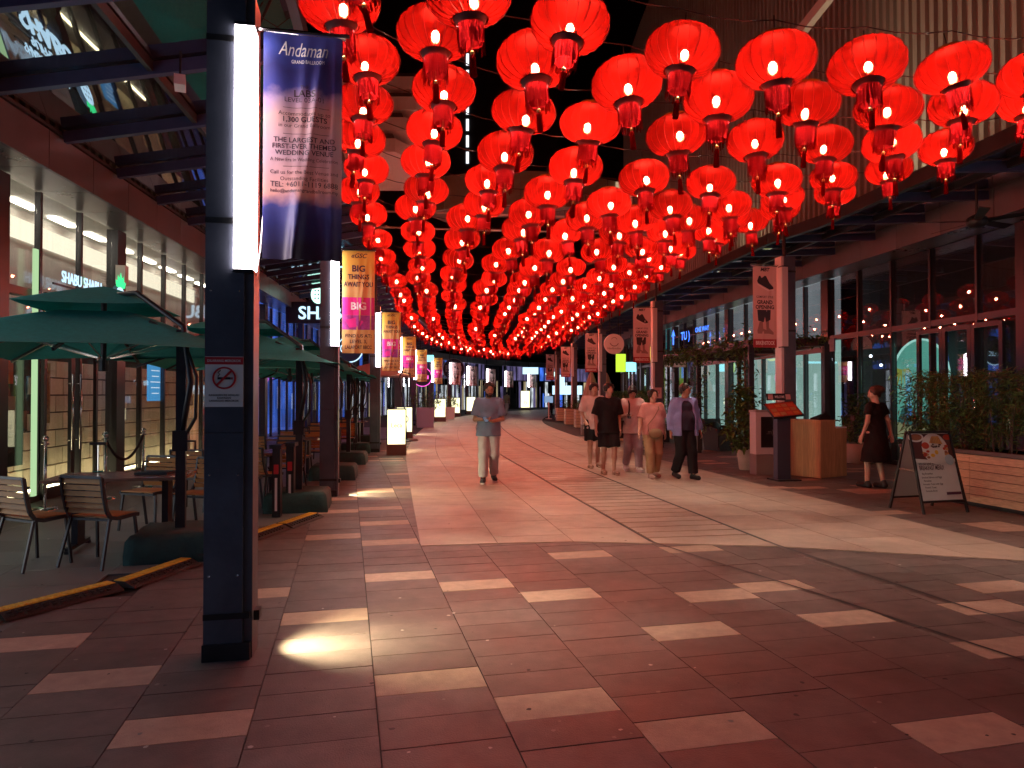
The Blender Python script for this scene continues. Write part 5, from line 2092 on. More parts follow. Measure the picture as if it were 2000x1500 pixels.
fo = leaves(12000, fn, 0.105, [M_leafd, M_leafd, M_leafm, M_leafm, M_leafy], rr, droop=.6, wid=.17).build('foliage', [M_leafd, M_leafd, M_leafm, M_leafm, M_leafy], t, M=Mp)
fo['kind'] = 'stuff'


def fn2():
    c = rr.choice(clumps)
    return (c[0] + rr.gauss(0, .14), c[1] + rr.gauss(0, .10), 1.74 + rr.random() * .18 + .05 * math.sin(6 * c[0]))


fo = leaves(1600, fn2, 0.10, [M_leafy, M_leafm], rr, droop=.2, wid=.17).build('new_growth', [M_leafy, M_leafm], t, M=Mp)
fo['kind'] = 'stuff'
st = MB()
for k in range(60):
    x, y = rr.uniform(0.05, Lp - .05), rr.uniform(.1, .7)
    st.tube([(x, y, .75), (x + rr.uniform(-.06, .06), y, 1.2), (x + rr.uniform(-.15, .15), y, 1.75)], [.010, .008, .003], 4)
o = st.build('stems', M_bark, t, M=Mp)
o['kind'] = 'stuff'

# reception counter of vertical boards with a stepped top
t = empty('reception_counter', (5.78, 13.32, 0), R(12), 'stepped wooden reception counter beside the dark menu stand', 'counter')
# near corner at the origin; one face runs right (+x), one runs back left (-x, +y)
A_, B_, C_ = Vector((0, 0, 0)), Vector((0.74, 0.24, 0)), Vector((-0.30, 0.85, 0))
for k in range(7):
    a = A_.lerp(B_, k / 7)
    b_ = A_.lerp(B_, (k + 1) / 7)
    M = frame(a, b_)
    L = (b_ - a).length
    h = 1.06 if k < 4 else 0.93
    cube('board', M_woodc, t, M, (L / 2, 0.02, h / 2 + .01), (L - .004, 0.035, h))
for k in range(7):
    a = A_.lerp(C_, k / 7)
    b_ = A_.lerp(C_, (k + 1) / 7)
    M = frame(a, b_)
    L = (b_ - a).length
    cube('board', M_woodc, t, M, (L / 2, -0.02, 0.535), (L - .004, 0.035, 1.06))
D_ = B_ + C_
mid = A_.lerp(B_, 4 / 7)
mb = MB()
mb.prism([(A_.x, A_.y), (mid.x, mid.y), ((mid + C_).x, (mid + C_).y), (C_.x, C_.y)], 1.062, 1.09)
mb.build('top', M_woodc, t)
MB().prism([(mid.x + .005, mid.y), (B_.x, B_.y), (D_.x, D_.y), ((mid + C_).x + .005, (mid + C_).y)], 0.932, 0.955).build('low_top', M_white, t)
MB().prism([(A_.x + .05, A_.y + .06), (mid.x, mid.y + .05), ((mid + C_).x, (mid + C_).y - .03), (C_.x + .05, C_.y - .03)], 0.03, 1.055).build('carcass', M_dark, t)
o = MB().add([(-.16, -.11, 0), (.16, -.11, 0), (.17, .1, 0), (-.17, .1, 0), (-.16, -.11, .02), (.16, -.11, .02), (.2, .1, .14), (-.17, .1, .03)],
             [(0, 3, 2, 1), (4, 5, 6, 7), (0, 1, 5, 4), (1, 2, 6, 5), (2, 3, 7, 6), (3, 0, 4, 7)]).build('order_screen', M_black, None, M=Matrix.Translation((5.98, 13.75, 1.092)) @ Matrix.Rotation(.3, 4, 'Z'))
tag(o, 'small black tilted screen lying on top of the wooden counter', 'screen')

# menu stand
t = empty('menu_stand', (4.98, 13.12, 0), R(10), 'dark blue menu stand with a red tilted menu page', 'menu stand')
MB().box((0.04, 0.0, 0.012), (0.46, 0.40, 0.024)).build('foot', M_steel, t)
MB().box((0, 0, 0.60), (0.26, 0.14, 1.17)).build('column', pm('navy_panel', (0.05, 0.055, 0.085), .45), t)
Mo = Matrix.Translation((0.05, 0.03, 1.29)) @ Matrix.Rotation(R(34), 4, 'X') @ Matrix.Rotation(R(-6), 4, 'Y')
MB().box((0, 0, 0), (0.58, 0.44, 0.035)).build('tray', M_steel, t, M=Mo)
pg = MB()
pg.box((0, 0, 0.0195), (0.55, 0.41, 0.004), 0)
rr = random.Random(8)
for i in range(4):
    for j in range(3):
        x, y = -.19 + i * .125, -.13 + j * .12
        pg.box((x, y, 0.0225), (.10, .085, .002), 1 + (i + j) % 3)
pg.build('menu_page', [pm('menu_red', (.45, .06, .03), .35), pm('dish_a', (.6, .22, .06), .4), pm('dish_b', (.45, .28, .12), .4), pm('dish_c', (.6, .1, .05), .4)], t, M=Mo)
Mo2 = Matrix.Translation((0.08, 0.24, 1.53)) @ Matrix.Rotation(R(-12), 4, 'X')
MB().box((0, 0, 0), (0.50, 0.012, 0.13)).build('header', M_black, t, M=Mo2)
hd = MB()
for x_ in (-0.17, 0.19):
    MB().box((x_, -0.008, 0), (.10, .004, .10)).build('card', pm('pale_card', (.55, .35, .33), .5), t, M=Mo2)
put_text(hd, 'WELCOME', 0.015, -0.022, .065, .2, 1, .02, y=-0.009)
hd.build('lettering', [M_white, M_white], t, M=Mo2)

# advertising kiosk
t = empty('advertising_kiosk', (5.0, 14.05, 0), R(6), 'pale advertising kiosk with a dark screen, left of the menu stand', 'kiosk')
MB().box((0, 0, 0.20), (0.50, 0.30, 0.40)).build('base', pm('kiosk_base', (.24, .19, .17), .5), t)
MB().box((0, 0.0, 0.82), (0.50, 0.28, 0.83)).build('case', pm('kiosk_case', (.60, .52, .50), .4), t)
MB().box((0, 0, 1.25), (0.53, 0.31, 0.04)).build('cap', pm('kiosk_cap', (.35, .30, .27), .5), t)
sc_ = MB().box((0.03, -0.146, 0.84), (0.36, 0.014, 0.60)).build('screen', pm('off_screen', (.02, .014, .014), .15), t)
tt = MB()
put_text(tt, '.m)', 0.03, 0.80, 0.13, .14, 0, 0.005, y=-0.155)
tt.build('lettering', pm('dim_text', (.16, .10, .08), .5), t)

# pots with plants -----------------------------------------------------------
def pot(root, r, h, mat=M_pot):
    MB().lathe([(r * .70, 0), (r * .76, 0.02), (r, h), (r * .92, h), (r * .90, h - .04)], 24, cap=False).build('pot', mat, root, True)
    MB().lathe([(0, h - .05), (r * .9, h - .05)], 18).build('soil', M_soil, root)


t = empty('potted_plant', (4.93, 14.95, 0), 0, 'leafy climbing plant in a white pot left of the kiosk', 'plant')
pot(t, 0.20, 0.42)
rr = random.Random(31)


def fn():
    z = rr.uniform(.45, 1.75)
    rad = .42 * (1 - abs(z - 0.85) / 1.35)
    a = rr.uniform(0, 6.28)
    q = rad * math.sqrt(rr.random())
    return (q * math.cos(a) - .08, q * math.sin(a), z)


o = leaves(620, fn, 0.17, [M_leafd, M_leafm, M_leafm], rr, droop=.5, wid=.42).build('foliage', [M_leafd, M_leafm, M_leafm], t)
o['kind'] = 'stuff'
MB().tube([(0, 0, .3), (-.05, .0, 1.0), (.0, 0.02, 1.7), (-.04, 0, 2.5)], [.03, .025, .02, .012], 6).build('stem', M_bark, t)
t = empty('potted_plant', (8.0, 16.4, 0), 0, 'shrub in a wide white pot behind the woman in the black dress', 'plant')
pot(t, 0.42, 0.46)


def fn():
    a = rr.uniform(0, 6.28)
    z = rr.uniform(.5, 1.6)
    q = .38 * math.sqrt(rr.random()) * (1.2 - abs(z - .9) * .7)
    return (q * math.cos(a), q * math.sin(a), z)


o = leaves(420, fn, 0.15, [M_leafd, M_leafm], rr, droop=.4, wid=.4).build('foliage', [M_leafd, M_leafm], t)
o['kind'] = 'stuff'

# pergola frame with vine
t = empty('pergola', (6.3, 19, 0), 0, 'dark steel pergola overgrown with a leafy vine, in front of the mint panels', 'pergola')
PQ = [Vector((6.62, 15.9, 0)), Vector((5.55, 17.0, 0)), Vector((5.15, 24.0, 0)), Vector((7.2, 16.2, 0))]
base = Vector((6.3, 19, 0))
cor = [Vector((6.9, 15.6, 2.72)), Vector((5.35, 15.9, 2.72)), Vector((4.75, 22.5, 2.72)), Vector((7.2, 22.5, 2.72))]
for a, b_ in ((0, 1), (1, 2), (2, 3), (3, 0)):
    MB().bar(cor[a] - base, cor[b_] - base, 0.10, 0.16).build('beam', M_steel, t)
for f in (.25, .5, .75):
    MB().bar(cor[1].lerp(cor[2], f) - base, cor[0].lerp(cor[3], f) - base, .06, .1).build('beam', M_steel, t)
for q in (cor[0], cor[1], cor[2], cor[1].lerp(cor[2], .5), cor[3]):
    MB().box((q.x - base.x, q.y - base.y, 1.34), (.11, .11, 2.68)).build('post', M_steel, t)
rr = random.Random(17)


def fn():
    k = rr.random()
    if k < .52:
        p = cor[1].lerp(cor[2], rr.random())
        p = p + Vector((rr.gauss(0, .10), 0, rr.gauss(0, .13)))
    elif k < .66:
        p = cor[0].lerp(cor[1], rr.random()) + Vector((0, rr.gauss(0, .08), rr.gauss(0.06, .08)))
    else:
        q = rr.choice([cor[1].lerp(cor[2], .04), cor[1].lerp(cor[2], .5), cor[1].lerp(cor[2], .97), cor[1].lerp(cor[2], .04)])
        z = rr.uniform(.5, 2.7)
        p = Vector((q.x + rr.gauss(0, .13), q.y + rr.gauss(0, .13), z))
    return p - base


o = leaves(2600, fn, 0.13, [M_leafd, M_leafm, M_leafm], rr, droop=.5, wid=.45).build('vine', [M_leafd, M_leafm, M_leafm], t)
o['kind'] = 'stuff'

# rattan armchair
t = empty('armchair', (5.85, 20.0, 0), R(28), 'black rattan armchair with a dark cushion beside the white potted climber', 'armchair')
MB().box((0, 0, 0.19), (0.62, 0.60, 0.36)).build('seat_base', M_rattan, t)
MB().box((0, -0.02, 0.41), (0.52, 0.52, 0.10)).build('cushion', pm('cushion', (.06, .06, .065), .8), t)
MB().bar((0, 0.27, 0.2), (0, 0.36, 0.88), 0.62, 0.12).build('backrest', M_rattan, t)
for s in (-1, 1):
    MB().bar((s * .32, -.26, .58), (s * .34, .28, .66), .10, .07).box((s * .31, 0, .35), (.07, .56, .5)).build('arm', M_rattan, t)
pl_ = MB().ball((0, .2, .62), (.22, .10, .20), 10, 6).build('pillow', M_black, t, True)

# round sign hung on the right, small hanging arrow signs
t = empty('round_sign', (3.45, 24.0, 0), R(2), 'round white shop sign with a smiling face mark hanging between shoe banners', 'sign')
MB().lathe([(0, -.04), (.34, -.04), (.345, 0), (.34, .04), (0, .04)], 32).build('disc', pm('round_white', (.70, .66, .66), .5), t, False, Matrix.Translation((0, 0, 3.28)) @ Matrix.Rotation(R(90), 4, 'X'))
tt = MB()
tt.tube([(0.15 * math.cos(a), -.05, 3.36 + .15 * math.sin(a)) for a in np.linspace(3.5, 5.9, 14)], .012, 4)
tt.tube([(.10 * math.cos(a), -.05, 3.40 + .10 * math.sin(a)) for a in np.linspace(.3, 2.8, 10)], .008, 4)
put_text(tt, 'Haviboulou', 0, 3.10, .10, .45, 0, .01, y=-.045)
tt.build('lettering', pm('round_ink', (.20, .12, .13), .5), t)
MB().tube([(-.15, 0, 3.6), (-.15, 0, 4.9)], .01, 4).tube([(.15, 0, 3.6), (.15, 0, 4.9)], .01, 4).build('hanger', M_black, t)

# closed beige parasols
for i, (x, y) in enumerate(((3.55, 31.8), (4.6, 34.5))):
    t = empty('folded_parasol', (x, y, 0), 0, ['folded beige parasol in front, left of the third shoe banner post', 'folded beige parasol behind, right of the third shoe banner post'][i], 'parasol', 'folded beige parasols')

    def wob(tt_, z):
        return 1 + .16 * math.sin(8 * tt_ + z * 1.3)
    MB().lathe([(.10, 1.0), (.34, 1.12), (.40, 1.3), (.30, 1.75), (.17, 2.2), (.08, 2.5), (.02, 2.62)], 40, 0, None, wob).build('canopy', pm('beige_canvas', (.36, .26, .20), .8), t, True)
    MB().tube([(0, 0, 0), (0, 0, 2.6)], .03, 8).build('pole', M_steel, t)
    MB().lathe([(0, .08), (.3, .08), (.3, 0)], 16).build('foot', M_black, t)
# row of wooden planters with hedge, advertising board
for i, (x, y, w, h) in enumerate(((3.35, 33.6, .75, .88), (3.15, 37.0, .8, .85), (3.1, 42.0, .95, .80), (4.1, 24.2, 1.5, .55))):
    t = planter_box(x, y, w, .7, h, R(4), M_woodp, ['slatted wooden planter right behind the white board', 'middle slatted wooden planter with an open end', 'farthest slatted wooden planter beside the small blue notice',
                                                     'low slatted wooden planter behind the walking group'][i], 6, 'planter', 'slatted wooden planters')
    if i != 3:
        shrub(t, w, .6, h, h + .45, 260, .15, [M_leafd, M_leafm], 40 + i, .3)
t = empty('hedge', (4.9, 29, 0), 0, 'dark clipped hedge running behind the walking group', 'hedge')
shrub(t, 0.5, 9.0, 0.4, 1.62, 1, .15, [M_leafd], 3, name='twigs')
rr = random.Random(77)


def fn():
    return (rr.gauss(0, .18) - .0, rr.uniform(-5.5, 7), rr.uniform(.5, 1.62) if rr.random() < .8 else 1.6 + rr.random() * .1)


o = leaves(5000, fn, .14, [M_leafd, M_leafd, M_leafm], rr, droop=.4, wid=.4).build('foliage', [M_leafd, M_leafd, M_leafm], t)
o['kind'] = 'stuff'
MB().box((0, .7, .3), (.6, 12.5, .6)).build('trough', M_steel, t)
t = empty('advertising_board', (2.98, 27.8, 0), R(5), 'pale upright advertising board at the edge of the roadway, behind the men', 'board')
MB().box((0, 0, .2), (.55, .3, .4)).build('base', pm('kiosk_base', (.2, .2, .2)), t)
MB().box((0, 0, .86), (.55, .26, .92)).build('case', pm('kiosk_case', (.2, .2, .2)), t)
MB().box((0, 0, 1.34), (.57, .28, .04)).build('cap', M_steel, t)
t = empty('notice_stand', (2.35, 45.5, 0), 0, 'small pale blue notice on a thin white pole, far right of the street', 'notice')
MB().box((0, 0, 1.25), (.55, .03, .42)).build('board', em('notice_blue', (.35, .5, .75), .75), t)
MB().box((0, 0, .55), (.07, .05, 1.1)).box((0, 0, .02), (.4, .3, .04)).build('pole', M_white, t)

# ceiling fan under the right canopy
fan = empty('ceiling_fan', (7.55, 11.5, 0), .5, 'black ceiling fan on a long rod under the right canopy', 'fan')
MB().tube([(0, 0, 4.5), (0, 0, 5.0)], .022, 8).build('rod', M_black, fan)
MB().lathe([(0, 4.28), (.10, 4.29), (.16, 4.36), (.15, 4.44), (.05, 4.5), (0, 4.5)], 20).build('motor', M_black, fan, True)
for k in range(5):
    a = k * 2 * math.pi / 5
    M = Matrix.Rotation(a, 4, 'Z')
    MB().add([(.14, -.06, 4.40), (.9, -.09, 4.42), (.92, .05, 4.38), (.14, .04, 4.37), (.14, -.06, 4.41), (.9, -.09, 4.43), (.92, .05, 4.39), (.14, .04, 4.38)],
             [(0, 3, 2, 1), (4, 5, 6, 7), (0, 1, 5, 4), (1, 2, 6, 5), (2, 3, 7, 6), (3, 0, 4, 7)]).build('blade', M_black, fan, M=M)

# ================================================================== PEOPLE
class Field:
    """signed distance grid: smooth union of tapered limbs, meshed by surface nets into one continuous skin"""
    def __init__(self, lo, hi, h):
        self.lo = np.array(lo, float)
        self.h = h
        self.n = np.ceil((np.array(hi) - self.lo) / h).astype(int) + 1
        self.f = np.full(self.n, 1.0, np.float32)

    def prim(self, a, b, ra, rb, k=0.02, sx=1.0, sy=1.0, cuts=(), sub=False):
        a, b = np.array(a, float), np.array(b, float)
        r = max(ra, rb) * max(sx, sy, 1) + k + 2 * self.h + 0.02
        i0 = np.maximum(0, np.floor((np.minimum(a, b) - r - self.lo) / self.h).astype(int))
        i1 = np.minimum(self.n, np.ceil((np.maximum(a, b) + r - self.lo) / self.h).astype(int) + 1)
        if np.any(i1 <= i0):
            return
        ax = [self.lo[d] + self.h * np.arange(i0[d], i1[d]) for d in range(3)]
        X, Y, Z = np.meshgrid(*ax, indexing='ij')
        ba = b - a
        L2 = max(1e-9, float(ba @ ba))
        t = np.clip(((X - a[0]) * ba[0] + (Y - a[1]) * ba[1] + (Z - a[2]) * ba[2]) / L2, 0, 1)
        dx, dy, dz = X - a[0] - t * ba[0], Y - a[1] - t * ba[1], Z - a[2] - t * ba[2]
        d = (np.sqrt((dx / sx) ** 2 + (dy / sy) ** 2 + dz ** 2) - (ra + (rb - ra) * t)) * min(sx, sy, 1.0)
        for (p, nrm) in cuts:
            d = np.maximum(d, (X - p[0]) * nrm[0] + (Y - p[1]) * nrm[1] + (Z - p[2]) * nrm[2])
        s = tuple(slice(i0[q], i1[q]) for q in range(3))
        cur = self.f[s]
        if sub:
            self.f[s] = np.maximum(cur, -d)
        else:
            hh = np.clip(0.5 + 0.5 * (cur - d) / k, 0, 1)
            self.f[s] = cur * (1 - hh) + d * hh - k * hh * (1 - hh)

    def cut(self, p, nrm):
        ax = [self.lo[d] + self.h * np.arange(self.n[d]) for d in range(3)]
        X, Y, Z = np.meshgrid(*ax, indexing='ij')
        self.f = np.maximum(self.f, ((X - p[0]) * nrm[0] + (Y - p[1]) * nrm[1] + (Z - p[2]) * nrm[2]).astype(np.float32))

    def folds(self, amp, freq, seed):
        """soft cloth folds"""
        ax = [self.lo[d] + self.h * np.arange(self.n[d]) for d in range(3)]
        X, Y, Z = np.meshgrid(*ax, indexing='ij')
        r = np.random.default_rng(seed)
        p = r.uniform(0, 6.28, 6)
        w = np.sin(freq * (Z * 1.2 + X * .5) + p[0] + 2 * np.sin(9 * X + p[1])) * np.sin(freq * .45 * (Y - X) + p[2]) + .6 * np.sin(freq * 1.7 * (Z * .5 - X + Y * .6) + p[3])
        self.f = self.f + (amp * w).astype(np.float32)

    def mesh(self, name, mat, parent):
        f, h = self.f, self.h
        ins = f < 0
        c = [(i, j, k) for i in (0, 1) for j in (0, 1) for k in (0, 1)]

        def sl(a, o):
            return a[o[0]:a.shape[0] - 1 + o[0], o[1]:a.shape[1] - 1 + o[1], o[2]:a.shape[2] - 1 + o[2]]
        cnt = sum(sl(ins, o).astype(np.int8) for o in c)
        mask = (cnt > 0) & (cnt < 8)
        idx = np.full(mask.shape, -1, np.int64)
        ijk = np.argwhere(mask)
        idx[mask] = np.arange(len(ijk))
        acc = np.zeros((len(ijk), 3))
        num = np.zeros(len(ijk))
        I, J, K = ijk.T
        for a in c:
            for ax in range(3):
                if a[ax]:
                    continue
                b = list(a)
                b[ax] = 1
                fa = f[I + a[0], J + a[1], K + a[2]]
                fb = f[I + b[0], J + b[1], K + b[2]]
                x = (fa < 0) != (fb < 0)
                t = np.where(x, fa / np.where(x, fa - fb, 1), 0)
                p = np.stack([np.full(len(I), q, float) for q in a], 1)
                p[:, ax] += t
                acc += p * x[:, None]
                num += x
        V = self.lo + (ijk + acc / num[:, None]) * h
        F = []
        for ax in range(3):
            A = ins[tuple(slice(0, -1) if d == ax else slice(None) for d in range(3))]
            B = ins[tuple(slice(1, None) if d == ax else slice(None) for d in range(3))]
            e = np.argwhere(A != B)
            o1, o2 = [(1, 2), (2, 0), (0, 1)][ax]
            ok = (e[:, o1] > 0) & (e[:, o2] > 0) & (e[:, o1] < f.shape[o1] - 1) & (e[:, o2] < f.shape[o2] - 1)
            e = e[ok]
            q = []
            for (d1, d2) in ((-1, -1), (0, -1), (0, 0), (-1, 0)):
                g = e.copy()
                g[:, o1] += d1
                g[:, o2] += d2
                q.append(idx[g[:, 0], g[:, 1], g[:, 2]])
            q = np.stack(q, 1)
            flip = ~A[e[:, 0], e[:, 1], e[:, 2]]
            q[flip] = q[flip][:, ::-1]
            F.append(q)
        F = np.concatenate(F)
        F = F[(F >= 0).all(1)]
        me = bpy.data.meshes.new(name)
        me.from_pydata(V.tolist(), [], F.tolist())
        me.materials.append(mat)
        me.polygons.foreach_set('use_smooth', [True] * len(me.polygons))
        me.update()
        return link(name, me, parent)


def V3(*a):
    return np.array(a, float)


def cloth_mat(name, col, rough=.85):
    return pm(name, col, rough, 0, 14, .10, bump=.35, bscale=45, spec=.2)


def hand(F, w, d, side, curl=0.5, palm_n=(0, -1, 0)):
    """palm, four unequal bent fingers and a thumb leaving the side of the palm"""
    d = d / np.linalg.norm(d)
    pn = V3(*palm_n)
    s = np.cross(d, pn)
    s /= np.linalg.norm(s)
    pn = np.cross(s, d)
    p0, p1 = w + d * 0.015, w + d * 0.085
    F.prim(w, p0, .024, .026, .015)
    for k in (-1, -.33, .33, 1):
        F.prim(p0 + s * .014 * k, p1 + s * .027 * k, .017, .014, .012)
    for k, L in zip((-1, -.33, .33, 1), (.066, .078, .082, .070) if side > 0 else (.070, .082, .078, .066)):
        a = p1 + s * .030 * k
        m = a + (d * (1 - .35 * curl) - pn * 0 + pn * .5 * curl) * L * .5
        e = m + (d * (1 - curl) + pn * curl) * L * .5
        F.prim(a, m, .0105, .0095, .004)
        F.prim(m, e, .0095, .008, .004)
    th = p0 + s * (.028 * side)
    m = th + (s * side * .6 + d * .6 + pn * .3) * .04
    F.prim(th, m, .014, .012, .01)
    F.prim(m, m + (d * .8 + pn * .4) * .034, .011, .009, .004)


def make_person(name, loc, rz, H, J, skin, label, hair, wear, seed=0, belly=0.0, female=False, beard=False, look=(0, 0), thin=1.0):
    """local frame: faces -y, x to the viewer's right when it faces the viewer. J: joints for both sides"""
    t = empty(name, loc, rz, label, 'person')
    s = H / 1.75
    t.scale = (s, s, s)
    q = thin
    hz = .93
    F = Field((-.62, -.62, -.03), (.62, .62, 1.82), .0105)
    C = J.get('lean', V3(0, 0, 0))
    neck = V3(0, .01, 1.475) + C
    chest = V3(0, .005, 1.30) + C * .8
    waist = V3(0, 0, 1.10) + C * .4
    hip = V3(0, .0, hz + .02)
    F.prim(hip - V3(.065, 0, 0), hip + V3(.065, 0, 0), .115 * q, .115 * q, .04)
    F.prim(hip, waist, .125 * q, (.115 + belly) * q, .05, 1.15, .85)
    F.prim(waist, chest, (.115 + belly) * q, .125 * q, .05, 1.2, .82)
    F.prim(chest - V3(.09, 0, -.02), chest + V3(.09, 0, .02), .095 * q, .095 * q, .05)
    sh = (.165 if female else .185) * (.9 + .1 * q)
    F.prim(V3(-sh + .03, .01, 1.425) + C, V3(sh - .03, .01, 1.425) + C, .055, .055, .05)
    head = neck + V3(look[0] * .02, -.025 - look[1] * .03, .155 - look[1] * .015)
    F.prim(neck - V3(0, 0, .04), head - V3(0, -.02, .05), .056, .05, .03)
    ca, sa = math.cos(look[0]), math.sin(look[0])
    cb, sb = math.cos(look[1]), math.sin(look[1])

    def hp(x, y, z):       # head local -> person local: turn by look[0], nod by look[1]
        y, z = y * cb + z * -sb * -1 * -1, z * cb + y * sb
        return head + V3(x * ca - y * sa, x * sa + y * ca, z)
    F.prim(hp(0, .008, .035), hp(0, .0, .03), .083, .083, .02, .93, 1.08)
    F.prim(hp(0, -.012, .0), hp(0, -.028, -.075), .072, .043, .03, .95, 1)
    F.prim(hp(0, -.078, .012), hp(0, -.096, -.022), .009, .014, .012)      # nose
    F.prim(hp(-.03, -.075, .035), hp(.03, -.075, .035), .013, .013, .015)  # brow
    F.prim(hp(-.02, -.078, -.050), hp(.02, -.078, -.050), .011, .011, .008)  # lips
    F.prim(hp(-.04, -.055, -.02), hp(-.045, -.05, -.03), .024, .02, .02)
    F.prim(hp(.04, -.055, -.02), hp(.045, -.05, -.03), .024, .02, .02)
    for e in (-1, 1):
        F.prim(hp(e * .078, .012, .02), hp(e * .080, .014, -.015), .016, .011, .008)
    for sd_ in ('L', 'R'):
        sg = 1 if sd_ == 'L' else -1
        S = V3(sg * sh, .01, 1.415) + C
        E, Wr = J['E' + sd_], J['W' + sd_]
        F.prim(S, E, .050 * q, .039 * q, .03)
        F.prim(E, Wr, .040 * q, .026 * q, .02)
        hd = J.get('H' + sd_, Wr - E)
        hand(F, Wr, np.array(hd, float), -sg * J.get('flip', 1), J.get('curl', .45), J.get('P' + sd_, (0, -1, 0) if abs(hd[2]) < .7 * np.linalg.norm(hd) else (-sg, 0, 0)))
        Hp = hip + V3(sg * .085, 0, 0)
        K, A, T = J['K' + sd_], J['A' + sd_], J['T' + sd_]
        F.prim(Hp, K, .092 * q, .056 * q, .04)
        F.prim(K, K * .62 + A * .38 + V3(0, .012, 0), .052 * q, .056 * q, .03)
        F.prim(K * .62 + A * .38 + V3(0, .012, 0), A, .054 * q, .036, .02)
        F.prim(A + V3(0, .02, -.045), T, .036, .030, .02)
    F.mesh('body', skin, t)
    # ---- hair
    G = Field((-.35, -.35, 1.35), (.35, .4, 1.95), .0095)
    ha = hair.get('len', .0)
    G.prim(hp(0, .02, .055), hp(0, .015, .05), .094, .094, .01, .98, 1.08)
    if hair.get('fringe'):
        for k in range(-3, 4):
            G.prim(hp(k * .020, -.06, .10), hp(k * .023, -.088, .050 - .006 * (k % 2)), .022, .012, .012)
    for e in (-1, 1):
        G.prim(hp(e * .07, .02, .06), hp(e * .080, .01, .0 - ha), .028, .018, .02)
        if hair.get('side'):
            G.prim(hp(e * .06, -.03, .09), hp(e * .085, -.04, -.01), .03, .016, .02)
    G.prim(hp(0, .06, .05), hp(0, .065, -.03 - ha), .06, .045, .03)
    if hair.get('bun'):
        G.prim(hp(0, .125, .075), hp(0.01, .13, .06), .05, .05, .03)
        G.prim(hp(0, .08, .1), hp(0, .12, .08), .05, .04, .03)
    # keep the face free
    if not hair.get('fringe'):
        G.prim(hp(0, -.115, -.01), hp(0, -.10, .045), .075, .062, .01, sub=True)
    else:
        G.prim(hp(0, -.12, -.03), hp(0, -.115, .015), .075, .06, .01, sub=True)
    G.folds(.0022, 120, seed)
    G.mesh('hair', hair.get('mat', M_hair), t)
    if beard:
        B = Field((-.2, -.35, 1.4), (.2, .2, 1.8), .008)
        B.prim(hp(-.055, -.03, -.03), hp(-.02, -.055, -.085), .024, .03, .01)
        B.prim(hp(.055, -.03, -.03), hp(.02, -.055, -.085), .024, .03, .01)
        B.prim(hp(-.02, -.062, -.083), hp(.02, -.062, -.083), .032, .032, .01)
        B.prim(hp(-.025, -.085, -.04), hp(.025, -.085, -.04), .009, .009, .006)
        B.mesh('beard', M_hair, t)
    # ---- eyes and mouth
    if not J.get('noface'):
        eb = MB()
        for e in (-1, 1):
            c_ = hp(e * .031, -.082, .018)
            eo = MB().ball(tuple(c_), (.012, .007, .0065), 8, 5).build('eye', M_ink, t, True)
            a_, b_ = hp(e * .014, -.090, .040), hp(e * .050, -.080, .042)
            MB().bar(tuple(a_), tuple(b_), .005, .008).build('eyebrow', hair.get('mat', M_hair), t)
        MB().tube([tuple(hp(-.022, -.086, -.052)), tuple(hp(0, -.091, -.050)), tuple(hp(.022, -.086, -.052))], .004, 5).build('mouth', pm('lip', (.30, .10, .09), .5), t)
    # ---- clothes
    for wi, w in enumerate(wear):
        kind, mat_, p = w
        G = Field((-.62, -.62, -.03), (.62, .62, 1.62), .0115)
        if kind in ('shirt', 'jacket', 'dress'):
            th_ = p.get('thick', .016)
            bot = p.get('bottom', .84)
            wb = p.get('flare', .0)
            G.prim(V3(0, 0, bot - .12), waist, (.152 + wb) * q + th_, (.122 + belly) * q + th_, .05, 1.22, 1.0)
            G.prim(waist, chest, (.12 + belly) * q + th_, .128 * q + th_, .05, 1.2, .86)
            G.prim(chest - V3(.09, 0, -.02), chest + V3(.09, 0, .02), .095 * q + th_, .095 * q + th_, .05)
            G.prim(V3(-sh + .03, .01, 1.425) + C, V3(sh - .03, .01, 1.425) + C, .056 + th_ * .8, .056 + th_ * .8, .05)
            sl = p.get('sleeve', .62)
            for sd_ in ('L', 'R'):
                sg = 1 if sd_ == 'L' else -1
                S = V3(sg * sh, .01, 1.415) + C
                E, Wr = J['E' + sd_], J['W' + sd_]
                if sl <= 1:
                    e = S + (E - S) * sl
                    dr = (E - S) / np.linalg.norm(E - S)
                    G.prim(S, e + dr * .05, .052 * q + th_, .052 * q + th_ * 1.4 + .006, .03, cuts=((e, dr),))
                else:
                    G.prim(S, E, .052 * q + th_, .046 * q + th_, .03)
                    e = E + (Wr - E) * (sl - 1)
                    dr = (Wr - E) / np.linalg.norm(Wr - E)
                    G.prim(E, e + dr * .05, .046 * q + th_, .036 + th_, .03, cuts=((e, dr),))
            if kind == 'dress':
                G.prim(V3(0, .01, 1.0), V3(0, .0, .46), .160 * q, .24, .05, 1.1, 1.0)
            G.folds(p.get('fold', .003), 22, seed + wi)
            # neck opening and hem
            G.prim(neck + V3(0, -.02, .075), neck + V3(0, -.03, .2), .072, .11, .01, sub=True)
            if p.get('vneck'):
                G.prim(neck + V3(0, -.12, -.06), neck + V3(0, -.08, .1), .02, .08, .01, sub=True)
            if kind == 'jacket':
                G.prim(V3(.01, -.26, bot - .2), V3(-.005, -.22, 1.42) + C, .18, .15, .01, sub=True)
            G.cut((0, 0, bot), (0, 0, -1))
        elif kind in ('trousers', 'shorts'):
            th_ = p.get('thick', .014)
            G.prim(hip - V3(.06, 0, -.01), hip + V3(.06, 0, .01), .118 * q + th_ * .5, .118 * q + th_ * .5, .04, cuts=((V3(0, 0, p.get('top', 1.04)), V3(0, 0, 1)),))
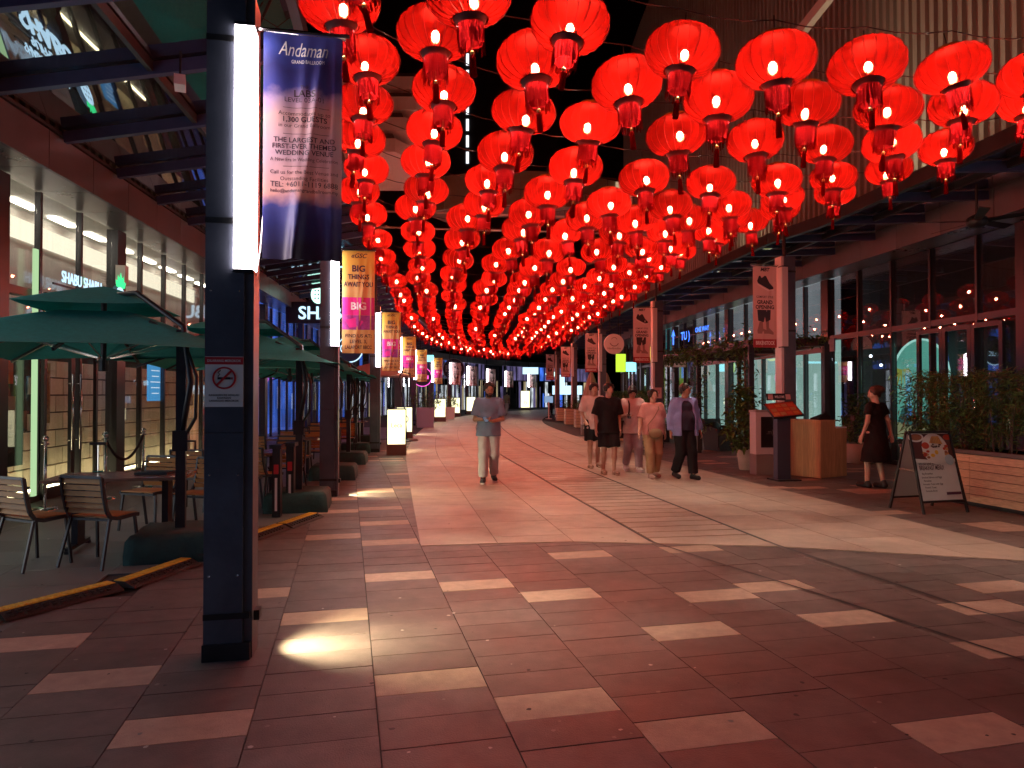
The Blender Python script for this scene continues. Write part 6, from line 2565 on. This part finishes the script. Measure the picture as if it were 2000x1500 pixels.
            G.prim(hip, waist, .128 * q + th_ * .4, (.118 + belly) * q + th_ * .4, .04, 1.15, .86, cuts=((V3(0, 0, p.get('top', 1.04)), V3(0, 0, 1)),))
            for sd_ in ('L', 'R'):
                sg = 1 if sd_ == 'L' else -1
                Hp = hip + V3(sg * .085, 0, 0)
                K, A = J['K' + sd_], J['A' + sd_]
                if kind == 'shorts':
                    e = Hp + (K - Hp) * p.get('len', .95)
                    dr = (K - Hp) / np.linalg.norm(K - Hp)
                    G.prim(Hp, e + dr * .06, .098 * q + th_, .098 * q + th_, .035, cuts=((e, dr),))
                else:
                    G.prim(Hp, K, .096 * q + th_, .064 * q + th_, .035)
                    e = A + (K - A) * p.get('ankle', .04)
                    dr = (A - K) / np.linalg.norm(A - K)
                    G.prim(K, e + dr * .05, .064 * q + th_, .052 * q + th_ * p.get('cuff', 1.0), .03, cuts=((e, dr),))
            G.folds(p.get('fold', .003), 26, seed + 5 + wi)
        G.mesh(p.get('name', kind), mat_, t)
    # ---- shoes
    sm, ss, style = J.get('shoe', (M_black, M_white, 'shoe'))
    for sd_ in ('L', 'R'):
        A, T = J['A' + sd_], J['T' + sd_]
        lo = np.minimum(A, T) - .16
        hi = np.maximum(A, T) + .16
        G = Field(lo, hi, .009)
        heel = A + V3(0, .035, -.055)
        up = V3(0, 0, 1)
        if style == 'sandal':
            G.prim(heel + V3(0, 0, -.022), T + V3(0, -.035, -.02), .034, .04, .01, cuts=((T * 0 + V3(0, 0, min(heel[2], T[2]) - .018), V3(0, 0, 1)),) if abs(heel[2] - T[2]) < .03 else ())
            G.prim(T + V3(-.03, .035, -.0), T + V3(.03, .035, -.0), .038, .038, .01)
        else:
            G.prim(heel, T + V3(0, -.02, 0), .047, .046, .02)
            G.prim(A + V3(0, .01, 0), heel, .045, .045, .02)
        so = G.mesh('shoe', sm, t)
        if style == 'sneaker':
            G = Field(lo, hi, .009)
            G.prim(heel + V3(0, .006, -.022), T + V3(0, -.03, -.018), .049, .05, .01)
            G.cut(tuple(heel + V3(0, 0, -.012) + (0, 0, 0)), tuple(np.cross(V3(1, 0, 0), (T - heel) / np.linalg.norm(T - heel)) * -1 if True else up))
            G.mesh('sole', ss, so)
    return t


def walkJ(la, ra, arml, armr, **kw):
    """la/ra: leg forward swing (m, -y is forward); arms: (elbow, wrist) offsets"""
    J = {}
    for sd_, sg, a in (('L', 1, la), ('R', -1, ra)):
        ax = sg * kw.get('stance', .10)
        foot_y = -a
        lift = max(0, -a) * .25
        A = V3(ax, foot_y, .09 + lift)
        Kx = V3(sg * .095, -abs(a) * .25 - .03 - max(0, a) * .35 + max(0, -a) * .12, .50 + .0)
        J['K' + sd_], J['A' + sd_] = Kx, A
        J['T' + sd_] = A + V3(sg * .015, -.145, -.052 - (lift * .8))
        S = V3(sg * .185, .01, 1.415)
        e, w = (arml, armr)[sd_ == 'R']
        J['E' + sd_] = S + V3(*e)
        J['W' + sd_] = S + V3(*w)
    J.update(kw)
    return J


C_tee = cloth_mat('tee_greyblue', (.15, .20, .30))
C_pants = cloth_mat('trousers_grey', (.46, .44, .46))
C_black = cloth_mat('cloth_black', (.014, .014, .017))
C_pinkw = cloth_mat('tee_pale', (.66, .55, .54))
C_lil = cloth_mat('trousers_lilac', (.42, .36, .40))
C_pink = cloth_mat('top_pink', (.62, .33, .30))
C_khaki = cloth_mat('trousers_khaki', (.40, .28, .16))
C_lav = cloth_mat('shirt_lavender', (.22, .26, .54))
C_navy = cloth_mat('tee_navy', (.028, .028, .05))
C_dress = cloth_mat('dress_black', (.013, .009, .010))
C_sage = cloth_mat('shirt_sage', (.30, .32, .22))
M_sandal = pm('sandal', (.40, .27, .20), .6)
M_shoew = pm('shoe_white', (.7, .66, .64), .5)

# man with the phone, walking towards us
J = walkJ(-.16, .12, ((.055, -.03, -.30), (-.13, -.22, -.33)), ((-.055, -.03, -.30), (.10, -.23, -.30)),
          HL=(-.07, -.04, .015), HR=(.07, -.05, .01), PL=(0, -.3, 1), PR=(0, -.3, 1), curl=.55, shoe=(pm('sneaker_dark', (.03, .03, .035), .6), M_shoew, 'sneaker'))
make_person('person', (-.42, 12.75, .007), R(4), 1.77, J, M_skin2, 'bearded man in grey blue T-shirt and pale trousers, holding a phone', {'mat': M_hair},
            [('shirt', C_tee, {'bottom': .82, 'sleeve': .80, 'thick': .026, 'flare': .018, 'fold': .004}), ('trousers', C_pants, {'thick': .026, 'cuff': 1.2})], 1, .012, beard=True, look=(.25, .25))
ph_ = MB().box((0, 0, 0), (.072, .15, .010)).box((0, 0, .0062), (.066, .14, .002), 1).build('phone', [M_black, em('phone_glow', (.5, .6, .8), .25)], None, M=Matrix.Translation((-.46, 12.44, 1.135)) @ Matrix.Rotation(R(35), 4, 'X') @ Matrix.Rotation(R(20), 4, 'Z'))
tag(ph_, 'dark phone held in both hands by the bearded man', 'phone')
# young man in black
J = walkJ(.10, -.06, ((.05, .03, -.29), (.06, .00, -.56)), ((-.05, .04, -.29), (-.055, .01, -.55)), shoe=(M_sandal, M_sandal, 'sandal'), stance=.085)
make_person('person', (1.90, 14.05, .007), R(10), 1.77, J, M_skin, 'young man in black T-shirt and black shorts, walking in front of another', {'fringe': 1, 'side': 1},
            [('shirt', C_black, {'bottom': .80, 'sleeve': .88, 'thick': .034, 'flare': .03, 'fold': .004}), ('shorts', C_black, {'len': .93, 'thick': .03})], 2, look=(.35, -.08), thin=.95)
# man behind him
J = walkJ(-.08, .10, ((.05, .03, -.29), (.06, .00, -.56)), ((-.06, .02, -.29), (-.03, -.17, -.45)), shoe=(M_sandal, M_sandal, 'sandal'))
make_person('person', (1.76, 15.35, .007), R(8), 1.80, J, M_skin, 'young man in pale pink T-shirt and dark shorts, half hidden behind the one in black', {'fringe': 1, 'side': 1},
            [('shirt', C_pinkw, {'bottom': .80, 'sleeve': .85, 'thick': .03, 'flare': .02}), ('shorts', C_black, {'len': .85, 'thick': .03})], 3, look=(.1, .0), thin=.95)
# young man with shoulder bag looking down at his phone
J = walkJ(.14, -.14, ((.05, .02, -.29), (.06, .02, -.55)), ((-.06, -.02, -.28), (.02, -.24, -.26)), HR=(.06, -.06, -.01), PR=(0, -.2, 1), curl=.5, shoe=(M_shoew, M_shoew, 'sneaker'))
make_person('person', (2.46, 14.55, .007), R(6), 1.74, J, M_skin, 'young man in pale T-shirt with a black bag strap, looking down at his hand', {'fringe': 1, 'side': 1},
            [('shirt', C_pinkw, {'bottom': .78, 'sleeve': .85, 'thick': .03, 'flare': .025, 'fold': .004}), ('trousers', C_lil, {'thick': .028, 'cuff': .8})], 4, look=(-.1, .62), thin=.96)
bg_ = empty('shoulder_bag', (2.46, 14.55, .007), R(6), 'black shoulder bag worn by the young man looking at his hand', 'bag')
MB().tube([(-.12, -.155, 1.12), (-.105, -.165, 1.25), (-.095, -.13, 1.38), (-.095, -.03, 1.47), (-.11, .08, 1.40), (-.2, .14, 1.15), (-.26, .1, .95)], .017, 6).build('strap', M_black, bg_, True)
MB().box((-.25, .08, .86), (.14, .24, .36)).build('pouch', M_black, bg_)
ph_ = MB().box((0, 0, 0), (.07, .14, .01)).build('phone', M_black, None, M=Matrix.Translation((2.34, 14.22, 1.14)) @ Matrix.Rotation(R(30), 4, 'X'))
tag(ph_, 'black phone in the hand of the young man with the bag strap', 'phone')
# woman in pink
J = walkJ(-.10, .14, ((.05, .04, -.27), (.07, -.01, -.52)), ((-.08, -.05, -.27), (-.14, -.15, -.50)), shoe=(pm('shoe_pinkish', (.45, .28, .24), .6), M_shoew, 'shoe'), stance=.09)
make_person('person', (2.66, 13.45, .007), R(8), 1.65, J, M_skin, 'woman in pink top and khaki trousers with a crossbody pouch', {'len': .03, 'side': 1},
            [('trousers', C_khaki, {'thick': .026, 'cuff': .9}), ('shirt', C_pink, {'bottom': .86, 'sleeve': .85, 'thick': .026, 'flare': .0, 'fold': .004})], 5, .03, True, look=(.35, -.05), thin=1.05)
bg_ = empty('crossbody_pouch', (2.66, 13.45, .007), R(8), 'khaki crossbody pouch worn by the woman in pink', 'bag')
MB().ball((-.0, -.165, .84), (.14, .05, .10), 12, 8).build('pouch', pm('pouch', (.30, .22, .12), .7), bg_, True)
MB().tube([(-.13, -.15, .88), (-.14, -.14, 1.0), (-.03, -.19, 1.15), (.07, -.15, 1.30), (.09, -.03, 1.385)], .007, 5).build('strap', pm('pouch_strap', (.25, .16, .09), .7), bg_, True)
# man in navy and lavender
J = walkJ(.12, -.14, ((.07, .03, -.28), (.12, -.03, -.54)), ((-.06, .04, -.28), (-.085, .0, -.54)), shoe=(M_black, M_black, 'shoe'), stance=.115)
make_person('person', (3.22, 13.28, .007), R(14), 1.76, J, M_skin2, 'man in open lavender shirt over a navy T-shirt and black trousers', {'mat': M_hair},
            [('shirt', C_navy, {'bottom': .90, 'sleeve': .5, 'thick': .014, 'vneck': 1}), ('trousers', C_black, {'thick': .028, 'cuff': 1.1}),
             ('jacket', C_lav, {'bottom': .80, 'sleeve': 1.92, 'thick': .032, 'flare': .03, 'fold': .005, 'name': 'open_shirt'})], 6, .035, look=(.75, .05), thin=1.08)
hb = MB().box((0, 0, 0), (.09, .22, .34)).build('hand_bag', M_black, None, M=Matrix.Translation((3.52, 13.42, .70)))
tag(hb, 'black bag hanging behind the man in the lavender shirt', 'bag')
# woman in the black dress, back turned, walking into the shop
J = walkJ(.12, -.08, ((.05, .03, -.26), (.10, -.04, -.50)), ((-.06, .04, -.26), (-.10, .06, -.49)), shoe=(M_black, M_black, 'shoe'), stance=.075, noface=True)
make_person('person', (6.14, 12.0, .0), R(-158), 1.70, J, M_skin, 'woman in short sleeved black dress with her hair up, seen from behind', {'mat': M_hairb, 'bun': 1},
            [('dress', C_dress, {'bottom': .46, 'sleeve': .55, 'thick': .012, 'fold': .004})], 7, 0, True, look=(.75, .1), thin=.94)
# far figures
J = walkJ(.2, -.22, ((.06, .05, -.28), (.06, -.02, -.54)), ((-.06, .03, -.28), (-.08, .0, -.54)), shoe=(M_shoew, M_shoew, 'shoe'))
make_person('person', (-.45, 60.5, .007), R(160), 1.74, J, M_skin, 'small distant man in sage shirt and pale trousers walking away', {}, [('shirt', C_sage, {'sleeve': .8, 'thick': .03}), ('trousers', C_pants, {'thick': .03})], 8)
J = walkJ(.05, -.05, ((.06, .05, -.28), (.06, -.02, -.54)), ((-.06, .03, -.28), (-.08, .0, -.54)), shoe=(M_black, M_shoew, 'shoe'))
make_person('person', (2.9, 54, .007), R(30), 1.70, J, M_skin, 'small distant person in dark clothes near the pale blue notice', {}, [('shirt', C_black, {'sleeve': .8, 'thick': .03}), ('trousers', C_black, {'thick': .03})], 9)

# ================================================================== SHOP SIGNS
E_neonw = em('neon_white', (0.55, 0.82, 1.0), 1.5)
E_neong = em('neon_green', (0.05, 0.75, 0.25), 1.6)
E_neonc = em('neon_cyan', (0.25, 0.85, 1.0), 2.2)
M_signback = pm('sign_back', (0.02, 0.03, 0.06), 0.5)


def pineapple(mb, cx, cz, s, y, mw, mg, mk):
    mb.poly([(cx + .30 * s * math.cos(a), y, cz + .38 * s * math.sin(a)) for a in np.linspace(0, 6.1, 24)], mw)
    for k, a in enumerate((-50, -22, 0, 22, 50)):
        L = .42 * s * (1 - abs(a) / 160)
        dx, dz = math.sin(R(a)), math.cos(R(a))
        bx, bz = cx + dx * .08 * s, cz + .34 * s
        mb.poly([(bx, y - .002 * (k + 1), bz), (bx + dz * .09 * s + dx * L * .5, y - .002 * (k + 1), bz - dx * .09 * s + dz * L * .5), (bx + dx * L, y - .002 * (k + 1), bz + dz * L),
                 (bx - dz * .09 * s + dx * L * .5, y - .002 * (k + 1), bz + dx * .09 * s + dz * L * .5)], mg)
    for i in range(3):
        for j in range(3):
            x, z = cx + (i - 1) * .13 * s, cz + (j - 1) * .16 * s
            mb.poly([(x - .035 * s, y - .004, z), (x, y - .004, z - .05 * s), (x + .035 * s, y - .004, z), (x, y - .004, z + .05 * s)], mk)


sd = LFAC.s_at_y(10.45)
p, q = LFAC.off(sd, .3), LFAC.off(sd + 2.4, .3)
rz = math.atan2(q.y - p.y, q.x - p.x)
# seen from the street the letters must run left to right: facade direction reversed is not needed, local x follows the way along
t = empty('shop_sign', (p.x, p.y, 0), rz, 'white neon lettering sign with a glowing pineapple above the terrace door', 'sign')
mb = MB()
put_text(mb, 'SHABU SHABU', 0.85, 3.28, 0.25, 1.25, 0, 0, y=0, depth=.012)
put_text(mb, 'BUFFET', 0.95, 3.02, 0.25, 0.85, 0, 0, y=0, depth=.012)
put_text(mb, 'SHABU', 1.25, 2.52, 0.58, 2.2, 0, 0, y=0, depth=.03)
mb.build('lettering', E_neonw, t)
mb = MB()
pineapple(mb, 2.1, 3.22, .70, -.03, 0, 1, 2)
po = mb.build('pineapple', [E_neonw, E_neong, M_signback], t)
MB().poly([(2.1 + .24 * math.cos(a), .03, 3.22 + .30 * math.sin(a)) for a in np.linspace(0, 6.2, 24)]).build('pineapple_back', M_signback, t)
for z in (3.24, 2.98, 2.48):
    MB().box((1.25, .07, z), (2.3, .02, .03)).build('rail', M_black, t)
# second sign, hung crosswise beyond the second post
t = empty('shop_sign', (-7.35, 24.6, 0), R(4), 'white neon lettering sign with a green pineapple hung before the blue glass', 'sign')
MB().box((0.95, .05, 4.42), (2.9, .06, .75)).build('backing', M_signback, t)
mb = MB()
put_text(mb, 'SHABU', 0.9, 4.2, 0.62, 2.3, 0, .02, y=0, depth=.04)
mb.build('lettering', E_neonw, t)
mb = MB()
pineapple(mb, 0.62, 5.05, .85, 0, 0, 1, 2)
mb.build('pineapple', [em('neon_mint', (.55, 1, .85), 2.2), E_neong, M_signback], t)
MB().tube([(-.3, .05, 5.0), (-.3, .05, 5.5)], .02, 4).tube([(2.2, .05, 5.0), (2.2, .05, 5.5)], .02, 4).build('hanger', M_black, t)


def ring_sign(x, y, z, r, txt, m, lab, back=True, grp=None):
    t = empty('round_sign', (x, y, 0), R(3), lab, 'sign', grp)
    if back:
        MB().lathe([(0, -.02), (r, -.02), (r, .02), (0, .02)], 28).build('disc', M_signback, t, M=Matrix.Translation((0, .05, z)) @ Matrix.Rotation(R(90), 4, 'X'))
    MB().tube([(r * math.cos(a), 0, z + r * math.sin(a)) for a in np.linspace(0, 6.283, 32)], .025, 6).build('ring', m, t)
    tt = MB()
    put_text(tt, txt, 0, z - r * .2, r * .8 if len(txt) > 1 else r * 1.6, r * 1.5, 0, .03, y=-.02)
    tt.build('lettering', m, t)
    MB().tube([(0, .05, z + r), (0, .05, z + r + 1.2)], .015, 4).build('hanger', M_black, t)


ring_sign(-5.35, 22.0, 5.95, .42, 'B', E_neonc, 'round cyan neon sign with a letter, high beside the leftmost lantern file')
ring_sign(-6.4, 28.0, 3.35, .5, 'O\u00f9duce', E_neonw, 'round white neon sign below the second yellow banner')
ring_sign(-5.3, 42.0, 2.6, .55, 'Lulu', em('neon_magenta', (.9, .1, .6), 1.8), 'round magenta neon sign near the palest yellow banner')
ring_sign(-4.6, 56.0, 3.55, .85, 'BUONO', pm('sign_grey', (.5, .45, .5), .5), 'round grey unlit sign far along the left', True)
# small lit sign boards along the far shops
far_signs = [(-4.9, 38, 3.5, 1.4, .35, 'neon_cyan', 'cyan'), (1.9, 73, 4.0, 1.6, .7, 'neon_white', 'white'), (5.6, 72, 2.0, 3.0, .9, 'neon_white', 'white'), (3.9, 71, 3.6, .8, .8, 'neon_mint', 'mint'),
             (4.75, 31, 2.95, .42, .78, 'lime', 'lime'), (5.2, 31, 2.78, .42, .4, 'cyan', 'cyan'), (3.6, 52, 2.6, .5, .8, 'white', 'white')]
E_lime = em('neon_lime', (.55, .85, .05), 1.3)
SGL = ['long cyan lit sign board low on the far left shops', 'white lit sign board above the street end', 'broad white lit shop front sign at the street end, right', 'diamond mint lit sign hanging at the street end',
       'lime green lit sign board under the second shoe banner', 'cyan lit sign board overlapping the lime one', 'small white lit sign board at the far right shops']
for (x, y, z, w, h, k, cn), lab in zip(far_signs, SGL):
    m = {'cyan': E_neonc, 'white': E_neonw, 'mint': MATS['neon_mint'], 'lime': E_lime}[cn]
    t = empty('lit_sign', (x, y, 0), 0, lab, 'sign')
    M = Matrix.Translation((0, 0, z)) @ (Matrix.Rotation(R(45), 4, 'Y') if cn == 'mint' else Matrix.Identity(4))
    MB().box((0, 0, 0), (w, .1, h)).build('light_face', m, t, M=M)
    MB().tube([(0, 0, z + h / 2), (0, 0, z + h / 2 + 1.2)], .02, 4).build('hanger', M_black, t)
# yellow disc and shop name board near the pergola's far end, glowing blue letters for a sign's reflection in the glass
t = empty('lit_sign', (5.2, 26.5, 0), 0, 'yellow glowing disc sign above the shop name board by the vine', 'sign')
MB().lathe([(0, -.03), (.26, -.03), (.26, .03), (0, .03)], 24).build('disc', em('neon_yellow', (.95, .9, .12), 1.3), t, M=Matrix.Translation((0, 0, 3.10)) @ Matrix.Rotation(R(90), 4, 'X'))
MB().tube([(0, 0, 3.36), (0, 0, 4.9)], .015, 4).build('hanger', M_black, t)
t = empty('name_board', (5.6, 24.6, 0), R(8), 'white shop name board with black brush lettering at the vine', 'sign')
MB().box((0, 0, 2.70), (.85, .06, .36)).build('board', M_white, t)
tt = MB()
put_text(tt, 'ANNAS', 0, 2.60, .32, .7, 0, .03, .1, y=-.035)
tt.build('lettering', M_ink, t)
MB().tube([(-.3, 0, 2.88), (-.3, 0, 4.9)], .012, 4).build('hanger', M_black, t)
t = empty('lit_sign', (6.85, 28.2, 0), R(-80), 'glowing blue arrow and letters standing in for a reflection in upper right glass', 'sign')
E_blue_refl = em('reflection_blue', (.06, .2, 1.0), 2.6)  # emission stands in for a blue sign mirrored in the glass
mb = MB()
Mb = Matrix.Identity(4)
mb.poly([(-1.3, 0, 3.95), (-1.1, 0, 4.25), (-.9, 0, 3.95), (-1.04, 0, 4.0), (-1.04, 0, 3.6), (-1.16, 0, 3.6), (-1.16, 0, 4.0)])
put_text(mb, 'TU )', 0.1, 3.75, .45, 1.2, 0, .02)
put_text(mb, 'ONE WAY', 1.6, 3.95, .25, 1.2, 0, .02)
mb.build('lettering', E_blue_refl, t)
MB().box((.4, .06, 3.9), (3.9, .03, 0.03)).build('rail', M_black, t)
# cameras under the left canopy and a speaker on the column
t = empty('security_camera', (-3.55, 7.55, 4.9), .4, 'small white security camera hanging under the left canopy beam', 'camera')
MB().box((0, -.02, 0), (.11, .22, .11)).build('body', M_white, t)
MB().tube([(0, 0, .05), (0, 0.02, .36)], .014, 6).build('bracket', M_steel, t)
sd = LFAC.s_at_y(12.9)
p = LFAC.off(sd, .2)
t = empty('wall_speaker', (p.x, p.y, 3.75), R(100), 'small pale wall speaker box on the dark column by the pineapple sign', 'speaker')
MB().box((0, 0, 0), (.18, .16, .34)).build('case', M_white, t)
g_ = MB()
for k in range(6):
    g_.box((0, .084, -.12 + k * .048), (.14, .006, .012))
g_.build('grille', M_steel, t)
# up-lighting for the ribbed walls (flood lamps standing on the right canopy, seen only as wash on the wall)
for i, (x, y, e, tgt) in enumerate(((6.7, 15.5, 450, (9.2, 13.5, 10)), (6.2, 24, 250, (8.5, 22, 10)), (7.6, 9.5, 110, (9.9, 8.0, 9.5)))):
    t = empty('flood_lamp', (x, y, 5.15), 0, ['flood lamp on the right canopy washing the brightest ribs', 'flood lamp on the right canopy farther down the street', 'flood lamp on the right canopy nearest to us'][i], 'flood lamp', 'flood lamps on the right canopy')
    MB().box((0, 0, .05), (.3, .2, .1)).build('case', M_black, t)
    l = bpy.data.lights.new('flood', 'SPOT')
    l.energy = e
    l.color = (1.0, .86, .58)
    l.spot_size = R(95)
    l.spot_blend = .8
    l.shadow_soft_size = .1
    lo = bpy.data.objects.new('flood', l)
    COL.objects.link(lo)
    lo.location = (x, y, 5.35)
    dv = Vector(tgt) - Vector((x, y, 5.35))
    lo.rotation_euler = dv.to_track_quat('-Z', 'Y').to_euler()
